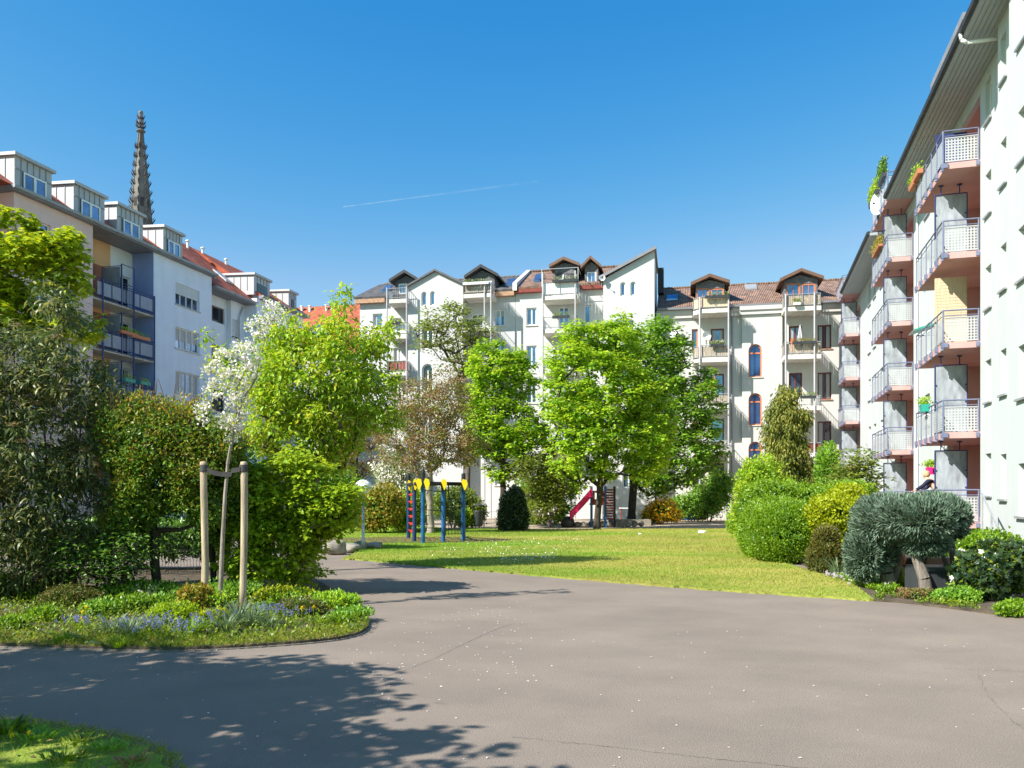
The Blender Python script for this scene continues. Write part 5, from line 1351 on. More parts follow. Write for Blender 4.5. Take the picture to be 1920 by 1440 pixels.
def dead(root, C, rng):
    k = rng.choice(len(C), 26); P = C[k]+rng.normal(0, .12, (26, 3)); P = P[P[:, 2] < 1.7]; n = len(P)
    leaves('withered_leaves', P, np.column_stack([rng.normal(0, .4, n), rng.normal(-.2, .3, n), -np.ones(n)]), rng.normal(0, 1, (n, 3)), .15, .05, 'ovate', M['l_vibd'], root)
def vib_extra(root, C, rng):
    dead(root, C, rng)
    k = rng.choice(len(C), 46, replace=False); P = C[k] + np.array([0, -.14, .12]); n = 70
    Q = np.repeat(P, n, 0); o = rng.normal(0, 1, (len(Q), 3)); o = unit(o)*rng.random((len(Q), 1))**.5*np.array([.10, .10, .035])
    leaves('blossom', Q+o, rng.normal(0, 1, (len(Q), 3)), rng.normal(0, 1, (len(Q), 3)), .026, .022, 'diamond', M['f_vib'], root)
tree('leathery_shrub', 'big dark shrub with long drooping leathery leaves and cream flower heads at the left edge', 'shrub', 12.3, 95,
     [(-110,640),(-40,600),(10,598),(40,620),(80,600),(83,545),(115,533),(130,570),(145,618),(165,668),(190,700),(222,735),(205,770),(195,820),(217,850),(228,930),(205,1000),(180,1060),(120,1090),(110,1140),(60,1160),(10,1140),(-80,1110),(-140,900)],
     430, 62, .24, .115, .25, M['l_vib'], M['bark'], .06, 64, .12, 60, 'arch', 'hang', None, .8, .3, .1, .55, .5, vib_extra, step=.25, sizevar=.35)
def tips(root, E, rng):
    P, D = shell_pts(E, 42000, rng, .14, 1.2, .10); ok = (rng.random(len(P)) < np.clip((P[:, 2]-1.3)/1.6, 0, 1)) & (rng.random(len(P)) < .5+D[:, 2]); P, D = P[ok], D[ok]; k = len(P)
    leaves('reddish_shoots', P+D*.05, D+rng.normal(0, .5, (k, 3))+np.array([0, 0, .4]), rng.normal(0, 1, (k, 3)), rng.uniform(.05, .09, k), .035, 'diamond', M['l_hedtop'], root)
    n = 260; k = rng.choice(len(P), n); tubes('bare_shoots', P[k]-D[k]*.1, P[k]+D[k]*.2+np.column_stack([rng.normal(0, .14, n), rng.normal(0, .1, n), rng.uniform(.1, .45, n)]), .008, .003, M['l_twig'], root, 4)
def hedge_shoots(root, C, rng):
    Q = C[C[:, 2] > 1.7]; k = rng.choice(len(Q), 170); foliage('reddish_shoots', Q[k]+np.column_stack([rng.normal(0, .05, (170, 2)), rng.uniform(.02, .16, 170)]), 26, .16, .06, .5, 'diamond', M['l_tip'], rng, root, .9, 0, 'up')
    Q = C[C[:, 2] > 2.1]; n = 170; k = rng.choice(len(Q), n); tubes('bare_shoots', Q[k]-[0, 0, .15], Q[k]+np.column_stack([rng.normal(0, .16, n), rng.normal(0, .1, n), rng.uniform(.15, .5, n)]), .008, .003, M['l_twig'], root, 4)
    k = rng.choice(len(C), 200, replace=False); foliage('mixed_green_leaves', C[k], 70, .22, .06, .5, 'diamond', M['l_dark'], rng, root, .8, .2, 'any')  # leaves of a second green mixed through the hedge at random
tree('wild_hedge', 'tall loose green hedge with reddish young shoots on top, behind the stakes', 'hedge', 12.4, 300,
     [(196,800),(206,772),(235,745),(290,752),(340,762),(385,780),(430,800),(452,840),(445,900),(430,960),(405,1010),(378,985),(340,955),(290,985),(240,1005),(205,990),(215,900)], 430, 95, .20, .058, .5, M['l_hedtop'], M['barkd'], .07, 65, .2, 290, 'diamond', 'any', None,
     .8, .2, .1, .6, .5, hedge_shoots, step=.25)
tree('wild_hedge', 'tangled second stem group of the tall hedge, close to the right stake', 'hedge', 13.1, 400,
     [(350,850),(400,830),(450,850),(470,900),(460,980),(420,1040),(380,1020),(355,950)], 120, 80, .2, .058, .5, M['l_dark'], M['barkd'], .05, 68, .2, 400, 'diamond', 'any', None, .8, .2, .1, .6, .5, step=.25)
shrub('dark_backing_shrub', 'added dark shrub row behind the metal fence on the left, darkening the hollow', 'hedge', 17.0, 300,
      [(180,1010,70,40,0,.7),(300,1008,80,42,.1,.7),(390,1012,50,36,.2,.6)], 9000, .07, .55, M['l_dark'], 67, noise=.15, depth=.4, jitter=.9)  # added shrub row, stands in for the darkness of the hollow under the hedge
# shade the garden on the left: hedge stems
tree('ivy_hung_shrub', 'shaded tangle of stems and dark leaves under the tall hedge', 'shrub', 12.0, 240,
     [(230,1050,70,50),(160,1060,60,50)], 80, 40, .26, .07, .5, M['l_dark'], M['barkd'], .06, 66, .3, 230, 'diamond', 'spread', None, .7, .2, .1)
# trees outside the frame on the left: only their shade on the asphalt is seen
for lab, x, y, e, sd, n in (('maple out of frame on the left, nearest the asphalt edge', -6.7, 3.9, [(-6.8,4.1,4.0,1.5,1.5,1.0),(-5.6,4.9,3.5,.9,.8,.6),(-5.0,3.7,3.3,1.1,.7,.55),(-4.7,2.9,3.4,.9,.6,.5)], 71, 160),
                            ('maple out of frame on the left, farther from the asphalt edge', -9.6, 3.6, [(-9.6,3.9,4.6,2.1,2.0,1.5),(-8.2,5.2,3.6,1.3,1.0,.9),(-8.4,2.6,3.6,1.6,1.2,1.0),(-11,4.4,3.6,1.6,1.6,1.2)], 72, 220),
                            ('maple out of frame on the left, closest to the camera', -6.4, 1.0, [(-6.2,1.6,3.9,1.6,1.3,.9),(-4.6,2.5,3.3,1.1,.7,.55),(-8.2,.9,3.6,1.6,1.4,1.1),(-4.9,1.2,3.3,1.0,.8,.6)], 73, 170)):
    rng = np.random.default_rng(sd); C = sample_centres(e, n, rng, .5, .55); b = np.array([x, y, 0.])
    r = empty('maple_tree', tuple(b), 0, lab, 'tree', 'shade trees beside the entrance'); C = C-b
    p0, p1, a, c = grow((0, 0, -.05), (0.1, .1, 1.9), C, .10, rng); tubes('trunk', p0, p1, a, c, M['bark'], r)
    foliage('crown', C, 30, .33, .13, .95, 'maple', M['l_near'], rng, r, .6, .3)
# --- white blossoming sapling, its stakes and strap
Ys = 11.0
root = empty('blossoming_sapling', tuple(W(412, 1148, Ys)*1), 0, 'slim sapling in white blossom tied between two wooden stakes', 'sapling')
b = np.array(root.location); root.location.z = 0.04; b[2] = .04
rng = np.random.default_rng(81)
C = crown_pts([(372,765),(396,745),(374,703),(398,690),(392,668),(420,658),(450,640),(468,618),(462,590),(485,568),(505,552),(527,560),(537,600),(512,622),(492,640),(484,670),(500,692),(482,722),(467,760),(474,800),(452,812),(425,834),(413,800),(378,804)], Ys, 62, rng, .9, .8, .6) - b
top = np.array(W(441, 800, Ys)) - b
tr = [np.array([0, 0, -.06]), np.array(W(417, 1020, Ys))-b, np.array(W(422, 930, Ys))-b, np.array(W(427, 870, Ys))-b]
p0, p1, a, c = grow(tr[-1], top, C, .020, rng, up=-.2, step=.2, rmin=.003)
P0 = np.vstack([np.array(tr[:-1]), p0]); P1 = np.vstack([np.array(tr[1:]), p1])
tubes('trunk', P0, P1, np.concatenate([[.036, .030, .026], a]), np.concatenate([[.030, .026, .022], c]), M['barkp'], root, 8)
foliage('blossom', C, 52, .095, .034, .95, 'diamond', M['f_white'], rng, root, .9, 0, 'any')
foliage('leaves', C, 16, .16, .05, .5, 'diamond', M['l_cherry'], rng, root, .9, 0, 'any')
for px, lab in ((383, 'round weathered wooden stake left of the blossoming sapling'), (457, 'round weathered wooden stake right of the blossoming sapling')):
    p = W(px, 1150, Ys); zt = W(px, 870, Ys).z
    mb = MB(); mb.lathe([(.047, -.1), (.049, .3), (.046, .7), (.048, 1.2), (.045, 1.6), (.047, zt-.02), (.041, zt), (.02, zt+.004)], (0, 0, 0), 18); mb.v = [(x+.012*math.sin(z*2.3+px), y+.008*math.sin(z*3.1), z) for x, y, z in mb.v]
    s = empty('wooden_stake', (p.x, p.y, .03), 0, lab, 'stake', 'stakes of the sapling')
    mb.build('post', M['stake'], s, smooth=True)
    MB().lathe([(.056, zt-.14), (.058, zt-.13), (.058, zt-.05), (.056, zt-.04)], k=18).build('band', M['strap'], s)
    n = MB(); n.box(.02, .045, -.066, -.055, zt-.12, zt-.10).box(.02, .045, -.066, -.055, zt-.08, zt-.06); n.build('nails', M['black'], s)
sb = MB(); pl, pr = W(383, 880, Ys), W(457, 880, Ys); mid = W(427, 888, Ys)
line = [Vector((pl.x+.03, pl.y-.058, pl.z)), Vector((pl.x+.15, pl.y-.05, pl.z-.05)), Vector((mid.x-.06, mid.y-.04, mid.z-.01)), Vector((mid.x+.06, mid.y-.04, mid.z-.01)), Vector((pr.x-.15, pr.y-.05, pr.z-.02)), Vector((pr.x-.03, pr.y-.058, pr.z))]
for a, c in zip(line[:-1], line[1:]):
    h = Vector((0, 0, .033)); t = Vector((0, .008, 0))
    sb.poly([a-h, c-h, c+h, a+h]); sb.poly([a+h+t, c+h+t, c-h+t, a-h+t]); sb.poly([a+h, c+h, c+h+t, a+h+t]); sb.poly([a-h+t, c-h+t, c-h, a-h])
tag(sb.build('tree_strap', M['strap']), 'dark rubber strap slung between the two stakes round the sapling', 'strap')
# ---------------------------------------------------------------- playground
def P3(px, py, z=0.0):
    x, y = G(px, py, z); return Vector((x, y, z))
cf_o = P3(815, 1018); cf = empty('climbing_frame', tuple(cf_o), 0, 'climbing frame of blue posts with yellow corner plates, black beams and rope nets', 'climbing frame')
posts = [(766,1011,892),(777,1017,0),(793,1020,884),(831,1018,0),(869,1016,889)]
pp = []
for bx, by, ty in posts:
    p = P3(bx, by) - cf_o; Y = G(bx, by)[1]; zt = EYE+(HY-(ty or 905))*Y/F; pp.append((p, zt))
    m = MB(); m.lathe([(.07, .03), (.07, zt-.3)], (p.x, p.y, 0), 14); po = m.build('post', M['pblued' if bx < 780 else 'pblue'], cf, smooth=False)
    MB().lathe([(.074, zt-.30), (.074, zt), (.05, zt+.03)], (p.x, p.y, 0), 14).build('post_cap', M['black'], po)
    MB().lathe([(.05, -.05), (.05, .06)], (p.x, p.y, 0), 10).build('post_foot', M['steelg'], po)
zb = 2.02
for a, b in ((0,1),(1,2),(2,4),(3,4),(0,3)):
    A_, B_ = pp[a][0].copy(), pp[b][0].copy(); A_.z = B_.z = zb
    MB().tube(A_, B_, .065, k=10).build('beam', M['black'], cf)
for i, s in ((0,.11),(1,.12),(2,.17),(3,.16),(4,.19)):
    p = pp[i][0]
    for q, dx in enumerate(((-.12, .14) if i == 2 else (.04,))):
        m = MB(); s_ = s*.6; sh = [(p.x+dx-s_*.5, zb+.17), (p.x+dx+s_*.7, zb+.13), (p.x+dx+s_, zb-.02), (p.x+dx+s_*.2, zb-.22), (p.x+dx-s_*.2, zb-.20), (p.x+dx-s_, zb+.05)]
        m.prism(sh[::-1], 'y', p.y-.125, p.y-.10); m.build('corner_plate', M['pyel'], cf)
nm = MB()
a, b = pp[3][0], pp[4][0]
for t in np.linspace(.12, .88, 6): q = a+(b-a)*t; nm.tube((q.x, q.y, .25), (q.x, q.y, zb), .012, k=5)
for z in (.3, .6, .9, 1.2, 1.5, 1.8): nm.tube((a.x, a.y, z), (b.x, b.y, z), .012, k=5)
nm.build('rope_net', M['black'], cf)
nm = MB(); a, b = pp[2][0], pp[3][0]
for z in (.5, 1.1, 1.75): nm.tube((a.x, a.y, z+.04), (b.x, b.y, z), .013, k=5)
nm.build('rope_net', M['black'], cf)
sw = MB(); c = (pp[3][0]+pp[4][0])/2
for dx in (-.2, .2): sw.tube((c.x+dx, c.y+.6, .45), (c.x+dx, c.y+.2, zb), .012, k=5)
sw.box(c.x-.25, c.x+.25, c.y+.5, c.y+.7, .43, .47); sw.build('swing_seat', M['black'], cf)
ld = MB(); a, b = pp[0][0], pp[1][0]
for z in np.arange(.35, 1.9, .26): ld.tube((a.x, a.y, z), (b.x, b.y, z), .016, k=6); q = (a+b)/2; ld.box(q.x-.05, q.x+.05, q.y-.06, q.y+.02, z-.05, z+.05)
ld.build('climbing_holds', M['pred'], cf)
# slide tower
so = P3(1122, 988); st = empty('slide_tower', tuple(so), 0, 'small red and blue play tower with a magenta slide coming down to the left', 'slide')
Ysl = so.y
def lx(px): return (px-1122)*Ysl/F
def lz(py): return EYE+(HY-py)*Ysl/F
for px, mt_ in ((1109,'pblue'),(1135,'pblue'),(1152,'black'),(1126,'redwood')):
    yy = .0 if px != 1126 else 1.1
    MB().box(lx(px)-.06, lx(px)+.06, yy-.06, yy+.06, -.02, lz(912)).build('post', M[mt_], st)
dk = MB(); dk.box(lx(1109), lx(1135), -.05, 1.1, lz(947), lz(944)); dk.build('deck', M['redwood'], st)
m = MB(); m.wall(rect(lx(1111), lx(1133), lz(946), lz(920)), [rect(lx(1115), lx(1120), lz(936), lz(924)), rect(lx(1125), lx(1130), lz(936), lz(924))], -.09, .04); m.build('side_panel', M['redwood'], st)
m = MB()
for k in range(12): m.box(lx(1137), lx(1151), -.10, -.06, lz(974)+k*.135, lz(974)+k*.135+.085)
m.build('ladder', M['redwood'], st)
m = MB(); n = 14; x0, z0, x1_, z1 = lx(1108), lz(930), lx(1068), lz(974)
cv = [(x0+(x1_-x0)*i/n, z0+(z1-z0)*(i/n)**.92) for i in range(n+1)]
w = .28
for (ax, az), (bx, bz) in zip(cv[:-1], cv[1:]):
    for y0, y1, h0, h1 in ((-.3-w, -.3-w+.05, 0, .40), (-.3+w-.05, -.3+w, 0, .40), (-.3-w+.05, -.3+w-.05, 0, .04)):
        m.poly([(ax, y0, az+h0), (bx, y0, bz+h0), (bx, y0, bz+h1), (ax, y0, az+h1)][::1]); m.poly([(ax, y1, az+h0), (bx, y1, bz+h0), (bx, y1, bz+h1), (ax, y1, az+h1)][::-1])
        m.poly([(ax, y0, az+h1), (bx, y0, bz+h1), (bx, y1, bz+h1), (ax, y1, az+h1)]); m.poly([(ax, y0, az+h0), (bx, y0, bz+h0), (bx, y1, bz+h0), (ax, y1, az+h0)][::-1])
m.build('chute', M['magenta'], st)
m = MB(); m.lathe([(.30, -.02), (.36, .15), (.33, .38), (.2, .52), (.05, .56)], (lx(1064), -.2, 0), 14); m.build('slide_foot', M['black'], st)
# playhouse table and sandpit edging
def stone(name, px, py, rx, rz, label, group=None, seed=0, mt='stone', ry=None, sink=.1):
    r = np.random.default_rng(seed); p = P3(px, py); k = 18; L = 10; V = []; ph = r.uniform(0, 6, 6)
    for l in range(L+1):
        f = math.pi*l/L
        for i in range(k):
            t = 2*math.pi*i/k; d = np.array([math.sin(f)*math.cos(t), math.sin(f)*math.sin(t), math.cos(f)])
            q = 1 + .13*math.sin(3*d[0]+ph[0])*math.cos(4*d[2]+ph[1]) + .09*math.sin(6*d[1]+ph[2]) + .05*math.sin(11*d[0]+ph[3])*math.sin(9*d[2]+ph[4])
            d = np.sign(d)*np.abs(d)**.8; V.append((d[0]*rx*q, d[1]*(ry or rx*.8)*q, d[2]*rz*q + rz*(1-sink*2)))
    m = MB(); m.v = V
    for l in range(L):
        for i in range(k): j = (i+1) % k; m.f.append((l*k+i, (l+1)*k+i, (l+1)*k+j, l*k+j)); m.m.append(0)
    o = m.build(name, M[mt], None, (p.x, p.y, .02), True, r.uniform(-.4, .4))
    return tag(o, label, 'rock', group)
stone('boulder', 628, 1040, .30, .20, 'pale boulder with a dark hollow, left end of the row by the asphalt', 'boulders at the lawn corner', 1)
stone('boulder', 652, 1036, .34, .13, 'long low sandy boulder in the middle of the row by the asphalt', 'boulders at the lawn corner', 2)
stone('boulder', 676, 1031, .20, .14, 'small grey boulder at the foot of the globe lamp', 'boulders at the lawn corner', 3)
stone('boulder', 701, 1029, .28, .10, 'flat grey boulder right of the globe lamp', 'boulders at the lawn corner', 4)
stone('lawn_stone', 1316, 1001, .16, .07, 'single white stone lying on the far edge of the lawn', None, 5, 'whitep')
stone('lawn_stone', 1200, 1003, .07, .03, 'tiny white stone on the lawn below the slide', None, 6, 'whitep')
r = random.Random(3)
for i in range(13):
    px = 1062+i*11.5+r.uniform(-2, 2)
    stone('edging_stone', px, 987+r.uniform(-1, 1.5), .17, .12+.05*r.random(), 'sandy edging stone in the row below the slide', 'edging stones of the sandpit', 20+i)
p = P3(1180, 984); sb_ = empty('sandpit', tuple(p), 0, 'low stone-edged sandpit right of the slide', 'sandpit')
m = MB(); m.wall(rect(-1.1, 1.1, -.6, .6), [rect(-.85, .85, -.35, .35)], 0, .0)
m = MB()
for a in ((-1.1, 1.1, -.6, -.4), (-1.1, 1.1, .4, .6), (-1.1, -.9, -.398, .398), (.9, 1.1, -.398, .398)): m.box(*a, -.03, .30)
m.build('rim', M['stone'], sb_); MB().box(-.9, .9, -.4, .4, 0, .2).build('sand_fill', M['sand'], sb_)
p = P3(1172, 976); t = empty('play_table', tuple(p), 0, 'small white-topped play table on posts behind the sandpit', 'table')
MB().box(-.35, .35, -.3, .3, .78, .84).build('table_top', M['whitep'], t)
for dx in (-.28, .28): MB().box(dx-.04, dx+.04, -.25, -.17, -.02, .778).build('leg', M['redwood'], t)
p = P3(1240, 978); 
# litter bin
p = P3(897, 992); b = empty('litter_bin', tuple(p), 0, 'dark litter bin under a small lid on a post behind the climbing frame', 'bin')
MB().lathe([(.17, .12), (.22, .2), (.24, .85), (.25, .88)], (0, 0, 0), 16).build('bin_body', M['greyp'], b, smooth=True)
MB().lathe([(.27, 1.12), (.28, 1.15), (.05, 1.24)], (0, 0, 0), 16).build('lid', M['greyp'], b)
for dx in (-.27, .27): MB().tube((dx, 0, -.03), (dx, 0, 1.13), .022, k=8).build('bin_post', M['black'], b)
# wheelie bins by the cream house, in shade
for i, px in enumerate((1296, 1319, 1342)):
    p = P3(px, 981)+Vector((0, 4, 0)); p.z = 0
    b = empty('wheelie_bin', tuple(p), 0, ('grey wheelie bin at the left of the three by the shaded house wall', 'blue wheelie bin in the middle of the three by the house wall', 'dark wheelie bin at the right of the three by the house wall')[i], 'bin', 'wheelie bins')
    MB().prism([(-.32, .08), (.32, .08), (.38, 1.05), (-.38, 1.05)], 'y', -.4, .4).build('bin_body', M['pblue' if i == 1 else 'greyp'], b)
    MB().prism([(-.40, 1.055), (.40, 1.055), (.36, 1.16), (-.36, 1.16)], 'y', -.44, .42).build('lid', M['greyp'], b)
    for dx in (-.26, .26): MB().tube((dx-.03, .36, .1), (dx+.03, .36, .1), .1, k=12).build('wheel', M['black'], b)
# globe lamp on a pale pole
p = P3(681, 1032); lp = empty('path_lamp', tuple(p), 0, 'white lantern on a thin grey pole at the corner of the lawn', 'lamp')
MB().lathe([(.055, -.05), (.055, .35), (.042, .37), (.038, 1.62)], (0, 0, 0), 12).build('pole', M['steelg'], lp, smooth=True)
MB().lathe([(.05, 1.62), (.12, 1.68), (.24, 1.80), (.26, 1.90), (.20, 2.00), (.10, 2.06), (.02, 2.08)], (0, 0, 0), 18).build('lamp_globe', M['whitep'], lp, smooth=True)
MB().lathe([(.275, 1.815), (.285, 1.84), (.275, 1.85)], (0, 0, 0), 18).build('ring', M['steelg'], lp)
# fences
def mesh_fence(name, label, a, b, h, dx=.06, mt='black', post=2.0):
    a, b = np.array(a), np.array(b); L_ = np.linalg.norm(b-a); d = (b-a)/L_
    f = empty(name, (a[0], a[1], 0.03), math.atan2(d[1], d[0]), label, 'fence')
    m = MB(); n = int(L_/dx)
    for i in range(n+1): m.tube((i*dx, 0, .05), (i*dx, 0, h), .0045, k=4)
    for z in (.08, h*.5, h-.03): m.tube((0, -.008, z), (L_, -.008, z), .008, k=4)
    m.build('fence_panel', M[mt], f)
    x = 0.0
    while x <= L_+.01: MB().box(x-.025, x+.025, .01, .06, -.05, h+.04).build('fence_post', M[mt], f); x += post
    return f
mesh_fence('metal_fence', 'thin black metal bar fence seen through the dark hedge on the left', (-9.4, 15.6), (-4.2, 15.9), 1.0)
mesh_fence('metal_fence', 'low dark railing at the back edge of the lawn right of the litter bin', (-1.6, 39.2), (.4, 39.2), .85, .12)
p = P3(880, 985)
# handrail and red gate by the right-hand wall
hr = empty('handrail', tuple(R.world(-2.5, -2.0, 0)), 0, 'sloping grey handrail by the white wall behind the ivy bush', 'handrail')
w0, w1 = W(1841, 925, 21.5), W(1880, 1008, 18.5); o = Vector(hr.location)
MB().path([w0-o+Vector((0, 0, -.0)), w1-o], .025, 8).build('rail', M['steelg'], hr)
for t in (.03, .5, .97): q = w0+(w1-w0)*t-o; MB().tube((q.x, q.y, -.05), (q.x, q.y, q.z), .02, k=8).build('rail_post', M['steelg'], hr)
q = R.world(-.45, -.6, 0); gt = empty('garden_gate', tuple(q), math.atan2(-.9594, -.282)+math.pi/2, 'little dark red metal gate against the pink wall on the right', 'gate')
m = MB()
for a_, b_ in (((-.3,0,.3),(-.3,0,1.15)),((.3,0,.3),(.3,0,1.15)),((-.3,0,1.15),(.3,0,1.15)),((-.3,0,.3),(.3,0,.3)),((-.1,0,.3),(-.1,0,1.0)),((.1,0,.3),(.1,0,1.0)),((-.3,0,1.0),(.3,0,1.0))): m.tube(a_, b_, .02, k=6)
m.build('gate_frame', M['redwood'], gt); MB().box(-.33, -.29, -.02, .02, -.05, 1.2).build('gate_post', M['redwood'], gt)
# ---------------------------------------------------------------- things on balconies
def rbal(ci, i, s, y=-1.12):
    c = (C1, C2, C3)[ci]; z = ((.60 if i == 0 else 3.40+2.8*(i-1)) if i < 5 else ZTOP) + .19
    return R.world(c[0]+(c[1]-c[0])*s, y, z)
ra = math.atan2(-.9594, -.282)
def planter(name, pos, rz, label, l=.8, mt='terracotta', w_=.18, h=.17, lm='l_maple', seed=0, plant=.22, n=260, group=None, flow=None):
    o = empty(name, tuple(pos), rz, label, 'planter', group)
    m = MB(); m.prism([(-w_*.42, 0), (w_*.42, 0), (w_*.55, h), (-w_*.55, h)], 'x', -l/2, l/2); m.build('box', M[mt], o)
    r = np.random.default_rng(seed)
    if n:
        Pp = np.column_stack([r.uniform(-l/2, l/2, n), r.normal(0, w_*.4, n), h+r.random(n)**1.5*plant]); A = np.column_stack([r.normal(0, .5, n), r.normal(0, .5, n), np.ones(n)])
        leaves('plants', Pp, A, r.normal(0, 1, (n, 3)), .09, .05, 'diamond', M[lm], o)
    if flow:
        k = n//3; Pp = np.column_stack([r.uniform(-l/2, l/2, k), r.normal(0, w_*.4, k), h+plant*(.5+.6*r.random(k))]); leaves('flowers', Pp, r.normal(0, 1, (k, 3)), r.normal(0, 1, (k, 3)), .06, .05, 'diamond', M[flow], o)
    return o
planter('flower_box', rbal(0, 4, .18)+Vector((0, 0, .86)), ra, 'terracotta flower box on the top right balcony rail, nearer one', .9, seed=1, n=120)
planter('flower_box', rbal(0, 4, -.02)+Vector((0, 0, .80)), ra, 'terracotta flower box on the top right balcony rail, farther one', .8, seed=2, n=160)
planter('flower_box', rbal(1, 5, .25)+Vector((0, 0, .9)), ra, 'dark flower box with bushy plants on the roof terrace rail', 2.2, 'greyp', seed=3, n=1600, plant=.6, lm='l_cherry')
planter('flower_box', rbal(1, 5, .8)+Vector((0, 0, .9)), ra, 'dark planter spilling dark green leaves on the near end of the roof terrace', 1.4, 'greyp', seed=4, n=1500, plant=.7, lm='l_dark')
planter('flower_box', rbal(0, 1, .45)+Vector((0, 0, .86)), ra, 'teal flower box on the lowest visible right balcony above the person', .45, 'tealpot', .25, .25, seed=5, n=160)
planter('flower_box', rbal(1, 4, .5)+Vector((0, 0, .9)), ra, 'brown flower box with reddish plants on the highest roofed balcony of the second column', 2.0, 'terracotta', .2, .1, seed=6, n=900, plant=.4, lm='l_tip')
planter('flower_pot', R.world(C1[0]-1.0, -.35, 2.40), ra, 'pink flower pot hanging on the white wall above the person', .34, 'pinkpot', .3, .26, seed=7, n=200, plant=.25)
o = empty('awning', tuple(rbal(0, 2, -.02, -.6)+Vector((0, 0, 1.15))), ra, 'small dark green folded awning beside a right-hand balcony', 'awning')
MB().prism([(-.55, 0), (.5, .28), (.5, .34), (-.55, .06)], 'x', -.6, .35).build('canvas', M['tealpot'], o); MB().tube((-.6, -.55, .02), (.35, -.55, .02), .03, k=6).build('front_bar', M['steelg'], o)
# red-brown tiled balcony partition pots, parasols
def parasol(pos, label, mt, h=1.6, group=None):
    o = empty('parasol', tuple(pos), 0, label, 'parasol', group)
    MB().tube((0, 0, 0), (0, 0, h+.12), .018, k=8).build('pole', M['steelg'], o)
    r = random.Random(2); m = MB(); prof = [(.03, h), (.07, h-.2), (.11, h-.55), (.14, h-.85), (.09, h-.95)]; k = 12; n0 = 0
    m.lathe(prof, (0, 0, 0), k)
    m.v = [(x*(1+.25*math.sin(5*math.atan2(y, x))), y*(1+.25*math.sin(5*math.atan2(y, x))), z) for x, y, z in m.v]
    m.build('folded_canopy', M[mt], o); MB().lathe([(.2, -.0), (.2, .05), (.05, .08)], (0, 0, 0), 12).build('foot', M['greyp'], o)
    return o
zc = Cc.Z(1340, 768, -1.7)+.28
parasol(Cc.world(Cc.X(1339, -1.1), -1.1, zc), 'closed orange-red parasol on a balcony of the cream house, beside the trees', 'orangep', (Cc.Z(1339, 706, -1.1)-zc))
zc = Cc.Z(1500, 674, -1.7)+.28
parasol(Cc.world(Cc.X(1500, -1.1), -1.1, zc), 'closed grey parasol on the upper middle balcony below the right orange dormer', 'zinc', (Cc.Z(1500, 610, -1.1)-zc))
parasol(Cc.world(Cc.X(1485, -1.0), -1.0, zc), 'half-hidden red parasol behind the reed-screened balcony of the cream house', 'orangep', 1.3)
for i, (fr, px, py, yin, lab, l, mt_, lm_, fl) in enumerate((
    (Cc, 1345, 556, -1.75, 'flower box with white flowers on the beige top balcony of the cream house', 1.6, 'greyp', 'l_small', 'f_white'),
    (Cc, 1345, 647, -1.75, 'dark flower box on the reed balcony under the beige one', .9, 'greyp', 'l_small', 'f_white'),
    (Cc, 1494, 569, -1.78, 'white flower box hanging low on the top right balcony of the cream house', .45, 'whitep', 'l_small', None),
    (Cc, 1508, 642, -1.75, 'long dark flower box on the second right balcony of the cream house', 1.5, 'greyp', 'l_tip', None),
    (Cc, 1515, 744, -1.75, 'dark flower box on the railing above the small brown balcony', 1.0, 'greyp', 'l_small', None),
    (B, 1060, 526, -1.65, 'dark flower box with white flowers on the white-panelled top balcony', 1.8, 'greyp', 'l_small', 'f_white'),
    (B, 1052, 594, -1.65, 'dark flower box on the barred balcony left of the tall gable', 1.2, 'greyp', 'l_small', None),
    (A, 893, 531, -1.75, 'white fairy-light planter along the reed-screened top balcony', 1.9, 'whitep', 'l_small', 'f_white'),
    (A, 743, 605, -1.65, 'small planter on the white-panelled balcony of the leftmost house', .9, 'greyp', 'l_small', 'f_white'))):
    x, z = fr.hit(px, py, yin); planter('flower_box', fr.world(x, yin-.10, z-.12), math.atan2(BD[1], BD[0]), lab, l, mt_, seed=30+i, lm=lm_, flow=fl, n=150)
x, z = L.hit(262, 636, -.15); planter('flower_box', L.world(x, -.2, z), math.atan2(L.d[1], L.d[0]), 'orange wooden flower box on the dark blue balcony rail, right half', 1.5, 'oframe', seed=50, n=120)
x, z = L.hit(240, 628, -.15); planter('flower_box', L.world(x, -.2, z), math.atan2(L.d[1], L.d[0]), 'orange wooden flower box on the dark blue balcony rail, left half', 1.3, 'oframe', seed=51, n=120)
for i, (px, py, lab) in enumerate(((241, 717, 'pale green flower box on the lowest visible blue balcony, left one'), (270, 722, 'pale green flower box on the lowest visible blue balcony, right one'))):
    x, z = L.hit(px, py, -.15); planter('flower_box', L.world(x, -.2, z), math.atan2(L.d[1], L.d[0]), lab, .8, 'tealpot', .2, .2, seed=52+i, n=60)
# satellite dishes
def dish(pos, rz, label, r_=.42):
    o = empty('satellite_dish', tuple(pos), rz, label, 'satellite dish')
    pr = [(.02, 0), (r_*.4, .02), (r_*.7, .065), (r_, .14), (r_+.01, .14), (r_*.7, .05), (r_*.4, .005), (.02, -.02)]
    m = MB().lathe(pr, (0, 0, 0), 22); m.v = [(x, -z-.05, y) for x, y, z in m.v]; m.build('reflector', M['whitep'], o, smooth=True)
    MB().path([(0, -.03, -r_*.9), (0, -.45, -.1)], .012, 6).build('arm', M['steelg'], o); MB().box(-.03, .03, -.52, -.44, -.13, -.05).build('receiver', M['greyp'], o)
    MB().path([(0, .02, 0), (0, .14, 0), (0, .14, -.5)], .022, 6).build('bracket', M['steelg'], o)
dish(R.world(R.X(1703, .2), -.9, 15.2), ra+.6, 'large white satellite dish above the eaves of the right-hand house', .55)
dish(Cc.world(Cc.X(1324, -.1), -.2, Cc.Z(1324, 631)), 0, 'small white satellite dish on the cream house wall left of a balcony door', .3)
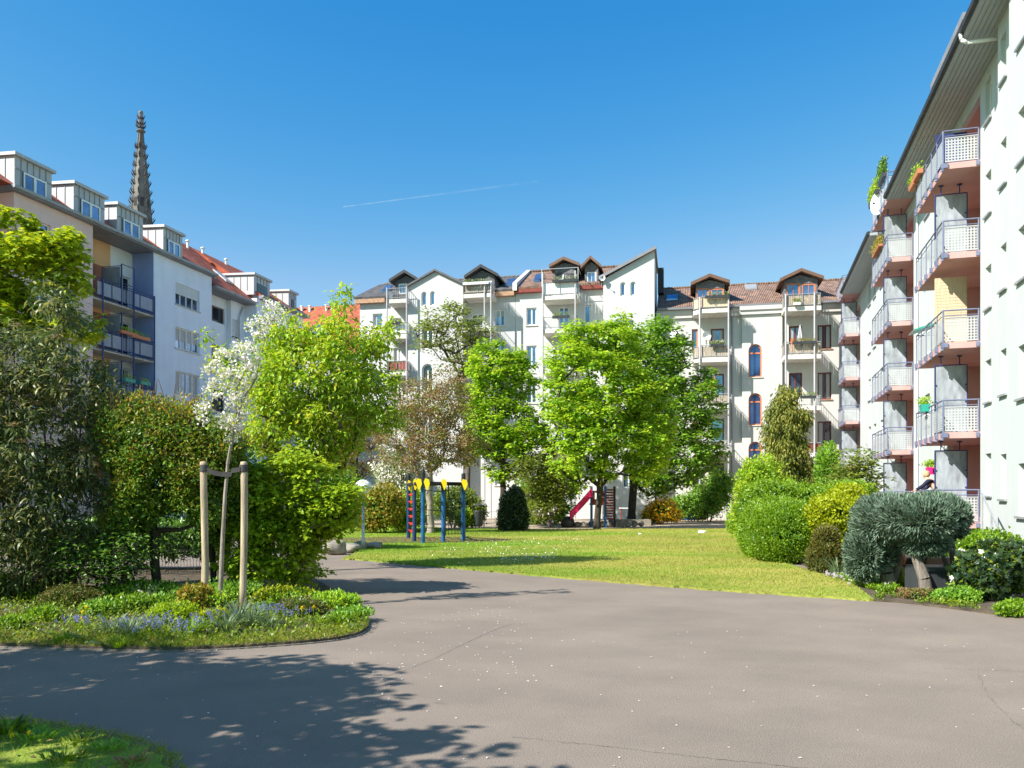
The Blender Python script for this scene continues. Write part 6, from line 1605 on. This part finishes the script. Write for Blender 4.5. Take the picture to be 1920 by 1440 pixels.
dish(B.world(B.X(1129, -1.4), -1.5, B.Z(1129, 523, -1.4)), 0, 'small white satellite dish at the foot of the slanting gable', .2)
dish(Cc.world(Cc.X(1263, -.1), -.25, Cc.Z(1263, 624)), -.3, 'grey satellite dish peeping over the darker maple', .42)
# ---------------------------------------------------------------- person on the ground floor balcony
def skinned(name, joints, edges, radii, mt, parent, sub=2):
    me = bpy.data.meshes.new(name); me.from_pydata(joints, edges, []); o = bpy.data.objects.new(name, me); COL.objects.link(o)
    me.materials.append(mt); o.parent = parent
    sk = o.modifiers.new('skin', 'SKIN'); sk.use_smooth_shade = True
    for v, r in zip(me.skin_vertices[0].data, radii): v.radius = r if isinstance(r, tuple) else (r, r)
    me.skin_vertices[0].data[0].use_root = True
    ss = o.modifiers.new('sub', 'SUBSURF'); ss.levels = sub; ss.render_levels = sub
    return o
pr = empty('person', tuple(R.world(C1[0]+.55, -.45, .79)), ra-.35, 'fair-haired person in a dark navy top leaning over the ground floor balcony rail', 'person')
J = [(0,0,.90),(0,-.06,1.08),(-.02,-.20,1.26),(-.02,-.30,1.38),(-.02,-.36,1.46),(-.02,-.40,1.55),(-.02,-.42,1.64),     # pelvis, waist, chest, neck base, neck, head, crown
     (.17,-.27,1.34),(.36,-.40,1.17),(.48,-.62,1.02),(.52,-.69,.99),                                              # left arm reaching
     (-.20,-.27,1.34),(-.34,-.36,1.12),(-.30,-.60,1.03),(-.27,-.67,1.02),
     (.10,.0,.84),(.11,.0,.46),(.11,.04,.08),(.11,-.12,.03),(-.10,.0,.84),(-.11,.0,.46),(-.11,.04,.08),(-.11,-.12,.03)]
E_ = [(0,1),(1,2),(2,3),(3,4),(4,5),(5,6),(3,7),(7,8),(8,9),(9,10),(3,11),(11,12),(12,13),(13,14),(0,15),(15,16),(16,17),(17,18),(0,19),(19,20),(20,21),(21,22)]
Rr = [(.15,.11),(.13,.10),(.16,.11),(.10,.08),(.055,.055),(.085,.10),(.06,.075),(.065,.06),(.045,.045),(.032,.032),(.03,.02),(.065,.06),(.045,.045),(.032,.032),(.03,.02),(.09,.09),(.06,.06),(.04,.04),(.035,.03),(.09,.09),(.06,.06),(.04,.04),(.035,.03)]
body_o = skinned('body', J, E_, Rr, M['skin'], pr)
top_i = [0,1,2,3,7,8,9,11,12,13]; mp_ = {j: i for i, j in enumerate(top_i)}
skinned('sweater', [J[i] for i in top_i], [(mp_[a], mp_[b]) for a, b in E_ if a in mp_ and b in mp_], [(Rr[i][0]+.022, Rr[i][1]+.022) for i in top_i], M['navy'], pr)
leg = [0,15,16,17,19,20,21]; mp_ = {j: i for i, j in enumerate(leg)}
skinned('trousers', [J[i] for i in leg], [(mp_[a], mp_[b]) for a, b in E_ if a in mp_ and b in mp_], [(Rr[i][0]+.02, Rr[i][1]+.02) for i in leg], M['greyp'], pr)
hm = MB().lathe([(.02, .13), (.07, .115), (.10, .06), (.105, -.01), (.10, -.07), (.06, -.10), (.03, -.08)], (0, 0, 0), 16)
hm.v = [(x, y*1.08+.02, z) for x, y, z in hm.v]; hm.build('hair', M['hair'], pr, (-.02, -.375, 1.585), True)
fc = MB()
for sx in (-.033, .033): fc.box(sx-.012, sx+.012, -.504, -.496, 1.565, 1.577)
fc.build('eyes', M['navy'], pr); MB().prism([(-.012, 1.535), (.012, 1.535), (0, 1.57)], 'y', -.522, -.495).build('nose', M['skin'], pr, (-.02, 0, 0)); MB().box(-.045, .005, -.502, -.494, 1.508, 1.516).build('mouth', M['pink'], pr)
for k in (10, 14):
    b_ = Vector(J[k])
    for q in range(5):
        a_ = (q-2)*.016; ln = (.06, .075, .08, .074, .058)[q]
        if q == 0: ln = .05
        tip = b_+Vector((a_*1.4 + (.02 if q == 0 else 0), -ln*.8, -.02)); skinned('finger', [tuple(b_+Vector((a_, 0, 0))), tuple((b_+tip)/2+Vector((a_*.5, 0, .01))), tuple(tip+Vector((0, -.01, -.02)))], [(0,1),(1,2)], [.010, .009, .007], M['skin'], pr, 1)
# ---------------------------------------------------------------- garden things at the right
def thing1(name, label, cat, px, py, mb, mt, z=0.03, group=None, smooth=False, rz=0):
    p = P3(px, py, z); o = mb.build(name, M[mt], None, (p.x, p.y, z), smooth, rz); return tag(o, label, cat, group)
thing1('planter_box', 'dark wooden planter box in the shade behind the middle juniper', 'planter', 1762, 1112, MB().box(-.32, .32, 0, .5, 0, .42).box(-.35, .35, -.03, .0-.001, .36, .42), 'greyp')
thing1('planter_box', 'low brown wooden box in the shade near the rightmost juniper', 'planter', 1782, 1104, MB().box(-.25, .25, .3, .7, 0, .5), 'bframe')
thing1('planter_box', 'dark box standing behind the leftmost juniper stem', 'planter', 1705, 1098, MB().box(-.26, .26, 0, .4, 0, .48), 'black')
fg = empty('garden_figure', tuple(P3(1686, 1098, .03)), 0, 'terracotta garden figure with a white bucket on its head beside the leftmost juniper stem', 'garden figure')
MB().lathe([(.09, 0), (.11, .1), (.09, .28), (.05, .36)], (0, 0, 0), 14).build('figure_body', M['l_hedge'], fg, smooth=True)
MB().lathe([(.03, .33), (.09, .37), (.115, .46), (.09, .54), (.02, .57)], (0, 0, 0), 14).build('figure_head', M['terracotta'], fg, smooth=True)
bk = MB().lathe([(.11, .0), (.085, .24), (.06, .25)], (0, 0, 0), 14); bk.v = [(x*1+z*-.35, y, z+.53) for x, y, z in bk.v]; bk.build('bucket', M['whitep'], fg, smooth=True)
for i, (px, py, s, lab) in enumerate(((1700, 1118, .12, 'pale stone at the foot of the leftmost juniper'), (1716, 1114, .09, 'small round pebble between the two left juniper stems'), (1880, 1128, .16, 'light stone half hidden under the ivy bush'))):
    stone('garden_stone', px, py, s, s*.45, lab, None, 60+i)
ln = empty('garden_lantern', tuple(P3(1748, 1090, .03)), 0, 'white flower lantern on a thin stem between the junipers', 'lantern')
MB().tube((0, 0, 0), (0, 0, .62), .012, k=6).build('stem', M['steelg'], ln); MB().lathe([(.02, .60), (.09, .66), (.11, .73), (.05, .80), (.02, .82)], (0, 0, 0), 10).build('lantern_head', M['whitep'], ln)
for i, (px, py) in enumerate(((1790, 1040), (1768, 1052), (1808, 1036))):
    p = W(px, py, 14.4); o = empty('white_flower', (p.x, p.y, .03), 0, 'white garden flower seen between the juniper stems', 'flower', 'white flowers between the junipers')
    MB().tube((0, 0, 0), (0, 0, p.z-.03), .008, k=5).build('stem', M['l_hedge'], o); r_ = np.random.default_rng(i)
    leaves('petals', np.array([[0, 0, p.z-.03]]*14)+r_.normal(0, .03, (14, 3)), r_.normal(0, 1, (14, 3)), r_.normal(0, 1, (14, 3)), .05, .04, 'diamond', M['f_white'], o)
# ---------------------------------------------------------------- plants of the flower bed
rg = np.random.default_rng(9)
front_strip = strip(isl_front, .75, -1)
def bedzone(): return [q for q in isl_pts]
blades('bed_edge_grass', [(x, y) for x, y in strip(isl_front, .62, -1)], 21000, .03, .075, .006, M['grassr'], 5, 0, 'bright green grass and moss along the rim of the flower bed', .7)
blades('verge_grass', patch_pts, 26000, .025, .055, .005, M['grassg'], 6, 0, 'patchy grass in the bottom left corner of the photo', .7)
gc = strip(isl_front, 3.2, -1)
q = scatter(gc, 15000, rg); q = q[inpoly(q, isl_pts)]; n = len(q)
o = leaves('ground_cover', np.column_stack([q, .04+rg.random(n)**2*.11]), np.column_stack([rg.normal(0, .6, n), rg.normal(0, .6, n), np.full(n, .5)]), np.column_stack([rg.normal(0, .5, n), rg.normal(0, .5, n), np.ones(n)]), rg.uniform(.025, .06, n), .026, 'diamond', M['l_bed']); tag(o, 'low green leaves covering the soil of the flower bed', 'ground cover', None, 'stuff')
blades('lawn_edge_grass', strip(front, .13, 1), 5200, .01, .06, .008, M['grassb'], 15, 0, 'ragged tufts of grass leaning over the asphalt along the lawn edge', 1.1)
q = scatter(patch_pts, 900, rg); n = len(q)
o = leaves('verge_litter', np.column_stack([q, np.full(n, .045)+rg.random(n)*.02]), rg.normal(0, 1, (n, 3))*[1, 1, .2], np.column_stack([rg.normal(0, .2, (n, 2)), np.ones(n)]), .045, .028, 'diamond', M['l_brown']); tag(o, 'dead leaves and twigs lying in the corner grass', 'leaf litter', None, 'stuff')
q = scatter(isl_pts, 2200, rg); n = len(q)
o = leaves('leaf_litter', np.column_stack([q, np.full(n, .045)+rg.random(n)*.02]), rg.normal(0, 1, (n, 3))*[1, 1, .15], np.column_stack([rg.normal(0, .2, (n, 2)), np.ones(n)]), .05, .03, 'diamond', M['l_brown']); tag(o, 'fallen brown leaves on the soil under the shrubs', 'leaf litter', None, 'stuff')
def tuft(name, label, px, py, n, h, wd, lm, seed, spread=.5, group=None, tpl='arch', fl=None, cat='plant', rad=.05):
    p = P3(px, py, .04); r = np.random.default_rng(seed); o = empty(name, tuple(p), 0, label, cat, group)
    a = r.uniform(0, 6.28, n); A = np.column_stack([np.cos(a)*spread*r.random(n), np.sin(a)*spread*r.random(n), np.ones(n)]); P = np.column_stack([np.cos(a)*rad*r.random(n), np.sin(a)*rad*r.random(n), np.zeros(n)])
    leaves('leaves', P, A, -np.column_stack([np.cos(a), np.sin(a), np.full(n, -.3)]), h*r.uniform(.6, 1.1, n), wd, tpl, M[lm], o)
    if fl:
        mt_, k, fh, sz = fl; s0 = np.column_stack([r.normal(0, rad*1.3, k), r.normal(0, rad*1.3, k), np.zeros(k)]); s1 = s0+np.column_stack([r.normal(0, .03, k), r.normal(0, .03, k), fh*r.uniform(.75, 1.1, k)])
        tubes('stem', s0, s1, .0025, .002, M[lm], o, 4); m = 16; Q = np.repeat(s1, m, 0); Q[:, 2] -= r.random(len(Q))*fh*.38; Q[:, :2] += r.normal(0, .011, (len(Q), 2))
        leaves('flowers', Q, r.normal(0, 1, (len(Q), 3)), r.normal(0, 1, (len(Q), 3)), sz, sz*.8, 'diamond', M[mt_], o)
    return o
sp_ = (.0, )
blue = tuft('bluebell', 'clump of violet-blue bluebells among the grass of the flower bed', 270, 1192, 16, .17, .010, 'grassg', 1, .6, 'bluebells in the flower bed', fl=('f_blue', 9, .19, .016), rad=.08)
for i, (px, py) in enumerate(((140,1180),(158,1186),(290,1196),(255,1200),(310,1186),(335,1193),(345,1200),(395,1178),(480,1162),(500,1158),(516,1164),(528,1160),(548,1170),(285,1178),(370,1190),(232,1188))):
    c = copy_tree(blue); p = P3(px, py, .04); c.location = tuple(p); c.rotation_euler.z = i*1.3; s = .8+.35*((i*37) % 10)/10; c.scale = (s, s, s)
for i, (px, py, n, h, lab) in enumerate(((445,1172,120,.34,'tall grey-green tuft of strap leaves in front of the right stake'),(470,1176,90,.28,'spreading grey-green strap-leaved tuft right of the sapling'),(425,1186,80,.26,'low strap-leaved tuft at the foot of the sapling'),(505,1180,70,.22,'small strap-leaved tuft beside the olive cushion shrub'),(240,1196,70,.26,'pale strap-leaved tuft near the broad-leaved plant'),(205,1190,50,.22,'thin strap-leaved tuft left of the lime cushion plant'),(275,1128,70,.28,'shaded strap-leaved tuft with white flowers behind the bed'),(600,1172,60,.16,'short leafy tuft near the right tip of the bed'),(635,1170,60,.15,'broad short tuft at the right tip of the flower bed'),(360,1192,60,.2,'fine green tuft right of the lime cushion plant'))):
    tuft('leaf_tuft', lab, px, py, n, h*1.1, .014 if i < 8 else .03, 'l_blue' if i < 7 else 'l_hedge', 20+i, 1.0, 'strap-leaved plants of the flower bed', fl=('f_white', 5, .24, .02) if i == 6 else None, rad=.09)
tuft('grass_clump', 'bright narrow grass clump at the front rim of the bed', 115, 1205, 120, .14, .006, 'grassg', 41, .9, rad=.09)
tuft('grass_clump', 'bright grass clump in front of the pale strap-leaved tuft', 225, 1212, 150, .13, .006, 'grassg', 42, .9, rad=.10)
# broad grey-green leaves lying outwards
for i, (px, py, lab, rots) in enumerate(((150,1198,'broad pale leaf pair lying left towards the asphalt', (2.9, 3.3)), (195,1208,'broad pale upright leaf leaning over the bed rim', (4.4,)), (222,1178,'broad pale leaf standing upright behind the rim', (1.2,)), (662,1176,'broad pale leaves at the right tip of the flower bed', (.3, 2.2, 4.0)))):
    p = P3(px, py, .05); o = empty('broad_leaf_plant', tuple(p), 0, lab, 'plant')
    k = len(rots); rr_ = np.array(rots); up_ = .35 if i != 2 else 1.6
    leaves('leaves', np.zeros((k, 3)), np.column_stack([np.cos(rr_), np.sin(rr_), np.full(k, up_)]), np.column_stack([-np.cos(rr_)*.2, -np.sin(rr_)*.2, np.ones(k)]), .24 if i < 3 else .14, .075, 'ovate', M['l_blue'], o)
# cushions and small shrubs of the bed (photo px)
for lab, Y, bx, e, n, L_, col, seed in (
    ('round lime green cushion plant at the front of the flower bed', 10.1, 326, [(326,1164,44,22)], 5200, .035, 'l_lime', 91),
    ('olive brown small-leaved cushion shrub near the right tip of the bed', 10.5, 560, [(560,1166,46,26),(590,1172,26,16)], 6500, .022, 'l_yew', 92),
    ('grey-olive low shrub at the left part of the flower bed', 11.4, 130, [(130,1138,46,32),(165,1150,30,20),(100,1150,24,22)], 6000, .03, 'l_yew', 93),
    ('fern-like reddish shrub in front of the left stake', 10.9, 368, [(368,1116,30,18),(385,1130,22,16)], 1700, .06, 'l_tip', 94),
    ('small green leafy plants filling the bed behind the sapling', 12.0, 430, [(430,1115,60,22),(360,1120,40,18)], 4200, .05, 'l_maple2', 95),
    ('yellowish leafy plant under the lime shrub', 11.6, 520, [(520,1130,44,22),(560,1125,34,20)], 3400, .05, 'l_gold', 96),
    ('green leafy plants at the right end of the bed', 11.3, 620, [(620,1148,40,18),(650,1156,26,12)], 3400, .045, 'l_maple', 97),
    ('dark low leafy plants in the shade left of the bed', 12.6, 60, [(60,1110,70,30),(-20,1110,60,30)], 4200, .06, 'l_maple2', 98),
    ('loose green plants below the tall hedge', 12.2, 240, [(240,1120,60,24),(300,1118,40,22)], 4200, .05, 'l_maple2', 99),
    ('leafy plant with yellow flowers beside the bluebells', 10.6, 500, [(495,1150,26,14)], 1300, .035, 'l_hedge', 100)):
    shrub('garden_plant', lab, 'plant', Y, bx, e, n, L_, .55, M[col], seed, group='low plants of the flower bed', noise=.1, depth=.4, jitter=.7, stems=0)
for i, (px, py, h, lm_, lab) in enumerate(((80,1170,.22,'l_hedge','leafy green clump in the left part of the bed'),(185,1160,.26,'l_maple2','dark leafy clump behind the bluebells'),(250,1152,.28,'l_hedge','light leafy clump left of the lime cushion plant'),
    (405,1150,.30,'l_maple','leafy clump just left of the sapling stem'),(400,1172,.16,'l_gold','yellowish leafy clump in front of the sapling'),(545,1140,.24,'l_maple','leafy clump behind the olive cushion shrub'),(585,1140,.20,'l_lime','lime leafy clump under the lime shrub'),
    (20,1185,.14,'l_hedge','short leafy clump at the far left of the bed'),(660,1166,.12,'l_maple2','short dark clump at the right tip'),(300,1145,.24,'l_maple2','dark clump behind the lime cushion plant'))):
    Yc = G(px, py)[1]; hp = h*F/Yc; shrub('leafy_clump', lab, 'plant', Yc, px, [(px, py-hp*.42, 24+i % 3*7, hp*.55), (px+16-(i % 4)*10, py-hp*.3, 18, hp*.4)], 900, .05, .5, M[lm_], 140+i, group='leafy clumps of the flower bed', noise=.2, depth=.6, jitter=.9, stems=0, upv=.8)
for i, (px, py, h) in enumerate(((155,1168,.14),(162,1164,.17),(543,1156,.16),(566,1160,.14),(588,1158,.14),(152,1176,.10))):
    p = P3(px, py, .04); o = empty('yellow_flower', tuple(p), 0, 'small yellow flower in the flower bed', 'flower', 'yellow flowers of the bed'); r_ = np.random.default_rng(i+200)
    MB().tube((0, 0, 0), (0, 0, h), .004, k=5).build('stem', M['grassg'], o); leaves('petals', np.array([[0, 0, h]]*12), r_.normal(0, 1, (12, 3)), r_.normal(0, 1, (12, 3)), .032, .022, 'diamond', M['f_yellow'], o)
for i, (px, py) in enumerate(((22,1400),(55,1395))):
    p = P3(px, py, .03); o = empty('dandelion', tuple(p), 0, 'yellow dandelion in the corner grass' if i else 'bigger yellow dandelion in the corner grass, left one', 'flower'); r_ = np.random.default_rng(i+300)
    MB().tube((0, 0, 0), (0, 0, .07), .003, k=5).build('stem', M['grassg'], o); leaves('petals', np.array([[0, 0, .07]]*26), r_.normal(0, 1, (26, 3))+[0, 0, .8], r_.normal(0, 1, (26, 3)), .02, .008, 'diamond', M['f_yellow'], o)
for i, (px, py, n_, h_, lm_, lab) in enumerate(((14,1376,60,.13,'l_bed','leafy weed at the left end of the corner grass'),(70,1384,50,.08,'l_maple2','low dark weed near the left of the corner grass'),(150,1392,50,.06,'l_bed','flat green weed in the middle of the corner grass'),
    (200,1404,50,.06,'l_maple2','flat dark weed at the right part of the corner grass'),(120,1425,60,.07,'l_bed','flat weed near the bottom edge of the corner grass'),(250,1428,40,.05,'l_brown','withered brown weed at the right end of the corner grass'))):
    tuft('verge_plant', lab, px, py, n_, h_, .022, lm_, 61+i, 1.3, rad=.12, tpl='ovate')
blades('verge_edge_grass', strip(patch_front, .10, 1), 1500, .01, .05, .006, M['grassr'], 16, 0, 'ragged grass creeping over the asphalt round the corner grass', 1.2)
# blue flowers and grasses at the foot of the clipped hedge
for i, (px, py, lab) in enumerate(((1535,1072,'grey-green iris leaves at the foot of the clipped hedge'),(1570,1080,'tall grass tuft beside the small brownish cone shrub'))):
    tuft('leaf_tuft', lab, px, py, 50, .45, .02, 'l_blue', 70+i, .7, rad=.15)
fb = tuft('forget_me_not', 'patch of pale blue forget-me-nots at the foot of the junipers', 1590, 1088, 40, .10, .015, 'l_hedge', 80, 1.0, 'forget-me-nots', fl=('f_lilac', 14, .12, .02), rad=.16)
for i, (px, py) in enumerate(((1575,1084),(1606,1092),(1622,1096),(1600,1086),(1640,1102))):
    c = copy_tree(fb); c.location = tuple(P3(px, py, .04)); c.rotation_euler.z = i*1.1
rim = strip(gb_front, .55, 1); q = scatter(rim, 2600, rg); q = q[[mnoise.noise(Vector((a_*1.7, b_*1.7, 3))) > -.02 for a_, b_ in q]]; n = len(q)
o = leaves('rim_weeds', np.column_stack([q, .03+rg.random(n)*.05]), np.column_stack([rg.normal(0, .6, n), rg.normal(0, .6, n), np.full(n, .6)]), np.column_stack([rg.normal(0, .5, (n, 2)), np.ones(n)]), rg.uniform(.03, .07, n), .026, 'diamond', M['l_bed']); tag(o, 'low weeds along the asphalt rim under the junipers', 'ground cover', None, 'stuff')
q = scatter([G(1560,1086), G(1655,1118), G(1690,1112), G(1630,1090)], 3600, rg); n = len(q)
o = leaves('rim_weeds', np.column_stack([q, .03+rg.random(n)*.08]), np.column_stack([rg.normal(0, .6, n), rg.normal(0, .6, n), np.full(n, .8)]), np.column_stack([rg.normal(0, .5, (n, 2)), np.ones(n)]), rg.uniform(.03, .08, n), .025, 'diamond', M['l_hedge']); tag(o, 'green weeds between the lawn tip and the left juniper', 'ground cover', None, 'stuff')
# white petals on the asphalt, daisies on the lawn
q = np.vstack([scatter([(-5.2,8.2),(-2,9.6),(6.5,10),(9,4),(6,3.2),(-4,3.2)], 230, rg), scatter([G(700,1175), G(1000,1120), G(1000,1300), G(600,1260)], 110, rg)]); n = len(q)
o = leaves('petals', np.column_stack([q, np.full(n, .006)]), np.column_stack([rg.normal(0, 1, (n, 2)), rg.uniform(0, .15, n)]), np.column_stack([rg.normal(0, .1, (n, 2)), np.ones(n)]), rg.uniform(.012, .028, n), .014, 'diamond', M['petal']); tag(o, 'white petals scattered over the asphalt', 'petals', None, 'stuff')
q = np.vstack([scatter([G(880,1070), G(760,1050), G(900,1012), G(1120,1008), G(1040,1050)], 420, rg), scatter([G(940,1062), G(940,1046), G(1040,1040), G(1040,1054)], 220, rg)]); n = len(q)
o = leaves('daisies', np.column_stack([q, np.full(n, .085)]), np.column_stack([rg.normal(0, 1, (n, 2)), np.zeros(n)]), np.column_stack([rg.normal(0, .5, (n, 2)), np.ones(n)]), .035, .035, 'diamond', M['petal']); tag(o, 'white daisies dotted over the left part of the lawn', 'daisies', None, 'stuff')
q = scatter([(p[0], p[1]) for p in strip(front, .16, 1)] if False else strip(front, .12, -1), 420, rg); n = len(q)
o = leaves('edge_petals', np.column_stack([q, np.full(n, .05)]), rg.normal(0, 1, (n, 3)), rg.normal(0, 1, (n, 3)), .024, .012, 'diamond', M['l_brown']); tag(o, 'dry petals and blades gathered along the lawn edge', 'petals', None, 'stuff')
